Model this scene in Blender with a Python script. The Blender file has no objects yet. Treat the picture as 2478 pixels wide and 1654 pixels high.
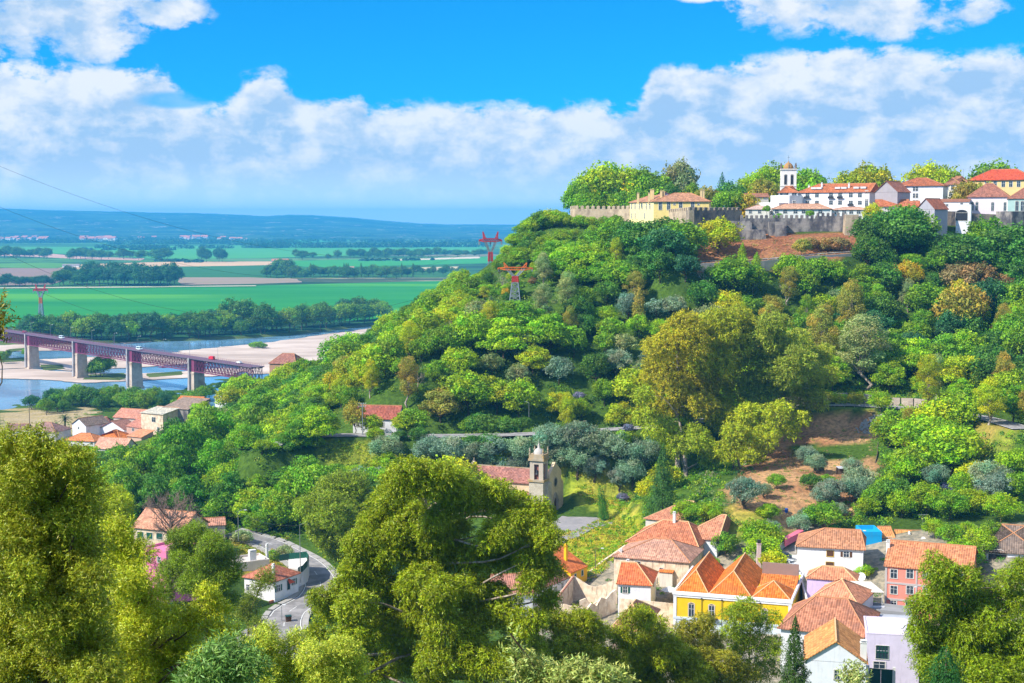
import bpy, math, random
import numpy as np
from mathutils import Vector, Matrix
random.seed(7); RNG = np.random.default_rng(11)
C = bpy.context.scene.collection
SC = bpy.context.scene

# ---------------------------------------------------------------- camera, sky, sun, exposure
F = 3441.7; W0, H0 = 2478.0, 1654.0; HOR = 538.0; CZ = 105.0
PITCH = math.atan((H0/2-HOR)/F)
cam_d = bpy.data.cameras.new('camera'); cam = bpy.data.objects.new('camera', cam_d); C.objects.link(cam)
cam_d.lens = 50; cam_d.sensor_width = 36; cam_d.clip_start = 0.5; cam_d.clip_end = 300000
cam.location = (0, 0, CZ); cam.rotation_euler = (math.pi/2-PITCH, 0, 0)
SC.camera = cam
SC.view_settings.view_transform = 'Standard'; SC.view_settings.look = 'None'
SC.view_settings.exposure = 0.7; SC.view_settings.gamma = 1; SC.view_settings.use_curve_mapping = False
SC.cycles.max_bounces = 5; SC.cycles.diffuse_bounces = 2; SC.cycles.glossy_bounces = 2
SC.cycles.transmission_bounces = 3; SC.cycles.volume_bounces = 1; SC.cycles.transparent_max_bounces = 4
SC.cycles.use_denoising = True; SC.cycles.use_adaptive_sampling = True
SUN_DIR = Vector((-0.66, -0.32, 0.68)).normalized()       # towards the sun
sl = bpy.data.lights.new('sun', 'SUN'); sl.energy = 4.6; sl.angle = math.radians(0.5); sl.color = (1, 0.94, 0.82)
so = bpy.data.objects.new('sun', sl); C.objects.link(so)
so.rotation_euler = SUN_DIR.to_track_quat('Z', 'Y').to_euler(); so.location = (-300, 0, 500)

class S:
    """a socket with arithmetic, for short node maths"""
    nt = None
    def __init__(s, v): s.v = v
    def _m(s, op, *a, clamp=False):
        n = S.nt.nodes.new('ShaderNodeMath'); n.operation = op; n.use_clamp = clamp
        for i, x in enumerate((s,)+a):
            x = x.v if isinstance(x, S) else x
            if isinstance(x, (int, float)): n.inputs[i].default_value = x
            else: S.nt.links.new(x, n.inputs[i])
        return S(n.outputs[0])
    def __add__(s, o): return s._m('ADD', o)
    def __radd__(s, o): return s._m('ADD', o)
    def __sub__(s, o): return s._m('SUBTRACT', o)
    def __rsub__(s, o): return S(o)._m('SUBTRACT', s)
    def __mul__(s, o): return s._m('MULTIPLY', o)
    def __rmul__(s, o): return s._m('MULTIPLY', o)
    def __truediv__(s, o): return s._m('DIVIDE', o)
    def mx(s, o): return s._m('MAXIMUM', o)
    def mn(s, o): return s._m('MINIMUM', o)
    def pw(s, o): return s._m('POWER', o)
    def sm(s, a, b):
        n = S.nt.nodes.new('ShaderNodeMapRange'); n.interpolation_type = 'SMOOTHSTEP'
        S.nt.links.new(s.v, n.inputs[0]); n.inputs[1].default_value = a; n.inputs[2].default_value = b
        return S(n.outputs[0])

def node(t, **k):
    n = S.nt.nodes.new(t)
    for a, b in k.items(): setattr(n, a, b)
    return n
def lk(a, b): S.nt.links.new(a.v if isinstance(a, S) else a, b)
def comb(x, y, z):
    n = node('ShaderNodeCombineXYZ')
    for i, q in enumerate((x, y, z)):
        if isinstance(q, S): lk(q, n.inputs[i])
        else: n.inputs[i].default_value = q
    return n.outputs[0]
def noise(vec, scale, detail=4, rough=0.55, dist=0.0, dim='3D'):
    n = node('ShaderNodeTexNoise', noise_dimensions=dim)
    if vec is not None: lk(vec, n.inputs['Vector'])
    n.inputs['Scale'].default_value = scale; n.inputs['Detail'].default_value = detail
    n.inputs['Roughness'].default_value = rough; n.inputs['Distortion'].default_value = dist
    return S(n.outputs['Fac'])
def rgb(c):
    n = node('ShaderNodeRGB'); n.outputs[0].default_value = (*c[:3], 1); return n.outputs[0]
def mix(f, a, b, t='MIX'):
    n = node('ShaderNodeMix', data_type='RGBA', blend_type=t)
    if isinstance(f, (int, float)): n.inputs[0].default_value = f
    else: lk(f, n.inputs[0])
    for i, q in ((6, a), (7, b)):
        if isinstance(q, tuple): n.inputs[i].default_value = (*q[:3], 1)
        else: lk(q, n.inputs[i])
    return n.outputs[2]
def curve(x, pts):
    n = node('ShaderNodeFloatCurve'); c = n.mapping.curves[0]
    while len(c.points) > 2: c.points.remove(c.points[1])
    c.points[0].location = pts[0]; c.points[1].location = pts[-1]
    for p in pts[1:-1]: c.points.new(*p)
    n.mapping.update(); lk(x, n.inputs['Value']); return S(n.outputs[0])

world = bpy.data.worlds.new('World'); SC.world = world; world.use_nodes = True
S.nt = world.node_tree; S.nt.nodes.clear()
sky = node('ShaderNodeTexSky', sky_type='NISHITA'); sky.sun_disc = False
sky.sun_elevation = math.asin(SUN_DIR.z); sky.sun_rotation = math.atan2(SUN_DIR.x, SUN_DIR.y)
sky.altitude = 100; sky.air_density = 1.0; sky.dust_density = 0.3; sky.ozone_density = 2.5
tc = node('ShaderNodeTexCoord'); sx = node('ShaderNodeSeparateXYZ'); lk(tc.outputs['Generated'], sx.inputs[0])
X, Y, Z = (S(sx.outputs[i]) for i in range(3))
az = X._m('ARCTAN2', Y); hyp = (X*X+Y*Y)._m('SQRT'); el = Z/hyp.mx(0.001)
def PX(u): return math.atan((u-W0/2)/F)
def PE(v): return (HOR-v)/F
wv = comb(az*1.0, el*1.55, 0.0)
big = noise(wv, 9, 3, .5); mid = noise(wv, 30, 10, .60, .15); fine = noise(wv, 95, 6, .65)
puff = (1-((mid-0.5)*2)._m('ABSOLUTE'))            # billowy
nz = (mid-0.5)*1.0+(fine-0.5)*0.34+(big-0.5)*0.35+(puff-0.75)*0.30
an = (az+0.42)/0.84
top = [(-300,200),(0,178),(120,182),(250,186),(330,182),(400,190),(450,245),(540,262),(600,215),(650,186),(700,215),(770,258),(850,232),(900,258),
       (1000,262),(1200,258),(1500,256),(1560,215),(1590,168),(1700,166),(1850,152),(2000,142),(2120,137),(2220,152),(2478,152),(2700,150)]
tb = curve(an, [((PX(u)+.42)/.84, PE(v)/0.16) for u, v in top])*0.16
dbank = (tb-el)*16+nz*0.55
m_bank = dbank.sm(-0.03, 0.13)
gap = (1-((az-PX(430))/0.032).pw(2)-((el-PE(255))/0.0075).pw(2)).mx(0)
m_bank = m_bank*(1-(gap*1.1+nz*0.6*gap).sm(0.1, 0.9)*0.75)
def blob(u, v, ru, rv): return 1-((az-PX(u))/(ru/F))._m('ABSOLUTE').pw(2)-((el-PE(v))/(rv/F))._m('ABSOLUTE').pw(2)
bl = blob(90, 40, 270, 125)
for b in ((250,120,90,55),(420,48,110,42),(1960,20,225,85),(2130,60,215,62),(2330,62,90,36),(1720,8,110,16),(30,-60,340,120)):
    bl = bl.mx(blob(*b))
for b in ((650,190,80,34),): bl = bl.mx(blob(*b)*1.2-0.75)
dbl = bl.mx(-1.2)*0.8+nz*2.4
m_bl = dbl.sm(0.0, 0.75)
hi = (noise(comb(X/Z.mx(0.05), Y/Z.mx(0.05), 0.3), 1.3, 6)).sm(0.47, 0.62)*el.sm(0.22, 0.5)  # added clouds above the view, there to whiten the ambient light
cov = m_bank.mx(m_bl).mx(hi*0.9)
# relief: brighter where the field thins towards the light, greyer in the thick lower parts
wv2 = comb(az*1.0+0.012, el*1.55-0.016, 0.0)
mid2 = noise(wv2, 30, 10, .60, .15); big2 = noise(wv2, 9, 3, .5)
rel = (mid-mid2)*2.6+(big-big2)*2.4
edge_b = 1-dbank.sm(0.0, 0.62)
edge_l = 1-dbl.sm(0.1, 0.9)
in_bank = m_bank.mx(0)
lowb = el.sm(0.0, 0.075)
strat = noise(comb(az*0.5, (el+0.012)._m('LOGARITHM', 2.718)*0.09, 0.7), 22, 6, .55)
lit_b = (0.26+edge_b*0.62+rel*1.3+(strat-0.5)*2.3*(1.15-lowb*0.7)+(fine-.5)*.3)
lit_l = (0.40+edge_l*0.45+rel*1.2+(el-PE(60))*9+(fine-.5)*.3)
sel = (m_bl/(m_bl+m_bank+0.02))
lit = (sel*lit_l+(1-sel)*lit_b)._m('ADD', 0.0, clamp=True)
lit = lit*(0.42+0.58*lowb)+(1-lowb)*0.30
cloud = mix(lit, (0.30, 0.45, 0.64), (0.68, 0.70, 0.72))
cl2 = node('ShaderNodeVectorMath', operation='SCALE'); lk(cloud, cl2.inputs[0]); cl2.inputs['Scale'].default_value = 0.86
tnt = mix(el.sm(.17, .45), (0.02, 0.40, 0.75), (1.0, 1.05, 1.15))  # sky above the view left whiter to lift the ambient light
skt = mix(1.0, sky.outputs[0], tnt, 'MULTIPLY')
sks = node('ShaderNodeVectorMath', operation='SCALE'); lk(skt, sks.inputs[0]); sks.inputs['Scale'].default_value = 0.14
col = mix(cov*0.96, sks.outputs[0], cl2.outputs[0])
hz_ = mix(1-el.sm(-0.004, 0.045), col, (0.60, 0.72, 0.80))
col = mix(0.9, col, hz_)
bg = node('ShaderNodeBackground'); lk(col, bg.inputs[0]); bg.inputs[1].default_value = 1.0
ow = node('ShaderNodeOutputWorld'); lk(bg.outputs[0], ow.inputs[0])

# ---------------------------------------------------------------- helpers
def at(u, v, Y):
    a = (u-W0/2)/F; b = (H0/2-v)/F; c, s = math.cos(PITCH), math.sin(PITCH)
    d = Vector((a, c+b*s, -s+b*c)); return Vector((0, 0, CZ))+d*(Y/d.y)
def gp(u, v, z):
    a = (u-W0/2)/F; b = (H0/2-v)/F; c, s = math.cos(PITCH), math.sin(PITCH)
    d = Vector((a, c+b*s, -s+b*c)); return Vector((0, 0, CZ))+d*((z-CZ)/d.z)
def pj(x, y, z):
    c, s = math.cos(PITCH), math.sin(PITCH); dz = z-CZ
    f = y*c-dz*s; up = y*s+dz*c
    return W0/2+F*x/f, H0/2-F*up/f
def tag(o, label=None, cat=None, group=None, kind=None):
    for k, v in (('label', label), ('category', cat), ('group', group), ('kind', kind)):
        if v: o[k] = v
    return o
def empty(name, loc, rz=0, label=None, cat=None, group=None, scale=1):
    o = bpy.data.objects.new(name, None); C.objects.link(o); o.location = loc; o.rotation_euler = (0, 0, rz)
    o.scale = (scale,)*3 if isinstance(scale, (int, float)) else scale; o.empty_display_size = .5
    return tag(o, label, cat, group)
class MB:
    def __init__(s): s.v = []; s.f = []; s.m = []; s.uv = None
    def add(s, vs, fs, m=0):
        n = len(s.v); s.v += [tuple(p) for p in vs]; s.f += [tuple(n+i for i in f) for f in fs]; s.m += [m]*len(fs); return s
    def box(s, x0, x1, y0, y1, z0, z1, m=0):
        return s.add([(x0,y0,z0),(x1,y0,z0),(x1,y1,z0),(x0,y1,z0),(x0,y0,z1),(x1,y0,z1),(x1,y1,z1),(x0,y1,z1)],
                     [(0,3,2,1),(4,5,6,7),(0,1,5,4),(1,2,6,5),(2,3,7,6),(3,0,4,7)], m)
    def frus(s, cx, cy, z0, z1, a0, b0, a1, b1, m=0):
        v = [(cx+i*a0/2, cy+j*b0/2, z0) for i, j in ((-1,-1),(1,-1),(1,1),(-1,1))]+[(cx+i*a1/2, cy+j*b1/2, z1) for i, j in ((-1,-1),(1,-1),(1,1),(-1,1))]
        return s.add(v, [(0,3,2,1),(4,5,6,7),(0,1,5,4),(1,2,6,5),(2,3,7,6),(3,0,4,7)], m)
    def prism(s, poly, z0, z1, m=0):
        n = len(poly); v = [(x, y, z0) for x, y in poly]+[(x, y, z1) for x, y in poly]
        return s.add(v, [tuple(range(n-1, -1, -1)), tuple(range(n, 2*n))]+[(i, (i+1) % n, n+(i+1) % n, n+i) for i in range(n)], m)
    def tube(s, pts, r, k=6, m=0, cap=True):
        pts = [Vector(p) for p in pts]; n = len(pts); rs = r if hasattr(r, '__len__') else [r]*n
        vs = []
        for i, p in enumerate(pts):
            d = (pts[min(i+1, n-1)]-pts[max(i-1, 0)]).normalized()
            a = d.orthogonal().normalized() if i == 0 else (a-d*a.dot(d)).normalized()
            b = d.cross(a)
            for j in range(k):
                t = 2*math.pi*j/k; vs.append(p+(a*math.cos(t)+b*math.sin(t))*rs[i])
        fs = [(i*k+j, i*k+(j+1) % k, (i+1)*k+(j+1) % k, (i+1)*k+j) for i in range(n-1) for j in range(k)]
        if cap: fs += [tuple(range(k-1, -1, -1)), tuple((n-1)*k+j for j in range(k))]
        return s.add(vs, fs, m)
    def bar(s, a, b, t, m=0): return s.tube([a, b], t, 4, m)
    def lathe(s, cx, cy, prof, k=16, m=0):
        vs = []; n = len(prof)
        for r, z in prof:
            for j in range(k): t = 2*math.pi*j/k; vs.append((cx+r*math.cos(t), cy+r*math.sin(t), z))
        return s.add(vs, [(i*k+j, i*k+(j+1) % k, (i+1)*k+(j+1) % k, (i+1)*k+j) for i in range(n-1) for j in range(k)], m)
    def build(s, name, mats, parent=None, smooth=False, uv=False, color=None):
        me = bpy.data.meshes.new(name); me.from_pydata(s.v, [], s.f)
        if not isinstance(mats, (list, tuple)): mats = [mats]
        for q in mats: me.materials.append(q)
        if len(mats) > 1: me.polygons.foreach_set('material_index', s.m)
        if smooth: me.shade_smooth()
        if uv:
            ul = me.uv_layers.new(name='UVMap')
            for p in me.polygons:
                nn = p.normal
                if abs(nn.z) > 0.99: e = Vector((1, 0, 0)); q = Vector((0, 1, 0))
                elif abs(nn.z) < 0.15: e = Vector((-nn.y, nn.x, 0)).normalized(); q = Vector((0, 0, 1))
                else: e = Vector((-nn.y, nn.x, 0)).normalized(); q = nn.cross(e)
                for li in p.loop_indices:
                    c = me.vertices[me.loops[li].vertex_index].co; ul.data[li].uv = (c.dot(e), c.dot(q))
        me.validate()
        o = bpy.data.objects.new(name, me); C.objects.link(o)
        if parent: o.parent = parent
        if color: o.color = (*color[:3], 1)
        return o
def npmesh(name, V, Q, mats, parent=None, col=None, smooth=False):
    V = np.asarray(V, dtype=np.float32); Q = np.asarray(Q, dtype=np.int32); k = Q.shape[1]
    me = bpy.data.meshes.new(name); me.vertices.add(len(V)); me.vertices.foreach_set('co', V.ravel())
    me.loops.add(Q.size); me.loops.foreach_set('vertex_index', Q.ravel())
    me.polygons.add(len(Q)); me.polygons.foreach_set('loop_start', np.arange(0, Q.size, k, dtype=np.int32))
    me.update(calc_edges=True)
    if smooth: me.shade_smooth()
    if col is not None:
        ca = me.color_attributes.new('Col', 'FLOAT_COLOR', 'POINT')
        c4 = np.ones((len(V), 4), dtype=np.float32); c4[:, :3] = col; ca.data.foreach_set('color', c4.ravel())
    for q in (mats if isinstance(mats, (list, tuple)) else [mats]): me.materials.append(q)
    o = bpy.data.objects.new(name, me); C.objects.link(o)
    if parent: o.parent = parent
    return o
def dup(o, parent=None):
    c = o.copy(); C.objects.link(c); c.parent = parent
    for ch in list(o.children): dup(ch, c)
    return c

# ---------------------------------------------------------------- materials
def newmat(name):
    m = bpy.data.materials.new(name); m.use_nodes = True; S.nt = m.node_tree; S.nt.nodes.clear()
    return m
def finish(sh): o = node('ShaderNodeOutputMaterial'); lk(sh, o.inputs[0])
def princ(colr, rough=0.8, spec=0.3, metal=0, bump=None, bd=0.1, bs=0.5):
    p = node('ShaderNodeBsdfPrincipled')
    if isinstance(colr, tuple): p.inputs['Base Color'].default_value = (*colr[:3], 1)
    else: lk(colr, p.inputs['Base Color'])
    if isinstance(rough, (int, float)): p.inputs['Roughness'].default_value = rough
    else: lk(rough, p.inputs['Roughness'])
    p.inputs['Specular IOR Level'].default_value = spec; p.inputs['Metallic'].default_value = metal
    if bump is not None:
        b = node('ShaderNodeBump'); lk(bump, b.inputs['Height']); b.inputs['Distance'].default_value = bd; b.inputs['Strength'].default_value = bs
        lk(b.outputs[0], p.inputs['Normal'])
    return p.outputs[0]
def simple(name, c, rough=0.7, spec=0.3, metal=0, var=0.12, sc=2.0):
    m = newmat(name); g = node('ShaderNodeNewGeometry')
    n = noise(g.outputs['Position'], sc, 5)
    k = mix(n, tuple(x*(1-var) for x in c), tuple(x*(1+var) for x in c))
    finish(princ(k, rough, spec, metal)); return m
_M = {}
def paint(c, rough=0.75):
    """stucco wall of a given colour, with stains running down and blotches"""
    key = ('w', tuple(c), rough)
    if key in _M: return _M[key]
    m = newmat('stucco'); g = node('ShaderNodeNewGeometry'); pos = g.outputs['Position']
    n = noise(pos, 0.6, 6, .6); mp = node('ShaderNodeMapping'); lk(pos, mp.inputs[0]); mp.inputs['Scale'].default_value = (2.2, 2.2, .25)
    st = noise(mp.outputs[0], 1.0, 6, .65).sm(0.50, 0.80)
    k = mix(n.sm(.3, .7), tuple(x*.90 for x in c), tuple(c))
    k = mix(st*0.62, k, tuple(x*.50+.06 for x in c)); k = mix(noise(pos, .22, 5, .7).sm(.52, .72)*.35, k, tuple(x*.72+.04 for x in c))
    finish(princ(k, rough, .2, bump=noise(pos, 14, 3), bd=.02)); _M[key] = m; return m
def old_stucco():
    m = newmat('weathered_plaster'); g = node('ShaderNodeNewGeometry'); pos = g.outputs['Position']
    mp = node('ShaderNodeMapping'); lk(pos, mp.inputs[0]); mp.inputs['Scale'].default_value = (1.6, 1.6, .3)
    st = noise(mp.outputs[0], 1.0, 7, .65); n = noise(pos, .8, 7, .65)
    k = mix(n.sm(.35, .65), (.60, .45, .31), (.78, .65, .49)); k = mix(st.sm(.5, .68)*.75, k, (.25, .19, .14))
    finish(princ(k, .9, .1, bump=n, bd=.05)); return m
def tile(c, light=1.0):
    key = ('t', tuple(c))
    if key in _M: return _M[key]
    m = newmat('clay_tiles'); uvn = node('ShaderNodeUVMap'); sp = node('ShaderNodeSeparateXYZ'); lk(uvn.outputs[0], sp.inputs[0])
    U, V = S(sp.outputs[0]), S(sp.outputs[1])
    g = node('ShaderNodeNewGeometry'); pos = g.outputs['Position']
    rib = (U*(2*math.pi/0.46))._m('SINE')*.5+.5
    row = (V*(1/0.55))._m('FRACT')
    cell = node('ShaderNodeTexWhiteNoise', noise_dimensions='2D')
    lk(comb((U/0.46)._m('FLOOR'), (V/0.55)._m('FLOOR'), 0), cell.inputs['Vector'])
    cv = S(cell.outputs['Value']); n = noise(pos, .45, 6, .6); n2 = noise(pos, 2.5, 4)
    k = mix(cv, tuple(x*.60 for x in c), tuple(min(1, x*1.32+.02) for x in c))
    k = mix((n.sm(.42, .70))*.65, k, (c[0]*.55+.02, c[1]*.6+.03, c[2]*.7+.03))
    k = mix(n2.sm(.58, .75)*.35, k, (c[0]*.9+.12, c[1]*.9+.13, c[2]*.9+.12))
    k = mix((1-rib)*(.42), k, tuple(x*.35 for x in c))
    k = mix((1-row).sm(.82, .98)*.35, k, tuple(x*.4 for x in c))
    finish(princ(k, .85, .15, bump=rib+row*.4, bd=.09, bs=.8)); _M[key] = m; return m
def stone(name, c1, c2, mortar, bw=.9, bh=.42, dark=None, dk=.5):
    m = newmat(name); uvn = node('ShaderNodeUVMap'); g = node('ShaderNodeNewGeometry'); pos = g.outputs['Position']
    b = node('ShaderNodeTexBrick'); lk(uvn.outputs[0], b.inputs['Vector']); b.inputs['Scale'].default_value = 1
    b.inputs['Color1'].default_value = (*c1, 1); b.inputs['Color2'].default_value = (*c2, 1); b.inputs['Mortar'].default_value = (*mortar, 1)
    b.inputs['Brick Width'].default_value = bw; b.inputs['Row Height'].default_value = bh; b.inputs['Mortar Size'].default_value = .03; b.inputs['Bias'].default_value = 0
    n = noise(pos, .35, 7, .65); n2 = noise(pos, 2.2, 5)
    k = mix((n2.sm(.35, .7))*.5, b.outputs[0], c1)
    if dark:
        mp = node('ShaderNodeMapping'); lk(pos, mp.inputs[0]); mp.inputs['Scale'].default_value = (.30, .30, .17)
        k = mix(noise(mp.outputs[0], 1, 7, .65).sm(dk-.1, dk+.12), k, dark)
    k = mix(n.sm(.4, .7)*.4, k, tuple(x*.6 for x in c2))
    finish(princ(k, .92, .1, bump=n2+n, bd=.08)); return m
def leafmat(name, trans=.32, rough=.55, spec=.25):
    m = newmat(name); oi = node('ShaderNodeObjectInfo'); at_ = node('ShaderNodeAttribute', attribute_name='Col')
    k = mix(1.0, oi.outputs['Color'], at_.outputs['Color'], 'MULTIPLY')
    p = princ(k, rough, spec)
    kt = mix(1.0, k, (1.25, 1.3, .45), 'MULTIPLY')
    t = node('ShaderNodeBsdfTranslucent'); lk(kt, t.inputs[0]); a = node('ShaderNodeMixShader'); a.inputs[0].default_value = trans
    lk(p, a.inputs[1]); lk(t.outputs[0], a.inputs[2]); finish(a.outputs[0]); return m
def barkmat(name, c, c2):
    m = newmat(name); g = node('ShaderNodeNewGeometry'); mp = node('ShaderNodeMapping'); lk(g.outputs['Position'], mp.inputs[0]); mp.inputs['Scale'].default_value = (3, 3, .6)
    n = noise(mp.outputs[0], 1, 6, .65); finish(princ(mix(n.sm(.35, .65), c, c2), .9, .1, bump=n, bd=.05)); return m
LEAF = leafmat('foliage', .25); LEAFN = leafmat('glossy_foliage', .16, .45, .3)
BARK = barkmat('bark', (.07, .05, .035), (.15, .11, .08)); BARKP = barkmat('pale_bark', (.22, .16, .12), (.50, .43, .36))
WHITE = (.72, .72, .70)
M_white = paint((.74, .74, .72)); M_trim = simple('trim', (.62, .58, .52)); M_glass = None
def glass(name, c=(.03, .045, .06)):
    m = newmat(name); finish(princ(c, .12, .6)); return m
M_glass = glass('window_glass'); M_blind = simple('roller_blind', (.55, .55, .53)); M_frame = simple('white_frame', (.70, .70, .70), .5)
M_green = simple('green_paint', (.012, .085, .06), .5); M_dkgreen = simple('dark_green_paint', (.01, .05, .04), .45); M_brown = simple('brown_wood', (.10, .045, .02))
M_metal = simple('galvanised_metal', (.35, .37, .38), .45, .5, .6); M_conc = simple('concrete', (.36, .34, .31), .9, .1, 0, .25, .8); M_dark = simple('dark_metal', (.03, .03, .035), .5)
M_red = simple('red_paint', (.50, .03, .03), .5); M_orange = simple('orange_paint', (.62, .14, .015), .5); M_wood = simple('pole_wood', (.16, .12, .09), .9)
M_rubber = simple('rubber', (.02, .02, .02), .8)
# ---------------------------------------------------------------- terrain
def ctl():
    P = [(0,-30,104),(-90,-30,106),(90,-30,104),(0,0,102.6),(-60,0,104),(60,0,102),(0,18,98),(-30,20,98),(30,20,95),(-40,45,91),(0,45,86),(40,45,84),
         (-40,75,76),(0,75,70),(40,75,68),(0,105,54),(-60,105,62),(60,105,50),(0,145,37),(-80,150,44),(70,145,34),(110,150,38),(-60,200,29),(0,200,24.5),(60,200,24.5),(110,215,27),
         (-130,150,62),(-130,240,42),(170,150,52),(200,230,48),(-220,150,80),(-230,300,40),(-220,420,18)]
    def a(u, v, Y): q = at(u, v, Y); P.append((q.x, q.y, q.z))
    def z(u, v, zz): q = gp(u, v, zz); P.append((q.x, q.y, zz))
    # village floor
    z(2250,1478,26.5); z(2120,1478,26); z(1934,1385,29); z(2100,1385,29.5); z(1750,1560,23); z(1620,1545,22.5); z(1450,1500,22.5); z(1320,1500,22); z(1720,1345,28); z(1550,1385,26); z(1600,1460,24)
    z(2380,1400,33); z(2478,1400,34); z(1900,1330,30.5); z(1990,1275,33); z(2150,1325,33); z(2300,1340,34); z(1480,1400,25)
    # church plaza and grass knoll
    z(1347,1268,25); z(1300,1275,25); z(1420,1258,25); z(1470,1262,25); z(1390,1288,24.8); z(1180,1300,24); z(1430,1330,23.5); z(1520,1290,24.5); z(1370,1350,23); P.extend([(-16,402,26.5),(0,403,26.5),(12,401,26),(24,401,26.5)])
    z(1600,1235,27); z(1380,1165,32)
    # gardens on the right
    a(1750,1240,335); a(1850,1200,350); a(2000,1215,345); a(2200,1230,340); a(2400,1250,330); a(1850,1120,385); a(2050,1100,390); a(2150,1110,385); a(2350,1120,370)
    # right road and slope
    a(1900,985,432); a(2050,980,432); a(2200,985,425); a(2350,1005,410); a(2478,1040,395); a(1980,950,440); a(2150,950,445); a(2350,940,440)
    # middle road
    a(780,1056,436); a(910,1052,436); a(1100,1050,436); a(1300,1050,436); a(1500,1042,436); a(1650,1030,436); a(1780,1000,434)
    a(1300,1120,414); a(1150,1130,414); a(1480,1110,416); a(1000,1110,416); a(880,1120,412)
    a(1650,1160,380); a(1720,1190,365); a(1550,1180,375)
    # wooded face
    for u in (950,1150,1350,1550,1750,1950): a(u, 930, 452)
    for u, v in ((1150,800),(1350,800),(1550,800),(1750,800),(1950,810),(2150,820),(2350,820)): a(u, v, 482)
    for u, v in ((1300,700),(1500,700),(1700,690),(1900,690),(2100,700),(2300,710),(2478,720)): a(u, v, 508)
    a(1700,672,500); a(1850,668,504); a(1980,655,510); a(2200,650,522)
    a(1400,560,592); a(1530,572,560); a(1610,590,545); a(1700,592,540); a(1850,588,538); a(2000,582,538); a(2100,580,540); a(2300,600,542); a(2478,600,545); a(1500,620,545); a(1350,640,550)
    P.extend([(a_[0], a_[1], 107) for a_ in ((30,640),(90,620),(150,620),(200,620),(260,620),(300,650),(60,690),(150,700),(250,700),(350,700),(20,625))]); P.extend([(130,585,106),(180,585,108),(230,590,107)])
    # ridge falling to the river on the left
    a(1275,575,600); a(1240,605,600); a(1205,665,598); a(1160,700,598); a(1080,720,600); a(1000,770,600); a(920,825,602); a(830,880,606); a(730,925,615); a(640,965,625); a(560,985,640)
    a(1100,780,540); a(950,880,530); a(820,950,530); a(700,1010,530); a(600,1060,530)
    a(680,1110,460); a(560,1160,460); a(450,1160,480); a(350,1160,500); a(760,1120,425)
    a(620,1290,388); a(720,1290,375); a(520,1270,400); a(420,1260,395); a(850,1230,385); a(950,1200,395)
    z(640,1312,23.5); z(720,1350,22.5); z(800,1400,22); z(700,1480,21.5); z(600,1500,21.5); z(760,1540,21.5); z(560,1430,23); z(600,1330,24); z(430,1320,26); z(340,1400,28); z(900,1450,21.5); z(1100,1450,21.5)
    # river side village
    z(300,1090,12); z(180,1060,9); z(60,1060,9); z(430,1030,11); z(520,1000,9); z(100,1010,4); z(250,1010,5); z(0,1010,3); z(0,992,0.3); z(120,975,.3); z(250,962,.3); z(400,950,.3); z(480,945,.3); z(560,925,.3); z(600,905,.5)
    for u, v in ((-150,985),(0,962),(120,950),(250,938),(400,925),(560,900),(640,885)): z(u, v, -3)
    P.extend([(-70,760,8),(-20,760,15),(40,790,20),(120,830,22),(-100,800,-3),(-40,850,-3),(60,900,-3),(200,930,-3),(400,930,-3),(350,860,30),(-250,900,-3),(-420,900,-3),(-420,720,.6),(-420,600,9),(-420,400,18),(420,500,100),(420,300,80),(420,700,106),(420,100,90),(-420,100,95)])
    return np.array(P, dtype=float)
CT = ctl()
def _phi(r2): return np.sqrt(r2+64.0)
_n = len(CT); _A = np.zeros((_n+3, _n+3)); _d = CT[:, None, :2]-CT[None, :, :2]
_A[:_n, :_n] = _phi((_d**2).sum(-1))+np.eye(_n)*(-1.2); _A[:_n, _n] = 1; _A[:_n, _n+1:] = CT[:, :2]; _A[_n:, :_n] = _A[:_n, _n:].T
_w = np.linalg.solve(_A, np.concatenate([CT[:, 2], np.zeros(3)]))
GX0, GX1, GY0, GY1, GS = -430.0, 430.0, -40.0, 950.0, 3.0
gx = np.arange(GX0, GX1+.1, GS); gy = np.arange(GY0, GY1+.1, GS)
GXX, GYY = np.meshgrid(gx, gy)
HZ = np.zeros(GXX.shape)
for i in range(_n): HZ += _w[i]*_phi((GXX-CT[i, 0])**2+(GYY-CT[i, 1])**2)
HZ += _w[_n]+_w[_n+1]*GXX+_w[_n+2]*GYY
def vnoise(x, y, s, seed=0):
    """value noise"""
    x = x/s; y = y/s; xi = np.floor(x).astype(np.int64); yi = np.floor(y).astype(np.int64); fx = x-xi; fy = y-yi
    fx = fx*fx*(3-2*fx); fy = fy*fy*(3-2*fy)
    def h(a, b): n = (a*374761393+b*668265263+seed*1442695041) & 0x7fffffff; n = ((n ^ (n >> 13))*1274126177) & 0x7fffffff; return ((n ^ (n >> 16)) & 0xffff)/65535.0
    return (h(xi, yi)*(1-fx)+h(xi+1, yi)*fx)*(1-fy)+(h(xi, yi+1)*(1-fx)+h(xi+1, yi+1)*fx)*fy
HZ += (vnoise(GXX, GYY, 17, 3)-.5)*1.0+(vnoise(GXX, GYY, 7, 5)-.5)*.5
HZ = np.maximum(HZ, -4)
def H(x, y):
    i = (x-GX0)/GS; j = (y-GY0)/GS; i = min(max(i, 0), len(gx)-1.001); j = min(max(j, 0), len(gy)-1.001)
    a = int(i); b = int(j); f = i-a; g = j-b
    return (HZ[b, a]*(1-f)+HZ[b, a+1]*f)*(1-g)+(HZ[b+1, a]*(1-f)+HZ[b+1, a+1]*f)*g
def hit(u, v, y0=60, y1=940, st=2.0):
    """ground point seen at a photo position"""
    y = y0; prev = None
    while y < y1:
        p = at(u, v, y); d = p.z-H(p.x, p.y)
        if d <= 0:
            if prev: t = prev[1]/(prev[1]-d); y = prev[0]+(y-prev[0])*t
            p = at(u, v, y); return Vector((p.x, p.y, H(p.x, p.y)))
        prev = (y, d); y += st
    return None
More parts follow.
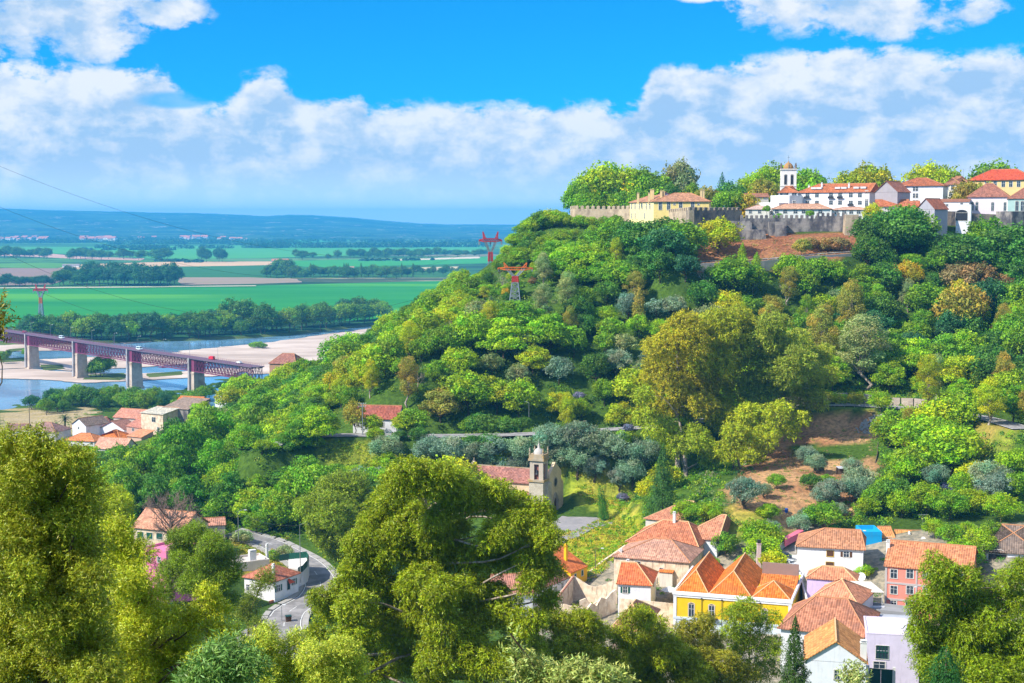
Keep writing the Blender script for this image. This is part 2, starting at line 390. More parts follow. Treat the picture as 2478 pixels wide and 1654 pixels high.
def smooth_path(pts, step=3.0):
    pts = [Vector(p) for p in pts]; out = []
    for i in range(len(pts)-1):
        p0 = pts[max(i-1, 0)]; p1 = pts[i]; p2 = pts[i+1]; p3 = pts[min(i+2, len(pts)-1)]
        n = max(2, int((p2-p1).length/step))
        for k in range(n):
            t = k/n; out.append(.5*((2*p1)+(p2-p0)*t+(2*p0-5*p1+4*p2-p3)*t*t+(3*p1-p0-3*p2+p3)*t**3))
    out.append(pts[-1]); return out
def carve(path, w, fade=7.0, dz=-.12):
    pa = np.array([tuple(p) for p in path]); best = np.full(HZ.shape, 1e9); zz = np.zeros(HZ.shape)
    for i in range(len(pa)-1):
        a, b = pa[i], pa[i+1]; d = b[:2]-a[:2]; L = (d**2).sum()+1e-9
        t = np.clip(((GXX-a[0])*d[0]+(GYY-a[1])*d[1])/L, 0, 1)
        r = np.hypot(GXX-a[0]-t*d[0], GYY-a[1]-t*d[1]); k = r < best
        best[k] = r[k]; zz[k] = (a[2]+(b[2]-a[2])*t)[k]
    m = np.clip(1-(best-w/2-2.2)/fade, 0, 1); m = m*m*(3-2*m); HZ[:] = HZ*(1-m)+(zz+dz)*m
def flat(x, y, r, z, fade=6):
    d = np.hypot(GXX-x, GYY-y); m = np.clip(1-(d-r)/fade, 0, 1); HZ[:] = HZ*(1-m)+z*m
# roads: photo position and height of the centre line
R_mid = smooth_path([gp(u, v, zz) for u, v, zz in ((640,1085,39),(700,1068,40.5),(790,1056,41.5),(900,1054,42),(1050,1056,42),(1200,1054,42.4),(1330,1049,43.2),(1450,1042,44.4),(1600,1032,46),(1750,1012,47.5),(1900,990,49),(2020,981,50),(2130,985,50.3),(2240,994,50.6),(2330,1004,51),(2400,1017,51.5),(2478,1040,52))])
R_low = smooth_path([gp(u, v, zz) for u, v, zz in ((560,1290,25.5),(640,1312,24),(690,1336,23),(745,1368,22.5),(775,1410,22),(758,1448,21.8),(700,1482,21.6),(690,1530,21.5),(745,1580,21.4),(850,1600,21.5))])
R_spur = smooth_path([gp(u, v, zz) for u, v, zz in ((700,1485,21.6),(600,1540,21.6),(480,1620,22))])
R_top = smooth_path([at(u, v, Y) for u, v, Y in ((1640,640,503),(1700,634,510),(1850,628,516),(1960,617,521),(2060,610,528))])
R_lane = smooth_path([gp(u, v, zz) for u, v, zz in ((1990,1275,32.6),(1960,1285,32),(1915,1330,30.5),(1908,1370,29.5),(1925,1410,28),(1945,1450,26.5),(1880,1560,24),(1720,1600,23),(1560,1580,22.6))])
for p, w in ((R_mid, 7), (R_low, 8), (R_spur, 6), (R_top, 6), (R_lane, 4)): carve(p, w)
PLZ = gp(1400, 1272, 25); flat(PLZ.x-2, PLZ.y-4, 14, 25.0, 5); flat(0, 392, 14, 25, 5)

def inpoly(U, V, poly):
    r = np.zeros(U.shape, bool); n = len(poly)
    for i in range(n):
        x0, y0 = poly[i]; x1, y1 = poly[(i+1) % n]
        if y0 == y1: continue
        c = ((y0 > V) != (y1 > V)) & (U < (x1-x0)*(V-y0)/(y1-y0)+x0); r ^= c
    return r
UU, VV = pj(GXX, np.maximum(GYY, 5), HZ)
c0 = np.array((.030, .060, .012)); COL = np.zeros(HZ.shape+(3,))
n1 = vnoise(GXX, GYY, 22, 1); n2 = vnoise(GXX, GYY, 6, 2); nn = (.6*n1+.4*n2)[..., None]
COL[:] = c0+nn*np.array((.045, .085, .006))
ZON = [([(1700,565),(2060,560),(2090,600),(1960,650),(1690,650),(1640,610)], (.20,.075,.045), (.34,.17,.08)),
       ([(1880,1000),(2140,1000),(2130,1060),(2130,1190),(1990,1290),(1800,1250),(1740,1200),(1800,1120),(1880,1060)], (.26,.12,.065), (.46,.29,.15)),
       ([(2280,1010),(2478,1040),(2478,1130),(2350,1080)], (.30,.22,.06), (.18,.24,.03)),
       ([(1330,1290),(1400,1280),(1500,1230),(1560,1280),(1500,1380),(1440,1400),(1350,1400)], (.42,.34,.03), (.13,.26,.012)),
       ([(1340,1130),(1480,1150),(1560,1260),(1480,1260),(1420,1230),(1350,1190)], (.20,.30,.02), (.40,.34,.06)),
       ([(780,1060),(960,1068),(960,1150),(860,1140),(780,1100)], (.30,.30,.03), (.16,.22,.03)),
       ([(560,1310),(680,1345),(690,1400),(600,1400)], (.40,.28,.05), (.16,.24,.03)),
       ([(0,1000),(220,985),(230,1030),(150,1060),(0,1050)], (.42,.34,.24), (.34,.27,.12)),
       ([(1740,1230),(1900,1240),(1900,1300),(1740,1290)], (.40,.30,.07), (.15,.26,.02)),
       ([(1500,1340),(2478,1260),(2478,1500),(1900,1654),(1200,1654),(1300,1450)], (.34,.30,.25), (.22,.20,.15)),
       ([(2020,930),(2120,955),(2300,960),(2300,985),(1900,985)], (.06,.13,.012), (.20,.22,.03))]
for poly, a, b in ZON:
    m = inpoly(UU+(n2-.5)*40, VV+(n1-.5)*25, poly); k = n2[..., None]
    if a == (.26,.12,.065): m &= ~((n1 > .60) & (VV > 1075))
    COL[m] = (np.array(a)*(1-k)+np.array(b)*k)[m]
WOODMASK = np.ones(HZ.shape, bool)
ny, nx = HZ.shape; idx = np.arange(nx*ny).reshape(ny, nx)
Q = np.stack([idx[:-1, :-1], idx[:-1, 1:], idx[1:, 1:], idx[1:, :-1]], -1).reshape(-1, 4)
def groundmat():
    m = newmat('ground_cover'); a = node('ShaderNodeAttribute', attribute_name='Col'); g = node('ShaderNodeNewGeometry'); p = g.outputs['Position']
    n = noise(p, .9, 8, .68); n3 = noise(p, .12, 5)
    k = mix(n.sm(.3, .7), mix(1.0, a.outputs['Color'], (.55, .6, .6), 'MULTIPLY'), mix(1.0, a.outputs['Color'], (1.45, 1.35, 1.2), 'MULTIPLY'))
    finish(princ(k, .95, .05, bump=n, bd=.5)); return m
M_ground = groundmat()
gr = npmesh('ground', np.stack([GXX, GYY, HZ], -1).reshape(-1, 3), Q, M_ground, None, COL.reshape(-1, 3), True); tag(gr, kind='structure')

def asphalt():
    m = newmat('asphalt'); g = node('ShaderNodeNewGeometry'); p = g.outputs['Position']
    n = noise(p, .35, 7, .6); n2 = noise(p, 25, 2)
    finish(princ(mix(n.sm(.35, .7), (.19, .18, .175), (.33, .31, .30)), .9, .2, bump=n2, bd=.01)); return m
M_asph = asphalt(); M_line = simple('road_line', (.7, .7, .66), .7)
def ribbon(mb, path, w, dz=0.0, off=0.0, m=0):
    n = len(path); vs = []
    for i, p in enumerate(path):
        d = (path[min(i+1, n-1)]-path[max(i-1, 0)]); d.z = 0; d.normalize(); s = Vector((d.y, -d.x, 0))
        vs += [p+s*(off-w/2)+Vector((0,0,dz)), p+s*(off+w/2)+Vector((0,0,dz))]
    return mb.add(vs, [(2*i, 2*i+1, 2*i+3, 2*i+2) for i in range(n-1)], m)
def road(name, path, w, kerb=True, lines=True):
    m = MB(); ribbon(m, path, w, .16); o = m.build(name, M_asph); tag(o, kind='structure')
    if lines:
        l = MB()
        for s in (-1, 1): ribbon(l, path, .16, .165, s*(w/2-.35))
        for i in range(0, len(path)-1, 3): ribbon(l, path[i:i+2], .14, .165)
        tag(l.build('road_marking', M_line), kind='structure')
    if kerb:
        k = MB()
        for s in (-1, 1):
            n = len(path)
            for i in range(n-1):
                p, q = path[i], path[i+1]; d = (q-p); d.z = 0; d.normalize(); t = Vector((d.y, -d.x, 0))*s
                a0 = p+t*(w/2); a1 = q+t*(w/2); b0 = p+t*(w/2+1.3); b1 = q+t*(w/2+1.3)
                k.add([a0, a1, b1, b0]+[r+Vector((0,0,.30)) for r in (a0, a1, b1, b0)], [(4,5,6,7),(0,1,5,4),(2,3,7,6)])
        tag(k.build('pavement', M_conc), kind='structure')
road('road', R_mid, 6.4, kerb=False); road('village_road', R_low, 7.5); road('side_road', R_spur, 5, False, False); road('upper_road', R_top, 5.5, False, False)
m = MB(); ribbon(m, R_lane, 3.4, .16); tag(m.build('cobbled_lane', stone('cobbles', (.50,.46,.38), (.42,.38,.31), (.25,.22,.18), .3, .2)), kind='structure')

# ---------------------------------------------------------------- river and plain
def watermat():
    m = newmat('river_water'); g = node('ShaderNodeNewGeometry'); mp = node('ShaderNodeMapping'); lk(g.outputs['Position'], mp.inputs[0]); mp.inputs['Scale'].default_value = (.5, .5, 1); mp.inputs['Rotation'].default_value = (0, 0, .8)
    n = noise(mp.outputs[0], .5, 6, .6); n2 = noise(g.outputs['Position'], .012, 5, .6); n3 = noise(mp.outputs[0], .05, 4)
    k = mix(n2.sm(.35, .65), (.10, .22, .34), (.17, .33, .46))
    finish(princ(k, (n3.sm(.35, .65)*.12)+.10, .5, bump=n, bd=.12, bs=.35)); return m
m = MB(); m.add([(-1500,690,0),(1500,690,0),(1500,1750,0),(-1500,1750,0)], [(0,1,2,3)]); tag(m.build('river', watermat()), kind='structure')
def jag(pts, amp=1.0, sub=6, seed=1, z=0.3):
    r = random.Random(seed); out = []; n = len(pts)
    P = [gp(u, v, z) for u, v in pts]
    for i in range(n):
        a, b = P[i], P[(i+1) % n]
        for k in range(sub):
            t = k/sub; q = a.lerp(b, t); L = (b-a).length
            w = math.sin(t*math.pi)*L*.05*amp
            out.append((q.x+r.uniform(-1, 1)*w, q.y+r.uniform(-1, 1)*w))
    return out
def sheet(name, poly, z, mat, kind='structure', h=None):
    import mathutils
    tri = mathutils.geometry.tessellate_polygon([[Vector((x, y, 0)) for x, y in poly]])
    mb = MB(); n = len(poly)
    mb.add([(x, y, z) for x, y in poly], [tuple(t) for t in tri])
    if h: mb.add([(x, y, z) for x, y in poly]+[(x, y, z-h) for x, y in poly], [(i, (i+1) % n, n+(i+1) % n, n+i) for i in range(n)])
    o = mb.build(name, mat)
    me = o.data
    for p in me.polygons:
        if p.normal.z < -.5: p.flip()
    return tag(o, kind=kind)
def sandmat():
    m = newmat('river_sand'); g = node('ShaderNodeNewGeometry'); p = g.outputs['Position']; mp = node('ShaderNodeMapping'); lk(p, mp.inputs[0]); mp.inputs['Scale'].default_value = (.4, 1, 1)
    n = noise(mp.outputs[0], .03, 7, .6); n2 = noise(p, .2, 6, .65); n4 = noise(mp.outputs[0], .012, 5, .6)
    k = mix(n.sm(.35, .65), (.40, .31, .25), (.60, .49, .41)); k = mix(n2.sm(.6, .75)*.4, k, (.22, .20, .13)); k = mix(n4.sm(.58, .7)*.5, k, (.30, .24, .20))
    finish(princ(k, .95, .1)); return m
M_sand = sandmat()
def fieldmat(name, a, b, sc=.02, row=0, ang=0, streak=None):
    m = newmat(name); g = node('ShaderNodeNewGeometry'); p = g.outputs['Position']; mp = node('ShaderNodeMapping'); lk(p, mp.inputs[0]); mp.inputs['Scale'].default_value = (.22, 1, 1); mp.inputs['Rotation'].default_value = (0, 0, ang)
    n = noise(mp.outputs[0], sc, 6, .6); n2 = noise(p, .25, 5, .7)
    k = mix(n.sm(.3, .7), a, b); k = mix(n2.sm(.4, .8)*.3, k, tuple(x*.6 for x in a))
    if streak: k = mix(noise(mp.outputs[0], sc*.35, 5, .5).sm(.50, .64)*.85, k, streak)
    sp = node('ShaderNodeSeparateXYZ'); lk(mp.outputs[0], sp.inputs[0]); rows = ((S(sp.outputs[1])+noise(p, .01, 3)*30)*(2*math.pi/17.0))._m('SINE')*.5+.5
    k = mix(rows.pw(6)*.16, k, tuple(x*.55 for x in a))
    finish(princ(k, .95, .05)); return m
M_bank = fieldmat('grassy_bank', (.05,.09,.02), (.12,.16,.04), .05)
for i, poly in enumerate(([(430,850),(560,838),(700,822),(860,800),(900,795),(960,800),(900,850),(820,890),(700,905),(600,905),(560,880)],
        [(270,825),(330,822),(400,817),(420,820),(350,829),(300,832)],
        [(-40,838),(60,833),(180,835),(170,848),(60,850),(-40,852)],
        [(-40,880),(60,872),(190,866),(260,862),(360,858),(450,852),(560,850),(600,870),(540,876),(440,882),(330,890),(240,893),(170,898),(90,890),(-40,895)],
        [(-40,897),(60,892),(170,900),(310,905),(440,900),(540,890),(600,895),(560,908),(430,916),(300,923),(200,927),(120,920),(40,917),(-40,915)])):
    sheet('sandbar', jag(poly, 1.2, 6, 40+i), .3+.01*i, M_sand)
for i, poly in enumerate(([(200,908),(300,903),(312,912),(290,921),(200,919)], [(98,884),(150,883),(158,893),(110,897)], [(0,868),(60,866),(66,874),(0,878)], [(355,905),(440,899),(440,908),(360,914)], [(20,846),(66,842),(66,848),(20,852)])):
    sheet('grassy_islet', jag(poly, 1, 5, 70+i), .42+.01*i, M_bank, h=.3)
bank = [(-700, gp(-500,842,0).y)]+[tuple(gp(u, v, 0)[:2]) for u, v in ((-200,838),(0,834),(120,834),(250,831),(330,827),(450,824),(600,818),(700,810),(800,799),(880,790),(960,785),(1100,778),(1300,770))]
BX = [b[0] for b in bank]; BY = [b[1] for b in bank]
plainpoly = bank+[(2500, 1750), (9000, 17000), (-9000, 17000), (-2500, 1300)]
def plainmat():
    m = newmat('farmland'); g = node('ShaderNodeNewGeometry'); p = g.outputs['Position']; mp = node('ShaderNodeMapping'); lk(p, mp.inputs[0]); mp.inputs['Scale'].default_value = (.35, 1.0, 1); mp.inputs['Rotation'].default_value = (0, 0, .12)
    v = node('ShaderNodeTexVoronoi'); lk(mp.outputs[0], v.inputs['Vector']); v.inputs['Scale'].default_value = .0022; v.inputs['Randomness'].default_value = .9
    r = node('ShaderNodeValToRGB'); lk(v.outputs['Color'], r.inputs[0]); r.color_ramp.interpolation = 'CONSTANT'
    E = r.color_ramp.elements; cs = ((0,(.03,.10,.03)),(.2,(.05,.16,.03)),(.38,(.09,.24,.05)),(.52,(.30,.27,.14)),(.6,(.04,.12,.03)),(.75,(.14,.26,.08)),(.88,(.36,.28,.17)))
    E[0].position = 0; E[0].color = (*cs[0][1], 1); E[1].position = cs[1][0]; E[1].color = (*cs[1][1], 1)
    for q, c in cs[2:]: e = E.new(q); e.color = (*c, 1)
    n = noise(mp.outputs[0], .004, 6, .65); n2 = noise(p, .02, 6, .7)
    k = mix(n.sm(.52, .58)*.85, r.outputs[0], (.018, .045, .014)); k = mix(n2.sm(.4, .7)*.3, k, (.03, .07, .02))
    finish(princ(k, .95, .05)); return m
sheet('plain', plainpoly, 2.0, plainmat())
mb = MB(); mb.add([(x, y, 2.0) for x, y in bank]+[(x+4, y-7, -.5) for x, y in bank], [(i, i+1, len(bank)+i+1, len(bank)+i) for i in range(len(bank)-1)]); tag(mb.build('river_bank', M_bank), kind='structure')
G1 = (.035,.20,.025); G2 = (.055,.27,.03)
FLD = [('green_field', [(-80,700),(240,696),(620,692),(760,688),(1000,682),(1400,672),(1400,755),(1000,768),(880,775),(600,788),(300,800),(60,792),(-80,790)], fieldmat('crop_green', (.022,.20,.035), (.04,.26,.04), .012, ang=.1, streak=(.10,.34,.03))),
  ('dark_green_field', [(150,655),(330,648),(560,643),(800,640),(1100,636),(1100,655),(850,668),(600,676),(430,676),(380,690),(240,668)], fieldmat('crop_dark', (.035,.13,.03), (.05,.17,.035), .02, ang=.1)),
  ('stubble_field', [(130,652),(200,640),(420,634),(700,633),(700,641),(560,644),(400,646),(230,652)], fieldmat('stubble', (.55,.36,.20), (.66,.44,.24), .03)),
  ('stubble_field', [(-60,622),(30,620),(210,628),(340,631),(350,626),(200,622),(130,615),(40,612),(-60,612)], fieldmat('stubble_b', (.50,.30,.22), (.58,.36,.26), .03)),
  ('ploughed_field', [(-60,652),(60,648),(150,650),(170,676),(120,690),(-60,692)], fieldmat('ploughed', (.22,.17,.12), (.32,.20,.15), .02)),
  ('ploughed_field', [(430,682),(430,672),(600,672),(720,676),(730,684),(620,688),(440,690)], fieldmat('ploughed_b', (.36,.24,.18), (.26,.22,.13), .03)),
  ('green_field', [(-60,640),(110,636),(200,640),(130,650),(-60,648)], fieldmat('crop_lime', (.08,.24,.03), (.13,.30,.05), .02)),
  ('green_field', [(690,640),(700,632),(900,628),(1150,622),(1300,620),(1300,636),(1100,640),(900,645),(760,650)], fieldmat('crop_mid', (.05,.27,.04), (.06,.31,.06), .02)),
  ('green_field', [(-60,600),(200,598),(420,596),(660,594),(800,598),(1000,600),(1180,605),(1180,612),(900,618),(620,626),(400,628),(200,616),(-60,612)], fieldmat('crop_far', (.07,.30,.06), (.10,.34,.08), .01)),
  ('green_field', [(600,598),(700,590),(900,592),(1180,594),(1180,604),(900,602)], fieldmat('crop_far_b', (.06,.30,.07), (.10,.34,.10), .01)),
  ('sandy_track', [(960,628),(1160,622),(1160,626),(960,632)], fieldmat('track', (.6,.5,.36), (.68,.56,.42), .02)),
  ('sandy_track', [(880,652),(1110,646),(1110,654),(1000,658),(880,656)], fieldmat('track_b', (.48,.42,.2), (.6,.46,.32), .02)),
  ('sandy_track', [(-60,697),(300,695),(620,692),(620,694),(300,697.5),(-60,700)], fieldmat('track_c', (.4,.4,.26), (.5,.5,.3), .02)),
  ('green_field', [(560,588),(640,571),(760,568),(900,574),(900,580),(700,590)], fieldmat('crop_far_c', (.05,.26,.07), (.08,.32,.1), .006)),
  ('stubble_field', [(430,572),(470,566),(560,568),(560,571),(480,573)], fieldmat('stubble_c', (.5,.4,.3), (.6,.5,.38), .01)),
  ('stubble_field', [(870,567),(960,562),(1060,566),(960,571)], fieldmat('stubble_d', (.5,.4,.38), (.6,.46,.42), .01))]
for i, (nm, poly, mt) in enumerate(FLD): sheet(nm, jag(poly, .35, 4, i, 2.2), 2.2+.06*i, mt)
# far hills
def hillmat():
    m = newmat('far_woodland'); g = node('ShaderNodeNewGeometry'); p = g.outputs['Position']
    n = noise(p, .0022, 8, .7); n2 = noise(p, .0012, 5)
    k = mix(n.sm(.42, .6), (.010, .035, .012), (.055, .11, .03)); k = mix(noise(p, .006, 7, .75).sm(.60, .64)*.8, k, (.62, .58, .50)); finish(princ(k, .95, .05)); return m
yy = np.linspace(7600, 17500, 56); us = np.linspace(-500, 1500, 220)
V = []
for Yv in yy:
    for u in us:
        x = (u-W0/2)/F*Yv
        vt = np.interp(u, [-500,0,130,260,420,560,640,700,760,850,930,1010,1080,1200,1500], [506,504,507,511,516,521,525,521,521,526,534,541,543.5,544.5,545])
        zt = CZ+(HOR-vt)/F*15000-2
        t = (Yv-7600)/(15000-7600); s = max(0, min(1, t)); s = s*s*(3-2*s)*(.55+.45*s)
        bump = (vnoise(np.array(x), np.array(Yv), 1500, 4)-.5)*.3+(vnoise(np.array(x), np.array(Yv), 420, 8)-.5)*.16
        z = max(0, zt)*s*(1+bump*(1-s*.6)*1.1)
        if t > 1: z *= max(0, 1-(t-1)*2)
        V.append((x, Yv, 1.0+float(z)+float(vnoise(np.array(x), np.array(Yv), 90, 9))*7*min(1, s*4)))
ii = np.arange(len(V)).reshape(len(yy), len(us))
tag(npmesh('hills', V, np.stack([ii[:-1, :-1], ii[:-1, 1:], ii[1:, 1:], ii[1:, :-1]], -1).reshape(-1, 4), hillmat(), None, None, True), kind='structure')
# air
hz = MB(); hz.box(-9300, 9300, -150, 17800, -6, 262); ho = hz.build('haze', newmat('haze_air')); tag(ho, kind='stuff')
S.nt = ho.data.materials[0].node_tree
pv = node('ShaderNodeVolumePrincipled'); pv.inputs['Color'].default_value = (.08, .48, .98, 1); pv.inputs['Density'].default_value = 9.5e-5; pv.inputs['Anisotropy'].default_value = 0.0
om = node('ShaderNodeOutputMaterial'); lk(pv.outputs[0], om.inputs['Volume'])
# ---------------------------------------------------------------- vegetation
def unit(v): return v/np.maximum(np.linalg.norm(v, axis=-1, keepdims=True), 1e-9)
def rdirs(n, rng): return unit(rng.normal(size=(n, 3)))
def cards(P, N, L, Wd, rng, along=None):
    """leaf cards: rhombi at P facing N, length L, width Wd, long axis along `along`"""
    n = len(P); a = rng.normal(size=(n, 3)) if along is None else along
    t = unit(a-N*(a*N).sum(-1, keepdims=True)); b = np.cross(N, t)
    L = np.broadcast_to(np.asarray(L, float), (n,))[:, None]; Wd = np.broadcast_to(np.asarray(Wd, float), (n,))[:, None]
    V = np.stack([P-t*L/2, P+b*Wd/2-t*L*.08, P+t*L/2, P-b*Wd/2-t*L*.08], 1).reshape(-1, 3)
    return V, np.arange(4*n).reshape(n, 4)
def lobe_points(c, r, n, rng, rough=.22, lo=-.75):
    d = rdirs(int(n*1.35)+8, rng); d = d[d[:, 2] > lo+rng.uniform(-.15, .15, len(d))][:n]
    k = rng.uniform(0, 6.28, (4, 3)); f = rng.uniform(2, 5, (4, 3)); b = np.zeros(len(d))
    for i in range(4): b += np.sin(d@f[i]*1.3+k[i, 0])*np.cos(d[:, i % 3]*f[i, 1]+k[i, 1])
    s = 1+rough*b*.5; q_ = rng.random(len(d)); s = s*np.where(q_ < .22, rng.uniform(.55, .95, len(d)), np.where(q_ > .88, rng.uniform(1.04, 1.32, len(d)), rng.uniform(.93, 1.06, len(d))))
    return c+d*np.asarray(r)*s[:, None], unit(d/np.asarray(r))
def crown(lobes, size, dens, rng, jit=.55, aspect=.7, rough=.22, lo=-.75, tint=.22, prune=True):
    Vs, Qs, Cs = [], [], []; n0 = 0
    for li, (c, r) in enumerate(lobes):
        c = np.asarray(c, float); r = np.asarray(r if hasattr(r, '__len__') else (r, r, r*.8), float)
        area = 12.57*((r[0]*r[1])**1.6/3+2*(r[0]*r[2])**1.6/3)**(1/1.6)
        n = int(area*dens/(size*size*aspect*.5)); P, N = lobe_points(c, r, n, rng, rough, lo)
        if prune:
            keep = np.ones(len(P), bool)
            for lj, (c2, r2) in enumerate(lobes):
                if lj == li: continue
                r2 = np.asarray(r2 if hasattr(r2, '__len__') else (r2, r2, r2*.8), float)
                keep &= (((P-np.asarray(c2))/r2)**2).sum(-1) > .62
            P, N = P[keep], N[keep]
        N2 = unit(N+rng.normal(size=N.shape)*jit+np.array((0, 0, .15)))
        L = size*rng.uniform(.6, 1.35, len(P)); V, Q = cards(P, N2, L, L*aspect, rng)
        cc = np.ones((len(P), 3))*rng.uniform(1-tint, 1+tint, (len(P), 1)); cc[:, 0] *= rng.uniform(.85, 1.25, len(P)); cc *= rng.uniform(.74, 1.25); cc[:, 0] *= rng.uniform(.78, 1.28)
        Vs.append(V); Qs.append(Q+n0); n0 += len(V); Cs.append(np.repeat(cc, 4, 0))
    return np.concatenate(Vs), np.concatenate(Qs), np.concatenate(Cs)
def trunkmesh(name, lobes, h0, r0, mat, parent, rng, lean=(0, 0), base=-1.5, k=6, fork=.5, every=1):
    m = MB(); cs = [Vector(tuple(c)) for c, r in lobes]; top = max(c.z for c in cs)
    ax = Vector((sum(c.x for c in cs)/len(cs), sum(c.y for c in cs)/len(cs), 0))
    P = [Vector((lean[0]*t, lean[1]*t, 0))*1+Vector((ax.x*t*t, ax.y*t*t, base+(top*.8-base)*t)) for t in np.linspace(0, 1, 7)]
    for i in range(1, 6): P[i] += Vector(tuple(rng.normal(size=3)*(.03*top))); 
    m.tube(P, [r0*(1.25-1.0*t) for t in np.linspace(0, 1, 7)], k)
    for c in cs[::every]:
        zt = max(h0, c.z*fork*.9); t = min(1, max(0, (zt-base)/(top*.8-base))); i = min(5, int(t*6)); f = t*6-i
        s = P[i].lerp(P[i+1], f); mid_ = s.lerp(c, .5)+Vector((0, 0, -.06*(c-s).length))+Vector(tuple(rng.normal(size=3)*.05*(c-s).length))
        rr = r0*(1.25-t)*.55; m.tube([s, mid_, c], [rr, rr*.6, rr*.2], max(4, k-2), cap=False)
    return m.build(name, mat, parent, smooth=True)
def dome(n, R, Ht, h0, rng, lr=(.34, .48), flat=1.0):
    L = []
    for i in range(n):
        t = (i+.5)/n; ph = i*2.4+rng.uniform(-.4, .4); z = 1-t*1.25; q = math.sqrt(max(0.05, 1-z*z)) if abs(z) < 1 else .2
        rad = R*rng.uniform(*lr); q *= rng.uniform(.82, 1.18); z *= rng.uniform(.85, 1.12); c = (math.cos(ph)*q*(R-rad*.6), math.sin(ph)*q*(R-rad*.6), h0+(Ht-h0)*.5+z*((Ht-h0)*.5-rad*.35*flat))
        L.append((c, (rad, rad, rad*.8*flat)))
    L.append(((0, 0, h0+(Ht-h0)*.5), (R*.6, R*.6, (Ht-h0)*.38))); return L
PROTO = {}
def proto(kind, var, lobes, size, dens, bark=BARK, r0=.22, h0=2, leaf=LEAF, seed=0, **kw):
    rng = np.random.default_rng(seed); tk = {k: kw.pop(k) for k in ('lean', 'k', 'fork', 'every') if k in kw}
    V, Q, Cc = crown(lobes, size, dens, rng, **kw)
    me = npmesh('crown', V, Q, leaf, None, Cc); t = trunkmesh('trunk', lobes, h0, r0, bark, None, rng, **tk)
    d1, d2 = me.data, t.data; bpy.data.objects.remove(me); bpy.data.objects.remove(t); PROTO.setdefault(kind, []).append((d1, d2))
for v in range(7):
    r = np.random.default_rng(100+v); proto('round', v, dome(15+v % 3*4, 4.7+.3*(v % 3), 9.8+v % 2, 1.4, r, (.20, .42)), .52, 1.0, seed=v, rough=.5, jit=.75, tint=.34)
for v in range(5):
    r = np.random.default_rng(200+v); L = []
    for k, (zz, R) in enumerate(((4.0, 5.2), (5.8, 5.0), (7.4, 3.9), (8.7, 2.3))):
        n = max(3, int(R*1.7))
        for i in range(n): a = i*6.28/n+k+r.uniform(-.3, .3); rr = r.uniform(1.0, 1.8); L.append(((math.cos(a)*(R*r.uniform(.75, 1.1)-rr*.7), math.sin(a)*(R-rr*.7), zz+r.uniform(-.8, .8)), (rr, rr, rr*.6)))
    L.append(((0, 0, 5.4), (2.8, 2.8, 2.6))); proto('spread', v, L, .42, 1.0, seed=20+v, jit=.6, rough=.4, tint=.32)
for v in range(4):
    r = np.random.default_rng(300+v); proto('olive', v, dome(16, 2.9, 6.0, .9, r, (.24, .44)), .27, 1.0, seed=40+v, jit=.9, aspect=.45, rough=.45, r0=.28, h0=1.0, tint=.3)
for v in range(3):
    r = np.random.default_rng(400+v); L = []
    for i in range(20): t = (i+.5)/20; a = i*2.4; R = (1.0+3.2*math.sin(math.pi*min(1, t*1.1+.05)))*r.uniform(.4, 1); rr = r.uniform(1.1, 1.9); L.append(((math.cos(a)*R, math.sin(a)*R, 5+12*t), (rr, rr, rr*.9)))
    proto('eucalyptus', v, L, .36, .85, seed=60+v, bark=BARKP, r0=.30, h0=3, rough=.35, jit=.7, aspect=.5)
for v in range(2):
    r = np.random.default_rng(500+v); L = [((r.uniform(-.3, .3), r.uniform(-.3, .3), 2+t*8), (1.5*(math.sin(math.pi*(.12+.85*t))**.6)*r.uniform(.85, 1.1),)*2+(1.3,)) for t in np.linspace(0, 1, 9)]
    proto('poplar', v, L, .34, 1.0, seed=70+v, rough=.3)
for v in range(3):
    r = np.random.default_rng(600+v); proto('shrub', v, dome(8, 1.5, 2.2, .1, r, (.4, .55)), .22, 1.1, seed=80+v, r0=.08, h0=.2)
def bare(name, Ht, R, rng, mat, loc, label, cat, r0=.22, n=10, sc=1.0):
    root = empty(name, loc, 0, label, cat); m = MB(); b = MB()
    P = [Vector((math.sin(t*3)*.25, math.cos(t*2.3)*.2, -1+(Ht*.62+1)*t)) for t in np.linspace(0, 1, 7)]; m.tube(P, [r0*(1.2-.7*t) for t in np.linspace(0, 1, 7)], 7); m.build('trunk', mat, root, True)
    def br(p, d, L, r, lev):
        q = [p]; 
        for i in range(3): d = (d+Vector(tuple(rng.normal(size=3)*.18))+Vector((0, 0, .08))).normalized(); q.append(q[-1]+d*L/3)
        b.tube(q, [r, r*.8, r*.6, r*.35], 4 if lev else 5, cap=False)
        if lev < 3:
            for k in range(4 if lev < 2 else 5):
                t = rng.uniform(.3, 1); s = q[int(t*2.99)]; dd = (d+Vector(tuple(rng.normal(size=3)*.62))).normalized(); br(s.lerp(q[min(3, int(t*2.99)+1)], .5), dd, L*rng.uniform(.45, .7), r*.5, lev+1)
    for i in range(n):
        a = i*2.4; t = .45+.55*i/n; j = min(5, int(t*6)); e = rng.uniform(.5, 1.4); br(P[j], Vector((math.cos(a), math.sin(a), e)).normalized(), R*rng.uniform(.7, 1.1), r0*.45, 0)
    b.build('branches', mat, root); return root

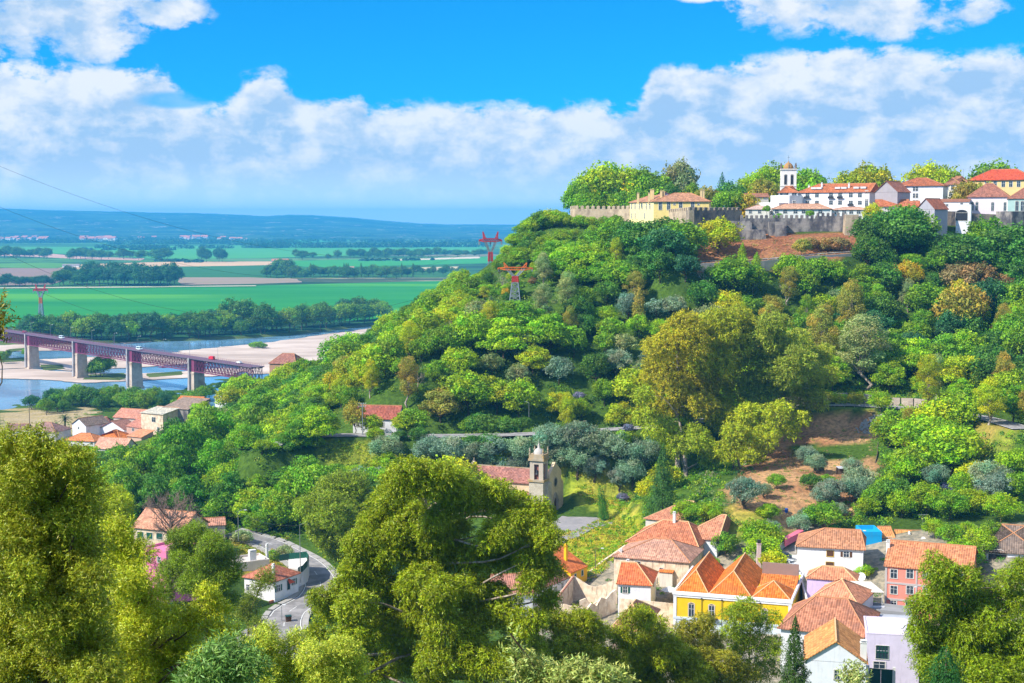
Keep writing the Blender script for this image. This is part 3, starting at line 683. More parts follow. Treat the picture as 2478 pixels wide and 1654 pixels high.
# labels: each tree is described by its look and the landmark it stands nearest to
MARKS = [(60,618,'the small stubble strip on the plain'),(200,618,'the lime green plot on the plain'),(320,622,'the long stubble field'),(390,622,'the middle of the plain'),(513,618,'the tall paired trees'),(678,636,'the lone farm building'),(760,622,'the far end of the green field'),(940,620,'the long row on the plain'),(1100,620,'the field corner under the pylon'),(60,690,'the ploughed field'),(210,680,'the left end of the dark wood'),(340,680,'the right end of the dark wood'),(560,680,'the pale ploughed strip'),(690,668,'the two field masts'),(850,665,'the dark poplars'),(1010,665,'the right end of the field hedge'),(150,800,'the left field pylon'),(300,800,'the first river bend trees'),(450,800,'the thin sand spit'),(560,780,'the tallest bank tree'),(680,790,'the middle of the far bank'),(820,770,'the narrow end of the river'),(930,760,'the hidden end of the river'),(240,900,'the second bridge pier'),(330,960,'the third bridge pier'),(470,940,'the right bridge pier'),(90,960,'the river track'),(1385,505,'the far end of the castle wall'),(1600,500,'the pale yellow palace'),(1665,545,'the sunlit corner of the castle wall'),(1880,560,'the dark buttressed wall'),(1907,430,'the white bell tower'),(2010,470,'the long white apartment block'),
 (2130,470,'the grey gable'),(2215,470,'the square white apartment block'),(2400,430,'the red roofed mansion'),(2230,505,'the small grey gabled house on the wall'),(2400,510,'the pink chapel house'),(1186,600,'the far red pylon'),(1245,690,'the orange topped pylon'),(1617,600,'the lattice mast'),
 (1255,850,'the pole in the wooded slope'),(960,925,'the ruined wall in the woods'),(910,1010,'the red roofed roadside house'),(878,1060,'the tall concrete pole'),(685,870,'the domed roof by the river'),(430,990,'the grey concrete buildings'),(260,1080,'the riverside village'),
 (400,1230,'the bare dead tree'),(480,1080,'the broad acacia'),(1310,1160,'the church tower'),(1400,1240,'the church forecourt'),(1452,1210,'the leaning cypress'),(1640,1170,'the dark conifer'),(1780,900,'the tall eucalyptus grove'),(2050,985,'the bend of the hill road'),(2250,950,'the yellow roadside tree'),(1900,1225,'the green hut'),
 (2000,1130,'the bare brown field'),(2080,600,'the retaining wall road'),(2300,760,'the rust tinged tree'),(2478,880,'the upper valley side'),(2100,1010,'the stone heap'),(2390,1130,'the grey allotment shed'),(740,1380,'the curving village road'),(620,1380,'the house with the red awning'),(1600,820,'the silver green thicket'),(1950,760,'the golden poplar'),(1450,900,'the middle of the wooded slope'),(1050,760,'the ridge above the plain'),(700,1000,'the foot of the ridge'),(1150,1060,'the olive terrace'),(1500,1060,'the upper end of the olive terrace')]
SEEN = {}
def ordw(n): return ('', 'second ', 'third ', 'fourth ', 'fifth ', 'sixth ', 'seventh ', 'eighth ', 'ninth ', 'tenth ', 'eleventh ', 'twelfth ', 'thirteenth ', 'fourteenth ', 'fifteenth ', 'sixteenth ', 'seventeenth ', 'eighteenth ', 'nineteenth ', 'twentieth ', 'twenty-first ', 'twenty-second ', 'twenty-third ', 'twenty-fourth ', 'twenty-fifth ', 'twenty-sixth ', 'twenty-seventh ', 'twenty-eighth ')[min(n, 27)]
PEND = []
def defer(o, desc, u, v): PEND.append((o, desc, u, v))
def flush_labels():
    G = {}
    for o, desc, u, v in PEND:
        m = min(MARKS, key=lambda m: (m[0]-u)**2+((m[1]-v)*1.5)**2); dx, dy = u-m[0], v-m[1]
        rel = ('above', 'below')[dy > 0] if abs(dy) > abs(dx)*.6 else ('left of', 'right of')[dx > 0]
        G.setdefault((desc, rel, m[2]), []).append((math.hypot(dx, dy), o))
    for (desc, rel, mk), L in G.items():
        L.sort(key=lambda q: q[0])
        for i, (d, o) in enumerate(L):
            o['label'] = f'{desc} {rel} {mk}' if len(L) == 1 else f'{ordw(i) or "first "}{desc} {rel} {mk}'
TONES = {'bright green':(.25,.45,.006),'yellow green':(.40,.50,.006),'mid green':(.17,.36,.010),'dark green':(.085,.23,.020),'deep bluish green':(.045,.17,.055),
 'silver green':(.22,.34,.21),'olive gold':(.34,.33,.04),'ochre brown':(.30,.22,.07),'golden yellow':(.50,.40,.015),'pale dusty green':(.27,.37,.13)}
KN = {'round':('broadleaf_tree','tree',''),'spread':('acacia_tree','tree','layered '),'olive':('olive_tree','olive tree',''),'eucalyptus':('eucalyptus_tree','eucalyptus',''),'poplar':('poplar_tree','poplar',''),'shrub':('bush','bush','')}
def plant(kind, loc, h, tone, group=None, wf=1.0, label=None, sink=.3, var=None, colr=None, szw=True, name=None):
    bh = {'round':9.8,'spread':9.2,'olive':5.2,'eucalyptus':18,'poplar':10.5,'shrub':2.2}[kind]
    L = PROTO[kind]; d1, d2 = L[random.randrange(len(L)) if var is None else var % len(L)]; s = h/bh
    c = colr or TONES[tone]; j = random.uniform(.86, 1.16); c = (c[0]*j*random.uniform(.9, 1.12), c[1]*j, c[2]*j*random.uniform(.85, 1.2))
    nm = name or KN[kind][0]; r = empty(nm, (loc[0], loc[1], loc[2]-sink), random.uniform(0, 6.28), None, KN[kind][1], group, (s*wf, s*wf*random.uniform(.92, 1.08), s))
    a = bpy.data.objects.new('crown', d1); C.objects.link(a); a.parent = r; a.color = (*c, 1)
    b = bpy.data.objects.new('trunk', d2); C.objects.link(b); b.parent = r
    if label: r['label'] = label
    else:
        u, v = pj(loc[0], loc[1], loc[2]+h*.6); sz = ('small ' if h < bh*.78 else 'large ' if h > bh*1.15 else '')
        defer(r, f'{sz}{tone} {KN[kind][2]}{KN[kind][1]}', u, v)
    return r
# clearings in photo space where no wild tree stands (checked at the tree's foot and middle)
CLEAR = [([(1700,560),(2070,560),(2070,625),(1960,650),(1700,650),(1680,600)]), ([(1870,955),(2140,955),(2330,980),(2478,1010),(2478,1060),(2300,1020),(2130,1010),(2140,1180),(2060,1190),(1990,1290),(1740,1290),(1740,1200),(1830,1130),(1880,1060)]),
 [(1120,1090),(1380,1060),(1480,1150),(1560,1220),(1560,1300),(1500,1400),(1200,1400),(1120,1200)], [(560,1290),(800,1330),(830,1654),(300,1654),(300,1240),(500,1240)], [(-50,960),(240,960),(330,940),(480,940),(600,930),(620,960),(560,980),(470,1000),(400,1080),(300,1130),(-50,1130)],
 [(1400,1290),(1500,1250),(2478,1250),(2478,1654),(1200,1654),(1200,1400)], [(850,970),(950,970),(960,1120),(780,1120),(780,1030),(850,1030)]]
def inside(u, v, poly):
    r = False; n = len(poly)
    for i in range(n):
        (x0, y0), (x1, y1) = poly[i], poly[(i+1) % n]
        if (y0 > v) != (y1 > v) and u < (x1-x0)*(v-y0)/(y1-y0)+x0: r = not r
    return r
allroad = [np.array([tuple(p)[:2] for p in P]) for P in (R_mid, R_low, R_top)]
OCC = []
def nearroad(x, y, d): return any(np.hypot(P[:, 0]-x, P[:, 1]-y).min() < d for P in allroad)
HERO = [(480,1085,120,110),(1740,960,170,230)]
def forest():
    r = random.Random(5); pts = []; cnt = {'round':0,'spread':0,'olive':0}
    y = 372.0; row = 0
    while y < 655:
        sp = 8.6 if y > 440 else 8.0; x = -215+(row % 2)*sp/2
        while x < 235:
            X_, Y_ = x+r.uniform(-2.4, 2.4), y+r.uniform(-3.4, 3.4); x += sp
            z = H(X_, Y_); u, v = pj(X_, Y_, z); um, vm = pj(X_, Y_, z+5)
            if u < -40 or u > 2530 or v > 1300 or z < 4: continue
            if X_ > 20 and Y_ > (590 if X_ < 44 else 553 if X_ < 64 else 534): continue
            if Y_ > 612 and u > 1130: continue
            if any(inside(u, v, p) or inside(um, vm, p) for p in CLEAR): continue
            if nearroad(X_, Y_, 5.6): continue
            if 1560 < u < 1930 and 1000 < v < 1190 and Y_ < 425: continue
            if 970 < u < 1560 and 1050 < v < 1180: continue
            if 1680 < u and v > 1060 and r.random() < .3: continue
            # hidden behind the crest?
            ridge = at(u, v-25, Y_); blocked = False
            for k in range(1, 9):
                q = at(um, vm-30, Y_*(1-.05*k))
                if H(q.x, q.y) > q.z+.5: blocked = True; break
            if blocked: continue
            pts.append((u, v, X_, Y_, z))
        y += 10.6 if y > 440 else 10.0; row += 1
    for u, v, X_, Y_, z in pts:
        q = vnoise(np.array(X_), np.array(Y_*.8), 26, 21)+r.uniform(-.22, .22); q2 = vnoise(np.array(X_), np.array(Y_), 40, 33)+r.uniform(-.2, .2)
        kind = 'round'; tone = 'mid green'; h = r.choice((r.uniform(6, 9), r.uniform(8, 12), r.uniform(9, 14)))
        if q2 > .66: kind = 'spread'
        if q < .20: tone = 'dark green'
        elif q < .40: tone = 'mid green'
        elif q < .70: tone = 'bright green'
        else: tone = 'yellow green'
        if u < 800 and v > 930: kind = 'spread' if r.random() < .6 else 'round'; tone = r.choice(('bright green','bright green','mid green','dark green'))
        # patches the photograph shows
        sil = ((u-1590)/150)**2+((v-880)/115)**2 < 1 or ((u-1330)/170)**2+((v-930)/70)**2 < .8 or ((u-1190)/60)**2+((v-800)/50)**2 < 1
        if sil and r.random() < .66: tone, kind, h = r.choice((('silver green','olive',7.5),('silver green','round',8),('pale dusty green','round',7.5))); h *= r.uniform(.85, 1.1)
        if ((u-1640)/130)**2+((v-620)/100)**2 < 1: tone = r.choice(('dark green','deep bluish green','dark green'))
        if u > 2030 and v < 800: tone = r.choice(('deep bluish green','dark green','dark green','mid green')); h *= 1.12
        if u > 2030 and 800 <= v < 900: tone = r.choice(('dark green','mid green','deep bluish green','bright green'))
        if 1700 < u < 2050 and 700 < v < 900: tone = r.choice(('olive gold','pale dusty green','mid green','yellow green','olive gold','bright green')); kind = r.choice(('round','eucalyptus','round')); h = r.uniform(8, 12) if kind == 'round' else r.uniform(13, 17)
        if 2300 < u and 640 < v < 790 and r.random() < .4: tone = 'ochre brown'
        if r.random() < .02: tone = r.choice(('ochre brown','golden yellow','olive gold'))
        if r.random() < .05 and v > 640 and Y_ < 540: kind = 'eucalyptus'; h = r.uniform(12, 16); tone = r.choice(('olive gold','pale dusty green','yellow green'))
        if X_ > 8 and Y_ > 556 and u < 1560: h = min(h, 4.2)
        elif u < 1345 and Y_ > 575: h = min(h, 6.5)
        if abs(u-1247) < 62 and 600 < v < 815 and Y_ < 564: h = min(h, 3.4)
        if abs(u-1187) < 42 and v < 790: h = min(h, 5.5)
        plant(kind, (X_, Y_, z), h, tone, 'wild trees covering the hillside', wf=r.uniform(.85, 1.25))
    return pts
FP = forest()

def bushmass(name, pts, size, n, tones, seed, label=None, cat=None, zs=.6, card=.30, kind='stuff'):
    """one loose mass of low growth: clumps of leaf cards at the given points"""
    rng = np.random.default_rng(seed); Vs, Qs, Cs = [], [], []; n0 = 0
    for (x, y, z) in pts:
        r = size*rng.uniform(.5, 1.3); d = rdirs(n, rng); d[:, 2] = abs(d[:, 2]); P = d*np.array((r, r, r*zs))*rng.uniform(.75, 1.05, (n, 1))+np.array((x, y, z))
        N = unit(d+rng.normal(size=d.shape)*.6); L = card*rng.uniform(.6, 1.5, n); V, Q = cards(P, N, L, L*.6, rng)
        c = np.array(tones[rng.integers(len(tones))])*rng.uniform(.75, 1.25); Vs.append(V); Qs.append(Q+n0); n0 += len(V); Cs.append(np.repeat(c*rng.uniform(.7, 1.3, (n, 1)), 4, 0))
    o = npmesh(name, np.concatenate(Vs), np.concatenate(Qs), LEAF, None, np.concatenate(Cs)); o.color = (1, 1, 1, 1)
    return tag(o, label, cat, None, kind)
def scatter(test, n, seed, x0=-215, x1=235, y0=330, y1=610, zoff=0):
    r = random.Random(seed); out = []; k = 0
    while len(out) < n and k < n*30:
        k += 1; x = r.uniform(x0, x1); y = r.uniform(y0, y1); z = H(x, y); u, v = pj(x, y, z)
        if -30 < u < 2510 and test(x, y, z, u, v): out.append((x, y, z+zoff))
    return out
def wild(x, y, z, u, v): return z > 5 and not any(inside(u, v, p) for p in CLEAR) and not nearroad(x, y, 4.6) and not (x > 20 and y > (598 if x < 44 else 560 if x < 64 else 534))
bushmass('undergrowth', scatter(wild, 5200, 3), 1.8, 44, [(.09,.22,.012),(.16,.32,.010),(.05,.14,.02),(.22,.30,.02)], 5, card=.5)
# ---------------------------------------------------------------- buildings
class Fr:
    """local frame of a building: origin A, x along the front to B, y away from the viewer"""
    def __init__(s, A, B, zb):
        s.A = Vector((A.x, A.y, zb)); d = Vector((B.x-A.x, B.y-A.y, 0)); s.w = d.length; s.ex = d.normalized(); s.ey = Vector((-s.ex.y, s.ex.x, 0))
        s.rz = math.atan2(s.ex.y, s.ex.x)
    def loc(s, p): q = Vector(p)-s.A; return Vector((q.dot(s.ex), q.dot(s.ey), q.z))
    def on(s, u, v, axis='y', val=0.0):
        """local point where the sight line through a photo position meets the wall plane"""
        a = s.loc(at(u, v, 100)); o = s.loc((0, 0, CZ)); d = a-o; i = 1 if axis == 'y' else 0
        t = (val-o[i])/d[i]; return o+d*t
def solid(mb, polys, t, m=0):
    """closed slab below the given polygons (vertices shared by value)"""
    n0 = len(mb.v); V = []; ix = {}
    def k(p):
        q = (round(p[0], 3), round(p[1], 3), round(p[2], 3))
        if q not in ix: ix[q] = len(V); V.append(q)
        return ix[q]
    fs = [tuple(k(p) for p in poly) for poly in polys]; n = len(V)
    V2 = V+[(x, y, z-t) for x, y, z in V]; E = {}
    for f in fs:
        for i in range(len(f)): E[(f[i], f[(i+1) % len(f)])] = 1
    sides = [(b, a, a+n, b+n) for (a, b) in E if (b, a) not in E]
    mb.add(V2, fs+[tuple(i+n for i in reversed(f)) for f in fs]+sides, m); return mb
def roofpolys(x0, x1, y0, y1, ze, zr, kind, a0=None, a1=None):
    """kind: 'x' gable with ridge along x, 'y' gable with ridge along y, 'hx'/'hy' hip, 'sx' shed rising to +y, 'yf' ridge along y hipped in front"""
    h = zr-ze
    if kind in ('x', 'hx'):
        ym = (y0+y1)/2; d = (y1-y0)/2; a = (d if a0 is None else a0) if kind == 'hx' else (a0 or 0); b = (d if a1 is None else a1) if kind == 'hx' else (a1 or 0)
        R0, R1 = (x0+a, ym, zr), (x1-b, ym, zr); A, B, Cc, D = (x0,y0,ze), (x1,y0,ze), (x1,y1,ze), (x0,y1,ze)
        P = [[A, B, R1, R0], [Cc, D, R0, R1]]
        if a: P.append([D, A, R0])
        if b: P.append([B, Cc, R1])
        return P, (R0, R1), [p for p in ((A, R0), (D, R0)) if a]+[p for p in ((B, R1), (Cc, R1)) if b]
    if kind in ('y', 'hy', 'yf'):
        xm = (x0+x1)/2; d = (x1-x0)/2; a = (d if a0 is None else a0) if kind in ('hy', 'yf') else 0; b = (d if a1 is None else a1) if kind == 'hy' else 0
        R0, R1 = (xm, y0+a, zr), (xm, y1-b, zr); A, B, Cc, D = (x0,y0,ze), (x1,y0,ze), (x1,y1,ze), (x0,y1,ze)
        P = [[D, A, R0, R1], [B, Cc, R1, R0]]
        if a: P.append([A, B, R0])
        if b: P.append([Cc, D, R1])
        return P, (R0, R1), [p for p in ((A, R0), (B, R0)) if a]+[p for p in ((Cc, R1), (D, R1)) if b]
    if kind == 's': return [[(x0,y0,ze),(x1,y0,ze),(x1,y1,zr),(x0,y1,zr)]], ((x0,y1,zr),(x1,y1,zr)), []
    if kind == 'sr': return [[(x0,y0,ze),(x1,y0,zr),(x1,y1,zr),(x0,y1,ze)]], ((x1,y0,zr),(x1,y1,zr)), []
CAPM = simple('ridge_tiles', (.50,.24,.12), .85, .1, 0, .3, 3)
def make_roof(root, x0, x1, y0, y1, ze, zr, kind, col, ov=.45, a0=None, a1=None, wallmat=None, cap=True, capm=None):
    P, R, hips = roofpolys(x0-ov, x1+ov, y0-ov, y1+ov, ze, zr, kind, a0, a1)
    mb = MB(); solid(mb, P, .16); o = mb.build('roof', tile(col), root, uv=True)
    if cap and R:
        c = MB(); c.bar(Vector(R[0])+Vector((0,0,.03)), Vector(R[1])+Vector((0,0,.03)), .16)
        for a, b in hips: c.bar(Vector(a)+Vector((0,0,.02)), Vector(b)+Vector((0,0,.03)), .13)
        c.build('ridge_cap', capm or CAPM, o)
    if wallmat:
        g = MB(); zt = zr-.30
        if kind == 'x':
            ym = (y0+y1)/2
            for xa in (x0, x1-.25): g = MB(); g.add([(xa,y0,ze-.05),(xa,y1,ze-.05),(xa,ym,zt),(xa+.25,y0,ze-.05),(xa+.25,y1,ze-.05),(xa+.25,ym,zt)], [(0,2,1),(3,4,5),(0,1,4,3),(1,2,5,4),(2,0,3,5)]).build('gable', wallmat, root)
            g = MB()
        elif kind == 'y':
            xm = (x0+x1)/2
            for ya in (y0, y1-.25): g = MB(); g.add([(x0,ya,ze-.05),(x1,ya,ze-.05),(xm,ya,zt),(x0,ya+.25,ze-.05),(x1,ya+.25,ze-.05),(xm,ya+.25,zt)], [(0,1,2),(3,5,4),(0,3,4,1),(1,4,5,2),(2,5,3,0)]).build('gable', wallmat, root)
            g = MB()
        elif kind in ('s', 'sr'):
            if kind == 's': g.add([(x0,y0,ze-.05),(x1,y0,ze-.05),(x1,y1,ze-.05),(x0,y1,ze-.05),(x1,y1,zt),(x0,y1,zt)], [(0,1,4,5),(1,2,4),(0,5,3),(2,3,5,4)])
            else: g.add([(x0,y0,ze-.05),(x1,y0,ze-.05),(x1,y1,ze-.05),(x0,y1,ze-.05),(x1,y0,zt),(x1,y1,zt)], [(0,1,4),(1,2,5,4),(2,3,5),(0,4,5,3)])
        if g.v: g.build('gable', wallmat, root)
    return o
def opening(root, face, s, z, w, h, kind='win', trim=M_trim, sh=None, W=0, D=0, arch=False, fill=None):
    """window or door lying on a wall: face F (y=0), L (x=0), R (x=W); s = metres along the wall to its centre, z = its centre"""
    def tr(a, o, c):
        if face == 'F': return (a, -o, c)
        if face == 'L': return (-o, a, c)
        return (W+o, a, c)
    def bx(mb, a0, a1, o0, o1, c0, c1, m=0):
        p = [tr(a, o, c) for a, o, c in ((a0,o0,c0),(a1,o0,c0),(a1,o1,c0),(a0,o1,c0),(a0,o0,c1),(a1,o0,c1),(a1,o1,c1),(a0,o1,c1))]
        mb.add(p, [(0,3,2,1),(4,5,6,7),(0,1,5,4),(1,2,6,5),(2,3,7,6),(3,0,4,7)], m)
    f = MB(); t = .11
    bx(f, s-w/2-t, s+w/2+t, -.02, .075, z+h/2, z+h/2+t); bx(f, s-w/2-t-.04, s+w/2+t+.04, -.02, .11, z-h/2-t, z-h/2)
    bx(f, s-w/2-t, s-w/2, -.02, .075, z-h/2, z+h/2); bx(f, s+w/2, s+w/2+t, -.02, .075, z-h/2, z+h/2)
    if arch:
        n = 8
        for i in range(n):
            a, b = math.pi*i/n, math.pi*(i+1)/n; r0, r1 = w/2, w/2+t*1.6
            q = [(s+r*math.cos(x), z+h/2+r*math.sin(x)*.55) for r, x in ((r0,a),(r1,a),(r1,b),(r0,b))]
            f.add([tr(a_, .08, c_) for a_, c_ in q]+[tr(a_, -.02, c_) for a_, c_ in q], [(0,1,2,3),(4,7,6,5),(0,4,5,1),(1,5,6,2),(2,6,7,3),(3,7,4,0)])
    nm = 'door' if kind == 'door' else 'window'
    o = f.build(nm, trim, root)
    g = MB(); bx(g, s-w/2, s+w/2, -.02, .02, z-h/2, z+h/2)
    if arch: g.add([tr(s+w/2*math.cos(math.pi*i/8), .02, z+h/2+w/2*.55*math.sin(math.pi*i/8)) for i in range(9)], [tuple(range(9))])
    g.build('panel' if kind == 'door' else 'pane', fill or (M_dkgreen if kind == 'door' else M_glass), o)
    if kind == 'win' and not fill:
        c = MB(); bx(c, s-.03, s+.03, .02, .05, z-h/2, z+h/2); bx(c, s-w/2, s+w/2, .02, .045, z+h*.12-.025, z+h*.12+.025)
        for e in (s-w/2, s+w/2-.06): bx(c, e, e+.06, .02, .05, z-h/2, z+h/2)
        c.build('sash', M_frame, o)
    if sh:
        for e in (s-w/2-t-w*.42, s+w/2+t):
            c = MB(); bx(c, e, e+w*.42, .0, .06, z-h/2, z+h/2); c.build('shutter', sh, o)
    return o
def chimney(root, x, y, z0, z1, a=.7, b=.5, mat=None, capc=(.45,.25,.18)):
    m = MB(); m.box(x-a/2, x+a/2, y-b/2, y+b/2, z0, z1); m.box(x-a/2-.08, x+a/2+.08, y-b/2-.08, y+b/2+.08, z1, z1+.1); m.box(x-a/2+.05, x-a/2+.15, y-b/2+.02, y+b/2-.02, z1+.1, z1+.35); m.box(x+a/2-.15, x+a/2-.05, y-b/2+.02, y+b/2-.02, z1+.1, z1+.35)
    m.box(x-a/2, x+a/2, y-b/2-.02, y+b/2+.02, z1+.35, z1+.43); return m.build('chimney', mat or M_white, root)
def building(name, label, cat, A, B, ze, zb, depth, wall, roof=None, rise=3, rc=(.42,.13,.055), ov=.45, a0=None, a1=None, wins=(), group=None, mat=None, chim=(), para=None, capm=None):
    """A, B: photo positions of the two visible front eave corners at height ze"""
    a, b = gp(*A, ze) if len(A) == 2 else at(*A), gp(*B, ze) if len(B) == 2 else at(*B)
    fr = Fr(a, b, zb); cen = fr.A+fr.ex*(fr.w/2)+fr.ey*(depth/2)
    root = empty(name, fr.A, fr.rz, label, cat, group); W, D, h = fr.w, depth, ze-zb; wm = mat or paint(wall)
    w = MB(); w.box(0, W, 0, D, -4, h-(.12 if roof else 0)); w.build('wall', wm, root, uv=True)
    if roof: make_roof(root, 0, W, 0, D, h, h+rise, roof, rc, ov, a0, a1, wm if roof in ('x', 'y', 's', 'sr') else None, capm=capm)
    else:
        p = MB(); t = .25; ph = para or .7
        p.box(0-.03, W+.03, -.03, t, h, h+ph); p.box(-.03, W+.03, D-t, D+.03, h, h+ph); p.box(-.03, t, t, D-t, h, h+ph); p.box(W-t, W+.03, t, D-t, h, h+ph); p.build('parapet', wm, root)
    for q in wins:
        face, u, v, ww, hh = q[:5]; k = dict(q[5]) if len(q) > 5 else {}
        p = fr.on(u, v, 'y', 0) if face == 'F' else fr.on(u, v, 'x', 0 if face == 'L' else W); s = p.x if face == 'F' else p.y
        opening(root, face, s, p.z, ww, hh, W=W, D=D, **k)
    for q in chim: chimney(root, *q)
    return root, fr
STW = (.44,.36,.25)
M_stone = stone('pale_limestone', (.58,.46,.31), (.46,.35,.24), (.34,.26,.18), 1.1, .5, (.24,.18,.13), .56)
M_stoned = stone('dark_and_shaded_limestone', (.40,.32,.23), (.30,.24,.18), (.14,.12,.11), 1.1, .5, (.09,.085,.09), .50)  # darker copy of the limestone; holds the shaded castle wall's tone
M_stoneb = stone('stained_concrete', (.36,.32,.28), (.29,.26,.24), (.2,.18,.17), 2.2, 1.1, (.075,.07,.08), .49)
TR = (.42,.125,.05); TO = (.66,.19,.035); TB = (.36,.15,.085); TP = (.50,.22,.15); TG = (.24,.17,.13)
# --- the walled hilltop
def wall_run(name, label, pts, zb, th, mat, merl=True, group=None, mw=1.25, gap=.9, mh=1.15):
    """pts: photo position of the wall top and its distance"""
    P = [at(*p) for p in pts]; root = empty(name, (P[0].x, P[0].y, zb), 0, label, 'wall', group); root['kind'] = 'thing'; o = P[0]; m = MB(); e = MB()
    for i in range(len(P)-1):
        a, b = P[i]-Vector((o.x, o.y, zb)), P[i+1]-Vector((o.x, o.y, zb)); d = (b-a); d.z = 0; L = d.length; d.normalize(); n = Vector((-d.y, d.x, 0))*th
        za, zc = a.z-mh, b.z-mh
        A_, B_ = Vector((a.x, a.y, 0)), Vector((b.x, b.y, 0)); q = Vector((0, 0, 1))
        m.add([A_-q*16, B_-q*16, B_+n-q*16, A_+n-q*16, A_+q*za, B_+q*zc, B_+n+q*zc, A_+n+q*za], [(0,3,2,1),(4,5,6,7),(0,1,5,4),(1,2,6,5),(2,3,7,6),(3,0,4,7)])
        if merl:
            k = max(1, int(L/(mw+gap))); st = L/k
            for j in range(k):
                s0 = j*st; s1 = s0+st*mw/(mw+gap); z0 = za+(zc-za)*s0/L-.02; z1 = z0+mh
                c = [A_+d*s0-n*.012, A_+d*s1-n*.012, A_+d*s1+n*.45, A_+d*s0+n*.45]
                e.add([p+q*z0 for p in c]+[p+q*z1 for p in c]+[(c[0]+c[2])/2+q*(z1+.22)], [(0,3,2,1),(0,1,5,4),(1,2,6,5),(2,3,7,6),(3,0,4,7),(4,5,8),(5,6,8),(6,7,8),(7,4,8)])
    m.build('masonry', mat, root, uv=True)
    if e.v: tag(e.build('battlement', mat, root, uv=True), kind=None)
    return root
wall_run('castle_wall', 'sunlit ochre battlemented wall at the far end of the hilltop, under large round trees', [(1380,500,612),(1392,499,604),(1470,500,600),(1538,499,590)], 98, 2, M_stone)
wall_run('castle_wall', 'sunlit tan battlemented wall running down from the pale yellow palace to the corner', [(1602,509,566),(1668,502,538)], 96, 2, M_stone)
wall_run('castle_wall', 'grey brown battlemented wall to the right of the sunlit wall corner', [(1668.5,502,538),(1730,503,545),(1795,503,552)], 95, 2, M_stoned)  # side turned from the sun, its shade put into the stone colour
r_ = wall_run('castle_wall', 'long dark stained wall with buttresses below the white apartments', [(1792,522,550),(1900,521,550),(1975,522,549),(1976,516,549),(2050,516,547),(2051,521,547),(2105,525,546)], 95, 2.2, M_stoneb, mw=1.0, gap=.8)
for (u, vt, vb, Y, w, dp, mt) in ((1888,537,575,547.5,4.0,3.4,M_stoneb),(1868,537,562,548,2.4,1.6,M_stoneb),(1792,535,560,548,8,3,M_stoneb),(1808,556,585,545,13,4.5,M_stoneb),(2060,520,556,544.5,5,3,M_stone)):
    p = at(u, vt, Y); q = at(u, vb, Y); m = MB(); m.frus(p.x-r_.location.x, Y-r_.location.y, q.z-95-6, p.z-95, w*1.15, dp*1.5, w, dp); m.build('buttress', mt, r_, uv=True)
wall_run('retaining_wall', 'grey concrete retaining wall under the brown slope below the castle', [(1690,638,499),(1850,631,506),(1960,620,513),(2062,614,519)], 80, .6, M_conc, merl=False, mh=0)
wall_run('retaining_wall', 'tall pale stone rampart under the small grey gabled house', [(2225,520,560),(2262,527,556)], 92, 3, M_stoned, merl=False, mh=0)
wall_run('retaining_wall', 'long grey rampart under the chapel terrace at the upper right', [(2262,511,566),(2312,512,566),(2340,516,564),(2420,520,566)], 92, 3, M_stoned, merl=False, mh=0)
wall_run('retaining_wall', 'tall grey streaked rampart at the right edge of the hilltop', [(2410,512,562),(2450,512,556),(2520,512,560)], 88, 3, M_stoneb, merl=False, mh=0)
def winrow(face, us, v, w, h, **k): return [(face, u, v, w, h, k) for u in us]
YP = (.80,.62,.22)
DKW = dict(trim=M_trim)
# palace: left end's sunlight put into a paler yellow, front facing right
pr, pf = building('palace', 'pale yellow palace with orange hipped roof and tall chimneys behind the castle wall', 'palace', (1582,488,560), (1716,490,556), at(1582,488,560).z, 98, 15, YP, 'hx', 3.4, (.50,.24,.13), .6,
    wins=winrow('F', (1598,1618,1647,1676), 499, 1.3, 3.0, fill=None)+winrow('F', (1632,1690), 495, .8, .5))
pr2, pf2 = building('palace_wing', 'pale yellow gable-less wing of the palace lit by the sun, facing the plain', 'palace', (1524,489,590), (1582,488,561), at(1582,488,560).z, 98, 12, (.84,.70,.34), 'hx', 2.6, (.50,.24,.13), .5, wins=winrow('F', (1529,1537,1547,1554,1564,1573), 500, 1.2, 2.3)+winrow('F', (1529,1537,1560), 523, 1.0, 2.2))
for u, v, Y, h in ((1544,487,575,4.8),(1571,488,566,5.0),(1600,484,565,5.5),(1604,484,566,5.5),(1580,484,568,6.2),(1576,484,569,6.2),(1606,476,574,3.0)):
    q = pf.loc(at(u, v, Y)); chimney(pr, q.x, max(1, q.y), q.z-1, q.z+h*.62, .9, .7, paint((.70,.52,.26)))
for u in (1697, 1702): q = pf.loc(at(u, 480, 562)); chimney(pr, q.x, q.y, 4, q.z+3, .9, .8, paint((.70,.52,.26)))
building('house', 'mauve gabled house behind the roof of the yellow palace', 'house', (1580,480,592), (1640,480,592), at(1580,480,592).z, 103, 10, (.55,.38,.42), 'y', 2.6, TP)
building('house', 'low cream house with red roof among the trees left of the bell tower', 'house', (1806,477,612), (1860,476,612), at(1806,477,612).z, 106, 9, (.66,.62,.55), 'x', 1.6, TB, chim=((4, 3, 4, 6.4, 2.0, 1),))
def flat_win(us, v, w=1.7, h=1.6, **k): return winrow('F', us, v, w, h, **k)
Z1 = at(1990, 466, 585).z
ap, af = building('apartment_block', 'long white apartment block with red tiled roof and dormer skylights beside the bell tower', 'apartment block', (1930,465,592), (2104,467,575), Z1, 106, 13, (.80,.80,.82), 'hx', 3.6, (.50,.15,.055), .5, a1=.2,
    wins=flat_win((1954,1977,2011,2033,2059,2081), 473)+flat_win((1954,1977,2011,2033,2059,2081), 491)+flat_win((2097,), 474, 1.3, 4, fill=M_blind)+flat_win((2097,), 492, 1.3, 3), chim=((9,4,10.5,15,.6,.6),(21,3,10.5,14.6,.6,.6),(3,5,9.5,14,.8,.5)))
q = MB()
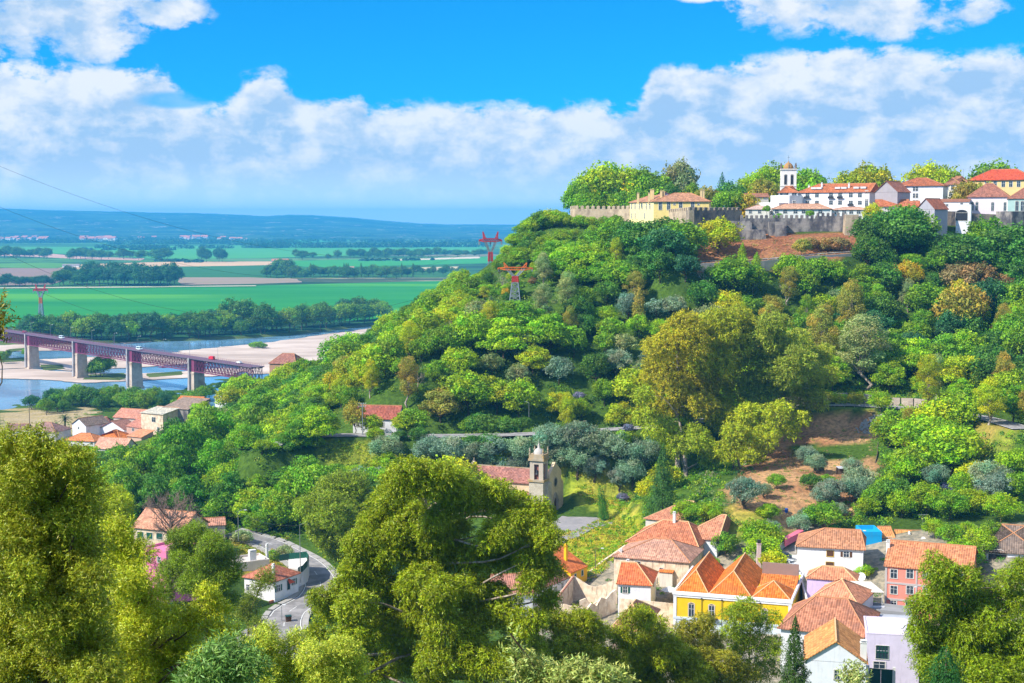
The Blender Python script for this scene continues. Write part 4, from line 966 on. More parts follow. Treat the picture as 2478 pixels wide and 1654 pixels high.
for u, v in ((1918,459),(1972,455),(1985,457),(2030,455),(2045,456),(2075,456),(2092,453)):
    p = af.on(u, v, 'y', 3); z0 = Z1-106+3.6*(p.y+.5)/7; q.box(p.x-1.1, p.x+1.1, 1.4, 3.4, z0-.4, z0+.35)
q.build('skylight', simple('skylight_frame', (.62,.62,.64), .4), ap)
for u, v in ((1954,478),(2012,478),(2060,496),(2034,478)):
    p = af.on(u, v, 'y', 0); b = MB(); b.box(p.x-1.3, p.x+1.3, -.8, 0, p.z-.45, p.z-.35); b.box(p.x-1.3, p.x+1.3, -.82, -.76, p.z-.35, p.z+.35); b.build('balcony', M_dark, ap)
building('apartment_block', 'stepped white end of the apartments with terrace and glazed balcony below the bell tower', 'apartment block', (1884,466,590), (1931,466,588), Z1, 105, 11, (.80,.80,.80), 'hx', 2.8, (.50,.15,.055), .5, wins=flat_win((1893,1902,1922), 472, 2.0, 1.6))
building('house', 'flat roofed white block stepping down left of the apartment block', 'house', (1865,478,590), (1910,478,583), at(1865,478,590).z, 104, 9, (.82,.82,.80), None, wins=flat_win((1922,), 491))
building('house', 'low flat white building behind the battlements, left of the white block', 'house', (1838,495,584), (1885,495,578), at(1838,495,584).z, 102, 8, (.80,.80,.78), None, wins=flat_win((1857,), 502, 1.2, 1.6))
building('house', 'low white row with pale orange roof behind the dark wall', 'house', (1870,506,575), (2010,506,570), at(1870,506,575).z, 100, 9, (.74,.74,.70), 'hx', 2.0, (.58,.32,.20), .6, wins=flat_win((1880,1900,1925,1945,1965,1985), 513, 1.6, 1.2), chim=((4,3,6,9,.5,.4),(14,3,6,9,.5,.4)))
building('house', 'low cream house with two small hipped roofs behind the battlements', 'house', (1804,507,574), (1862,507,572), at(1804,507,574).z, 100, 8, (.74,.70,.62), 'hx', 1.6, (.62,.42,.34), .4, wins=flat_win((1816,1838), 513, 1.2, 1.2))
building('house', 'long low white building with flat pale roof at the right end of the dark wall', 'house', (2012,508,572), (2100,510,566), at(2012,508,572).z, 100, 8, (.70,.72,.72), 'hx', 1.0, (.60,.36,.26), .5, wins=flat_win((2025,2043,2060,2078), 514, 1.6, 1.3))
Z2 = at(2145, 466, 575).z
building('house', 'grey blank gabled house at the right end of the white apartment block', 'house', (2118,466,572), (2172,466,566), Z2, 104, 12, (.38,.34,.36), 'y', 4.4, (.45,.16,.09), .4)
building('apartment_block', 'square white apartment block with small balconies and red roof right of the grey gable', 'apartment block', (2165,450,592), (2282,449,584), at(2220,450,588).z, 106, 15, (.80,.80,.84), 'hx', 3.4, TR, .6,
    wins=flat_win((2187,), 454, 2.2, 1.6)+flat_win((2187,), 471, 2.4, 1.5)+flat_win((2187,), 488, 2.4, 1.5)+flat_win((2212,2219), 458, 1.0, 1.6)+flat_win((2212,2219), 474, 1.0, 1.8)+flat_win((2212,2219), 489, 1.0, 1.3), chim=((-2,6,10,15,1.6,1.6),(16,4,11,14.5,.8,.6),(8,5,12,14.6,1.4,.7)))
building('house', 'cream house with dark red roof in the gap beside the square white block', 'house', (2283,448,610), (2330,445,606), at(2300,447,608).z, 104, 12, (.70,.66,.52), 'hx', 3, TB, .4, wins=flat_win((2292,2305,2322), 455, 1.2, 1.8)+flat_win((2286,2300), 470, 1, 1.8))
building('house', 'cream house with brown roof left of the red roofed mansion', 'house', (2296,446,618), (2350,443,616), at(2320,445,617).z, 104, 12, (.76,.70,.60), 'hx', 3.4, TB, .5, wins=flat_win((2306,2322,2336), 453, 1.2, 2), chim=((8,3,13,18,1.0,.8),))
building('mansion', 'large yellow mansion with bright red hipped roof on the skyline', 'mansion', (2345,438,625), (2500,432,612), at(2400,436,620).z, 104, 16, (.78,.56,.24), 'hx', 4.8, (.60,.085,.030), .7, wins=flat_win((2351,2388,2408,2428,2446,2465), 446, 1.5, 2.4), chim=((4,3,13,19,1.2,1),(12,5,15,20,1.4,1),(-1,3,13,18.5,1,1)))
building('house', 'small grey gabled house standing on top of the stone rampart', 'house', (2219,508,556), (2262,506,550), at(2240,507,553).z, 94, 9, (.40,.38,.42), 'y', 4.2, (.44,.14,.07), .4, wins=flat_win((2235,2249), 515, .9, 1.6))
building('house', 'white lean-to house with red roof left of the small grey gabled house', 'house', (2186,508,560), (2222,508,558), at(2200,508,559).z, 96, 8, (.78,.76,.76), 'x', 3.4, (.50,.15,.07), .3, wins=flat_win((2198,2214), 514, 1.4, 1.4), chim=((4,3,10,13.5,.6,.6),))
building('house', 'low red roofed house behind the green tree crown, under the grey gable', 'house', (2122,500,566), (2200,500,564), at(2160,500,565).z, 99, 9, (.70,.64,.62), 'x', 2.8, (.50,.15,.06), .4, chim=((3,3,5,7.6,.6,.6),))
building('house', 'white cube house on the rampart with one dark doorway', 'house', (2272,489,570), (2345,489,566), at(2300,489,568).z, 97, 10, (.80,.79,.80), 's', 1.2, TB, .2, wins=[('F', 2284, 503, 1.1, 3.0, dict(kind='door')), ('F', 2327, 501, 1.0, 3.2, {}), ('F', 2292, 497, .9, .9, {})])
building('arch_house', 'white building over a dark arched passage in the upper right rampart', 'house', (2314,498,558), (2350,496,556), at(2330,498,557).z, 92, 6, (.78,.77,.80), None, para=.4, wins=[('F', 2327, 525, 4.4, 3.0, dict(arch=True, fill=M_dark))])
building('chapel', 'pinkish chapel house with arched windows and wide brown hipped roof at the right', 'chapel', (2342,478,576), (2440,476,570), at(2380,477,573).z, 97, 13, (.78,.66,.70), 'hx', 5.5, (.36,.14,.09), .5, wins=[('F', u, v, 1.1, 3.2, dict(arch=True)) for u, v in ((2353,500),(2364,500),(2402,501),(2432,501))], chim=((2,3,12,16,1.5,1.2),))
building('house', 'pale green walled building with pointed windows at the right edge of the hilltop', 'house', (2440,482,566), (2530,480,562), at(2470,481,564).z, 97, 12, (.45,.62,.56), 'hx', 4.4, (.36,.14,.09), .4, wins=[('F', u, 500, 1.3, 3.6, dict(arch=True)) for u in (2461,2474,2490)])
# bell tower
p = at(1907, 470, 612); bt = empty('bell_tower', (p.x, p.y, 105), -.12, 'white square bell tower with arched openings, finials and small dome on the skyline', 'bell tower')
m = MB(); m.box(-3.2, 3.2, -3.2, 3.2, -2, 24.0-.2); m.build('wall', paint((.84,.78,.72)), bt)
m = MB(); m.box(-3.5, 3.5, -3.5, 3.5, 23.8, 24.3); m.box(-3.35, 3.35, -3.35, 3.35, 16.8, 17.05); m.build('cornice', M_trim, bt)
zt = 0
for s_ in (-1.35, 1.35): opening(bt, 'F', s_, 19.6, 1.15, 4.0, fill=M_dark, arch=True); 
for o in bt.children:
    if o.name.startswith('window'): o.location = (0, -3.2, 0)
w_ = opening(bt, 'L', 0, 19.6, 1.1, 4.0, fill=M_dark, arch=True); w_.location = (-3.2, 0, 0)
m = MB(); m.lathe(0, 0, [(2.1,24.3),(2.2,24.7),(2.0,25.4),(1.5,26.2),(.9,26.8),(.3,27.1),(.22,27.6),(0.02,27.7)], 12); m.build('dome', simple('ochre_dome', (.36,.20,.07), .8, .2, 0, .35), bt, True)
for i in (-1, 0, 1):
    for j in (-1, 0, 1):
        if i or j: m = MB(); m.lathe(i*3.05, j*3.05, [(.32,24.3),(.34,24.9),(.16,25.1),(.3,25.6),(.14,26.1),(.03,27.0)], 8); m.build('finial', M_stoned, bt, True)
m = MB(); m.bar((0,0,27.6), (0,0,30), .06); m.bar((-.5,0,29.2), (.5,0,29.2), .06); m.build('cross', M_dark, bt)
bt.location.z = at(1907, 410, 612).z-24.2
# ---------------------------------------------------------------- trees behind the castle, river side, plain
def treeat(kind, u, vbase, Y, h, tone, **k):
    p = at(u, vbase, Y); return plant(kind, p, h, tone, **k)
for u, vt, Y, tone, wf in ((1400,458,640,'mid green',.9),(1422,440,648,'bright green',1.0),(1446,428,650,'yellow green',1.1),(1480,414,655,'bright green',1.15),(1520,412,655,'yellow green',1.15),(1552,428,650,'bright green',1.1),(1585,440,645,'mid green',1.1),(1425,470,625,'bright green',1.0),(1500,462,625,'mid green',1.1),(1550,468,628,'mid green',1.0),(1614,455,640,'dark green',1)):
    pt = at(u, vt, Y); z0 = 104; plant('round', (pt.x, pt.y, z0), pt.z-z0, tone, 'round trees on the castle terrace', wf=wf*.86)
for u, vt, Y, tone, wf, kind in ((1645,410,650,'pale dusty green',.8,'round'),(1672,455,640,'mid green',.9,'round'),(1712,462,610,'olive gold',1.0,'round'),(1766,441,622,'dark green',1.2,'round'),(1766,462,600,'mid green',1.25,'round'),(1805,480,598,'golden yellow',1.0,'round'),
    (1818,435,640,'bright green',1.0,'round'),(1845,425,648,'bright green',1.1,'round'),(1875,418,655,'bright green',1.1,'round'),(1850,445,632,'olive gold',1.2,'round'),(1942,410,650,'bright green',1.1,'round'),(1965,432,648,'mid green',1.0,'round'),
    (2060,421,650,'yellow green',1.1,'round'),(2100,417,652,'yellow green',1.1,'round'),(2128,425,648,'yellow green',1.1,'round'),(2235,420,655,'yellow green',1.1,'round'),(2262,413,655,'yellow green',1.1,'round'),(2282,412,655,'bright green',1.1,'round'),(2405,413,670,'mid green',1.2,'round'),(2440,414,670,'mid green',1.2,'round'),(2340,455,585,'olive gold',.9,'round'),(2370,450,590,'olive gold',.9,'round'),(1856,498,566,'mid green',.9,'shrub'),(1960,510,562,'mid green',1.1,'shrub'),(1884,517,560,'mid green',1.2,'shrub'),(2112,500,564,'yellow green',.8,'round')):
    pt = at(u, vt, Y); z0 = 102 if Y < 600 else 106
    if kind == 'shrub': z0 = pt.z-2.5
    plant(kind, (pt.x, pt.y, z0), max(2.2, pt.z-z0), tone, 'trees among the hilltop houses', wf=wf*(.8 if pt.z-z0 > 14 else .95))
# the trees that stand out below the wall
for kind, u, v, Y, h, tone, wf, lab in (('round',1740,598,528,12.5,'yellow green',1.1,'yellow green tree standing against the dark castle wall'),('round',1600,640,530,16,'dark green',1.35,'broad dark green tree mass under the palace'),('round',1545,610,535,14,'dark green',1.25,'dark green tree left of the broad dark mass under the palace'),('round',1650,680,515,14,'mid green',1.2,'bright sided dark tree beside the lattice mast'),
    ('round',2190,615,532,17,'mid green',1.05,'tall wide crowned tree growing in front of the grey gabled house'),('round',2165,640,528,17,'dark green',1.1,'dark tree left of the tall wide crowned tree below the rampart'),('round',2390,600,532,17,'mid green',1.0,'slender bright tree in front of the pink chapel house'),('round',2330,640,520,15,'dark green',1.3,'dark spreading tree below the arched passage'),('round',2450,640,520,17,'dark green',1.3,'dark tree at the right edge below the tall rampart'),
    ('round',1962,583,531,5,'ochre brown',1.2,'small tan bush tree on the brown slope under the wall'),('shrub',2010,580,532,5,'ochre brown',1.2,'orange tan bush at the right end of the brown slope'),('shrub',2030,578,531,5,'ochre brown',1.3,'pinkish brown bush beside the orange tan bush'),('round',1940,615,522,6,'olive gold',1.0,'olive tree-like shrub above the retaining wall road'),('poplar',1795,660,505,9,'bright green',1.1,'bright upright tree left of two below the upper road'),('poplar',1830,668,503,9,'bright green',1.2,'bright upright tree right of two below the upper road'),
    ('poplar',1545,800,480,15,'olive gold',.9,'golden green poplar rising from the middle of the woods'),('eucalyptus',1990,850,455,25,'olive gold',.8,'tall golden poplar-like tree behind the eucalyptus grove'),('eucalyptus',2060,760,478,22,'olive gold',1.1,'tall olive gold tree with rounded crown on the upper slope'),('eucalyptus',2085,912,448,24,'pale dusty green',1.5,'big grey green eucalyptus with pale bare trunk above the hill road'),
    ('eucalyptus',2245,1030,408,17,'yellow green',1.1,'yellow leaved tree standing before the hill road'),('round',2330,810,480,17,'olive gold',1.0,'large olive gold tree with a rusty tinge on the right slope'),('round',2435,900,455,9,'ochre brown',.7,'small rust red tree at the right edge'),('round',2130,1000,412,6,'bright green',1.0,'small round green bush on the road shoulder'),('shrub',2008,1000,426,4,'yellow green',1.0,'young yellow green shrub beside the dark car'),('shrub',2035,1002,426,3.4,'yellow green',1.0,'second young yellow green shrub along the road shoulder'),('shrub',2073,1012,424,4,'yellow green',1.0,'third young yellow green shrub along the road shoulder'),
    ('round',860,1090,424,9,'olive gold',.75,'reddish topped tree beside the tall concrete pole'),('round',2165,1085,392,10,'mid green',1.2,'round dark green tree right of the bare brown field'),('round',2240,1140,372,12,'bright green',1.3,'large bright green tree right of the brown field'),('round',2300,1180,360,12,'bright green',1.3,'second large bright green tree right of the brown field'),('round',2200,1190,360,9,'mid green',1.2,'mid green tree at the lower corner of the brown field'),('eucalyptus',2390,1130,372,13,'yellow green',1.4,'willowy yellow green tree on the right terrace'),('round',2320,1120,382,11,'bright green',1.3,'bright green tree under the end of the hill road'),('round',2450,1110,380,10,'mid green',1.2,'mid green tree at the right edge below the road'),('round',2160,1260,338,8,'dark green',1.2,'dark fruit tree behind the blue pool terrace')):
    p = at(u, v, Y); zg = H(p.x, p.y); plant(kind, (p.x, p.y, zg), h, tone, 'trees that stand out on the slope', wf=wf, label=lab)
# olives on the terrace above the church
for u, v, h, w in ((935,1118,5.8,1.1),(1040,1120,5.6,1.1),(1090,1122,5.6,1.2),(1145,1128,5.2,1.1),(1190,1112,5.2,1.1),(1185,1148,4.8,1),(1225,1152,5,1.1),(1260,1120,5.5,1.1),(1262,1150,5,1),(1330,1100,6,1.1),(1350,1138,5.4,1.1),(1398,1140,5.6,1.1),(1400,1095,6.6,1.2),(1460,1110,6,1.1),(1440,1150,5,1),(1500,1120,6,1.1),(1560,1130,5.6,1.1),(890,1250,5,1),(900,1200,5.6,1),(870,1190,5,1.1),(1500,1180,4.6,1.0),(1530,1165,5,1.1)):
    g = hit(u, v+8)
    if g: plant('olive', g, h*1.3, 'silver green', 'olive trees on the terrace above the church', wf=w)
for u, v, h in ((1800,1225,6),(1850,1200,3),(1865,1300,3.5),(1960,1270,4),(1995,1225,4.6),(2010,1215,5),(2080,1200,6),(2075,1210,5),(2265,1180,5),(2390,1200,7),(2410,1215,6),(1935,1290,4),(2030,1250,3.2),(1950,1120,4),(1975,1140,4),(2060,1150,4)):
    g = hit(u, v+6)
    if g: plant('olive', g, h*1.1, 'silver green', 'olive trees in the gardens', wf=1.1)
for u, v, h, tone in ((1860,1255,4,'bright green'),(2130,1235,6,'mid green'),(2180,1250,6,'bright green'),(2240,1245,7,'bright green'),(2100,1250,5,'bright green'),(2300,1255,6,'mid green'),(2350,1240,6,'yellow green'),(2420,1260,6,'bright green'),(2460,1210,7,'mid green'),(2330,1205,6,'mid green'),(2360,1180,7,'yellow green'),(1700,1262,5,'mid green'),(1720,1262,4.5,'bright green'),(1660,1262,5,'bright green'),(1880,1180,4,'mid green'),(1960,1185,4.5,'dark green'),(2000,1180,4,'mid green'),(2200,1170,7,'bright green'),(2450,1160,8,'bright green'),(2150,1215,6,'bright green'),(2260,1300,4,'bright green'),(2300,1320,4.5,'mid green'),(2340,1300,3.6,'bright green'),
    (2400,1320,5,'mid green'),(2370,1350,6,'bright green'),(2330,1380,6,'bright green'),(1755,1345,6,'mid green'),(1720,1370,2.6,'bright green'),(1840,1330,7,'bright green'),(1850,1370,7,'bright green'),(1870,1390,5,'yellow green'),(1800,1375,3,'mid green'),(2050,1372,4.5,'bright green'),(1970,1380,2.6,'silver green'),(2090,1392,2.6,'bright green'),(1990,1280,6.5,'mid green'),(1960,1265,4,'mid green'),
    (620,1288,5,'mid green'),(545,1300,4,'bright green'),(585,1310,3,'pale dusty green'),(690,1350,3.6,'pale dusty green'),(660,1352,2.4,'mid green')):
    g = hit(u, v+4)
    if g: plant('round' if h > 3.2 else 'shrub', g, h, tone, 'garden trees and shrubs', wf=1.15)
# woods along the far bank, each tree with its own crown
rr = random.Random(9)
for i in range(84):
    u = 60+i*10.4+rr.uniform(-6, 6); vb = float(np.interp(u, [0,250,330,450,600,700,800,880,960], [833,831,825,822,816,808,797,788,783])); d = rr.choice((0, 1, 2))
    p = gp(u, vb-3-d*5-rr.uniform(0, 2), 2); h = rr.uniform(13, 21)*(1.25 if rr.random() < .15 else 1)
    plant('round', p, h, rr.choice(('dark green','mid green','dark green','deep bluish green','mid green')), 'trees along the far river bank', wf=rr.uniform(.95, 1.25), name='riverside_tree')
for u, vb, h, k in ((558,790,30,'poplar'),(775,792,26,'round'),(640,800,24,'round'),(730,792,22,'round')):
    plant('round', gp(u, vb+8, 2), h, 'dark green', 'trees along the far river bank', wf=.8, name='riverside_tree')
# near bank of the river and the town end
for i in range(66):
    u = 60+i*8.2+rr.uniform(-5, 5); vb = float(np.interp(u, [60,130,200,300,420,480,560,640], [1000,992,985,990,990,975,952,925]))+rr.uniform(-14, 12)
    if u < 110 and rr.random() < .6: continue
    g = hit(u, vb, 560, 940)
    if g and g.z > -.5 and vb-8 > float(np.interp(u, [0,240,400,560], [985,962,948,928])): plant('round', g, rr.uniform(6, 11), rr.choice(('mid green','dark green','mid green','deep bluish green')), 'trees between the river and the village', wf=rr.uniform(1, 1.25), name='riverside_tree')
for u, v, h in ((20,868,6),(8,880,8),(60,862,5),(220,912,8),(232,912,11),(243,912,13),(252,912,13),(625,842,5),(612,842,4),(635,843,4)):
    p = gp(u, v, .4); plant('round' if u < 600 else 'shrub', p, h, 'mid green', 'trees and bushes on the sandbars', wf=1.0 if u < 600 else 1.5, name='island_tree' if u < 600 else 'island_bush')
for i in range(46):
    t = rr.random(); u = rr.choice((rr.uniform(640,770), rr.uniform(880,1010), rr.uniform(1120,1290), rr.uniform(1500,1640))); s = rr.choice((-1, -1, 1)); a = min(R_mid, key=lambda q: abs(pj(*q)[0]-u)); x, y = a.x+rr.uniform(-2, 2), a.y+s*rr.uniform(5.4, 7.5)
    plant('round' if rr.random() < .6 else 'shrub', (x, y, H(x, y)), rr.uniform(2.6, 4.6) if s < 0 else rr.uniform(4, 8), rr.choice(('bright green','mid green','yellow green','dark green')), 'shrubs along the middle road', wf=1.3)
for i, (u, v, Y, h, R) in enumerate(((1215,760,540,9,3),(1420,745,520,8,3),(1085,900,480,8,3),(1700,735,495,9,3),(1900,745,495,9,3),(1545,905,455,7,2.6),(2120,835,475,9,3),(1010,965,450,8,3))):
    g = at(u, v, Y); bare('dead_tree', h, R, np.random.default_rng(90+i), BARKP, (g.x, g.y, H(g.x, g.y)), f'grey leafless tree number-less snag among the green crowns'.replace('number-less ', '')+(' high on the ridge',' under the palace',' above the roadside house',' behind the eucalyptus grove',' right of the eucalyptus grove',' in the silver green thicket',' on the right slope',' at the foot of the ridge')[i], 'dead tree', .16, 8)
for u, v, Y, h in ((640,925,622,8),(660,930,618,9),(682,935,615,9),(704,932,618,9),(725,925,622,8),(650,950,605,9),(690,955,602,10),(610,940,640,9),(595,950,630,9),(625,960,610,9),(735,940,606,9),(570,955,625,12),(590,965,612,14),(560,975,600,12)):
    g = at(u, v, Y); plant('round', (g.x, g.y, H(g.x, g.y)), h, rr.choice(('bright green','mid green','yellow green')), 'trees around the domed roof', wf=1.15)
for u, v, Y, h in ((1245,585,602,6),(1268,572,604,6.5),(1290,562,604,7),(1312,556,604,7),(1335,553,603,7.5),(1358,552,602,6),(1380,556,598,5),(1405,558,595,5),(1432,560,592,4.5),(1462,562,588,4.5),(1490,565,584,4.5),(1228,612,600,5),(1218,640,598,4.5),(1208,668,596,4.5),(1250,602,590,5),(1280,590,585,6),(1320,585,580,6),(1362,580,578,6),(1160,706,596,6),(1178,700,590,4)):
    g = at(u, v, Y); plant('round', (g.x, g.y, H(g.x, g.y)), h, rr.choice(('bright green','mid green','bright green','dark green')), 'trees on the crest of the ridge', wf=1.25)
# groups on the plain: rows one can tell apart are trees, the far bands are masses
def row(u0, u1, vb, n, h, tone='dark green', depth=3, seed=0):
    r = random.Random(seed)
    for i in range(n):
        u = u0+(u1-u0)*(i+r.uniform(.2, .8))/n; p = gp(u, vb+r.uniform(-1, 1)*depth, 2.2); plant('round', p, h*r.uniform(.8, 1.25), tone, 'trees in rows and clumps on the plain', wf=r.uniform(1.0, 1.4), name='field_tree')
row(-5, 118, 625, 12, 24, seed=1); row(160, 250, 627, 9, 24, seed=2); row(257, 275, 627, 1, 22, seed=3); row(285, 350, 628, 6, 20, seed=4); row(368, 412, 629, 4, 26, seed=5)
row(135, 165, 690, 2, 24, seed=6); row(165, 430, 690, 26, 27, 'deep bluish green', 4, seed=7); row(0, 130, 693, 9, 15, 'deep bluish green', 2, seed=8)
row(640, 990, 672, 30, 17, 'dark green', 3, seed=9); row(670, 700, 666, 2, 28, seed=10); row(1000, 1120, 664, 8, 14, seed=11)
row(842, 1030, 625, 16, 22, seed=12)
for u in (717,731,757,793,815,1036,1058,1078,1108,1128,1150,1160): row(u-3, u+3, 628-(u > 1030)*6, 1, 20, seed=u)
for u, v, h in ((488,635,44),(500,635,40),(530,635,44),(538,634,38)): plant('round', gp(u, v, 2.2), h*.8, 'deep bluish green', 'tall paired trees on the plain', wf=.8, name='field_tree')
for u in (752,833,838,843,874,972,1000): plant('poplar', gp(u, 672, 2.2), 26, 'dark green', 'dark poplars in the field hedge', wf=.7, name='field_poplar')
def farwood(name, spans, seed, card=7, label=None):
    rng = np.random.default_rng(seed); P = []
    for u0, u1, v0, v1, n, h in spans:
        for i in range(n):
            u = rng.uniform(u0, u1); t = (u-u0)/(u1-u0); p = gp(u, v0+(v1-v0)*t+rng.normal()*.5, 2); P.append((p.x, p.y, 2, h))
    Vs, Qs = [], []; n0 = 0; Cs = []
    for x, y, z, h in P:
        r = h*rng.uniform(.5, .9); n = 34; d = rdirs(n, rng); d[:, 2] = abs(d[:, 2]); q = d*np.array((r*1.5, r, h*rng.uniform(.7, 1.1)))+np.array((x, y, z)); N = unit(d+rng.normal(size=d.shape)*.4); L = card*rng.uniform(.7, 1.4, n); V, Q = cards(q, N, L, L*.8, rng)
        Vs.append(V); Qs.append(Q+n0); n0 += len(V); Cs.append(np.repeat(rng.uniform(.7, 1.2, (n, 3)), 4, 0))
    o = npmesh(name, np.concatenate(Vs), np.concatenate(Qs), LEAF, None, np.concatenate(Cs)); o.color = (.03, .11, .03, 1); tag(o, kind='stuff')
farwood('far_woods', [(-60,260,589,588,90,18),(230,560,601,602,60,14),(270,560,592,590,80,22),(600,1180,601,598,220,22),(640,900,577,576,120,24),(-60,600,582,581,120,18),(0,700,570,568,140,26),(700,1180,566,564,120,24),(560,760,594,592,50,24),(200,420,606,606,30,10),(900,1180,615,613,60,10),(900,1180,574,572,60,20),(-60,600,577,574,140,20),(-60,700,567,563,130,20),(560,1180,561,558,120,25),(420,900,586,585,80,18),(100,420,583,582,60,18),(880,1180,587,586,60,16),(500,1180,551,550,120,30),(870,1060,632,631,24,6),(380,450,633,634,16,7),(450,490,636,635,8,7)], 5)
# far villages: every house a box with a roof
hm = MB(); hm.box(-6, 6, -5, 5, 0, 6); fh = hm.build('wall', simple('far_plaster', (.80,.78,.74))); d_w = fh.data; bpy.data.objects.remove(fh)
hm = MB(); P_, _, _ = roofpolys(-6.5, 6.5, -5.5, 5.5, 6, 8.6, 'x'); solid(hm, P_, .2); fh = hm.build('roof', simple('far_roof', (.55,.20,.12))); d_r = fh.data; bpy.data.objects.remove(fh)
def far_house(u, v, s, i, lab):
    p = gp(u, v, 2.2); e = empty('far_house', p, random.uniform(-.4, .4), lab, 'house', 'distant village houses on the plain', s)
    for nm, d in (('wall', d_w), ('roof', d_r)): o = bpy.data.objects.new(nm, d); C.objects.link(o); o.parent = e
for u0, u1, v0, v1, n, s, lab in ((-20,130,580,582,30,2.0,'tiny white house in the village at the far left of the plain'),(200,275,581,583,22,2.2,'tiny white house in the hamlet in the middle of the far plain'),(330,380,575,578,8,1.8,'tiny pale house in the scattered row beyond the paired trees'),(440,500,582,580,9,2.6,'tiny white shed in the hamlet right of centre on the plain'),(530,600,582,582,10,1.8,'tiny house among the far woods'),(640,720,556,555,12,3.0,'tiny pale house at the foot of the far hills')):
    for i in range(n): far_house(random.uniform(u0, u1), random.uniform(v0-2, v1+2), s*random.uniform(.7, 1.4), i, lab)
p = gp(678, 642, 2.2)
building('farmhouse', 'long farm building with terracotta roof alone on the plain', 'farm building', (657,633,3400), (698,633,3400), 12.5, 2, 16, (.72,.62,.52), 'x', 5, (.62,.25,.13), .8, wins=flat_win((664,672,680,690), 638, 2.5, 3))
building('farmhouse', 'low white farm sheds beside a lime green plot on the plain', 'farm building', (150,633,3250), (190,633,3250), 7, 2, 12, (.74,.74,.72), 'x', 2.6, (.34,.30,.28), .8)
building('farmhouse', 'small pale barn behind the poplar hedge', 'farm building', (846,645,3000), (856,645,3000), 9, 2, 9, (.70,.66,.60), 'x', 3, (.50,.30,.22), .8)
# ---------------------------------------------------------------- bridge
M_truss = simple('plum_steel', (.19,.035,.085), .55, .4); M_deck = simple('bridge_deck', (.15,.11,.15), .85, .1, 0, .15, .5); M_pier = stone('pier_stone', (.58,.47,.38), (.48,.38,.30), (.3,.25,.2), 1.4, .7, (.30,.20,.14), .58)
M_pierg = stone('pier_quoins', (.42,.40,.40), (.36,.34,.34), (.2,.2,.2), 1.2, .7, (.22,.2,.2), .58); M_rust = simple('rust_patch', (.30,.13,.06), .9, .1, 0, .5, 1.5)
B1 = gp(80, 893, 0); B3 = gp(328, 940, 0); bd = (B3-B1)/2; SP = bd.length; bdir = bd.normalized(); brz = math.atan2(bdir.y, bdir.x); DZ = 25.0
br_ = empty('bridge', (B1.x, B1.y, 0), brz, 'long plum coloured steel truss bridge on stone piers over the river', 'bridge')
XL = (-2.4*SP, 3.86*SP)
m = MB(); m.box(XL[0], XL[1], -3.6, 3.6, DZ-.5, DZ); m.build('deck', M_deck, br_)
for y in (-3.9, 3.9):
    m = MB(); m.box(XL[0], XL[1], y-.3, y+.3, DZ-.35, DZ+.12); m.build('footway', M_deck, br_)
    m = MB(); n = int((XL[1]-XL[0])/2.4)
    for i in range(n+1): x = XL[0]+(XL[1]-XL[0])*i/n; m.bar((x, y, DZ), (x, y, DZ+1.15), .05)
    for z in (.45, .8, 1.15): m.bar((XL[0], y, DZ+z), (XL[1], y, DZ+z), .04)
    m.build('railing', M_truss, br_)
for s in range(-2, 4):
    x0 = s*SP+ (0); x1 = min(x0+SP, XL[1]); 
    if s == -2: x0 = -2.0*SP
    for y in (-2.9, 2.9):
        m = MB(); n = 18; st = (x1-x0)/n; zt, zb = DZ-.75, DZ-7.6
        m.box(x0+.3, x1-.3, y-.3, y+.3, zt-.25, zt+.25); m.box(x0+.3, x1-.3, y-.3, y+.3, zb-.25, zb+.2)
        for i in range(n+1): x = x0+i*st; x = min(max(x, x0+.5), x1-.5); m.bar((x, y, zb), (x, y, zt), .17)
        for i in range(n):
            a, b = x0+i*st, x0+(i+1)*st; m.bar((a, y-.1, zb), (b, y-.1, zt), .13); m.bar((a, y+.1, zt), (b, y+.1, zb), .13)
            c = (a+b)/2; h = (zb+zt)/2; m.bar((a, y, h), (c, y, zt), .07); m.bar((c, y, zt), (b, y, h), .07); m.bar((a, y, h), (c, y, zb), .07); m.bar((c, y, zb), (b, y, h), .07)
        m.build('truss', M_truss, br_)
    m = MB()
    for i in range(15): x = x0+(x1-x0)*i/14; m.bar((x, -2.9, DZ-7.5), (x, 2.9, DZ-7.5), .12); m.bar((x, -2.9, DZ-.9), (x, 2.9, DZ-.9), .12)
    m.build('floor_beams', M_truss, br_)
for s in range(-2, 4):
    x = s*SP; m = MB(); m.frus(x, 0, -3, 1.4, 7.4, 9.4, 6.8, 8.8); m.frus(x, 0, 1.4, 15.9, 5.8, 7.8, 4.7, 6.9); m.box(x-2.7, x+2.7, -3.8, 3.8, 15.9, 16.5); m.box(x-2.3, x+2.3, -3.3, 3.3, 16.5, 17.1)
    pr_ = m.build('pier', M_pier, br_, uv=True)
    m = MB(); m.frus(x-1.9, -4.1, 1.4, 16.2, 2.4, 2.0, 1.5, 1.3); m.box(x-2.6, x-1.3, -4.8, -3.9, 16.2, DZ+.1); m.build('buttress', M_pierg, pr_, uv=True)
    m = MB(); m.box(x-2.6, x+2.6, -3.25, 3.25, 17.1, DZ-.6); m.build('pier_frame', M_truss, pr_)
def bridge_pt(x, y=0): return Vector((B1.x, B1.y, DZ))+Vector((bdir.x, bdir.y, 0))*x+Vector((-bdir.y, bdir.x, 0))*y
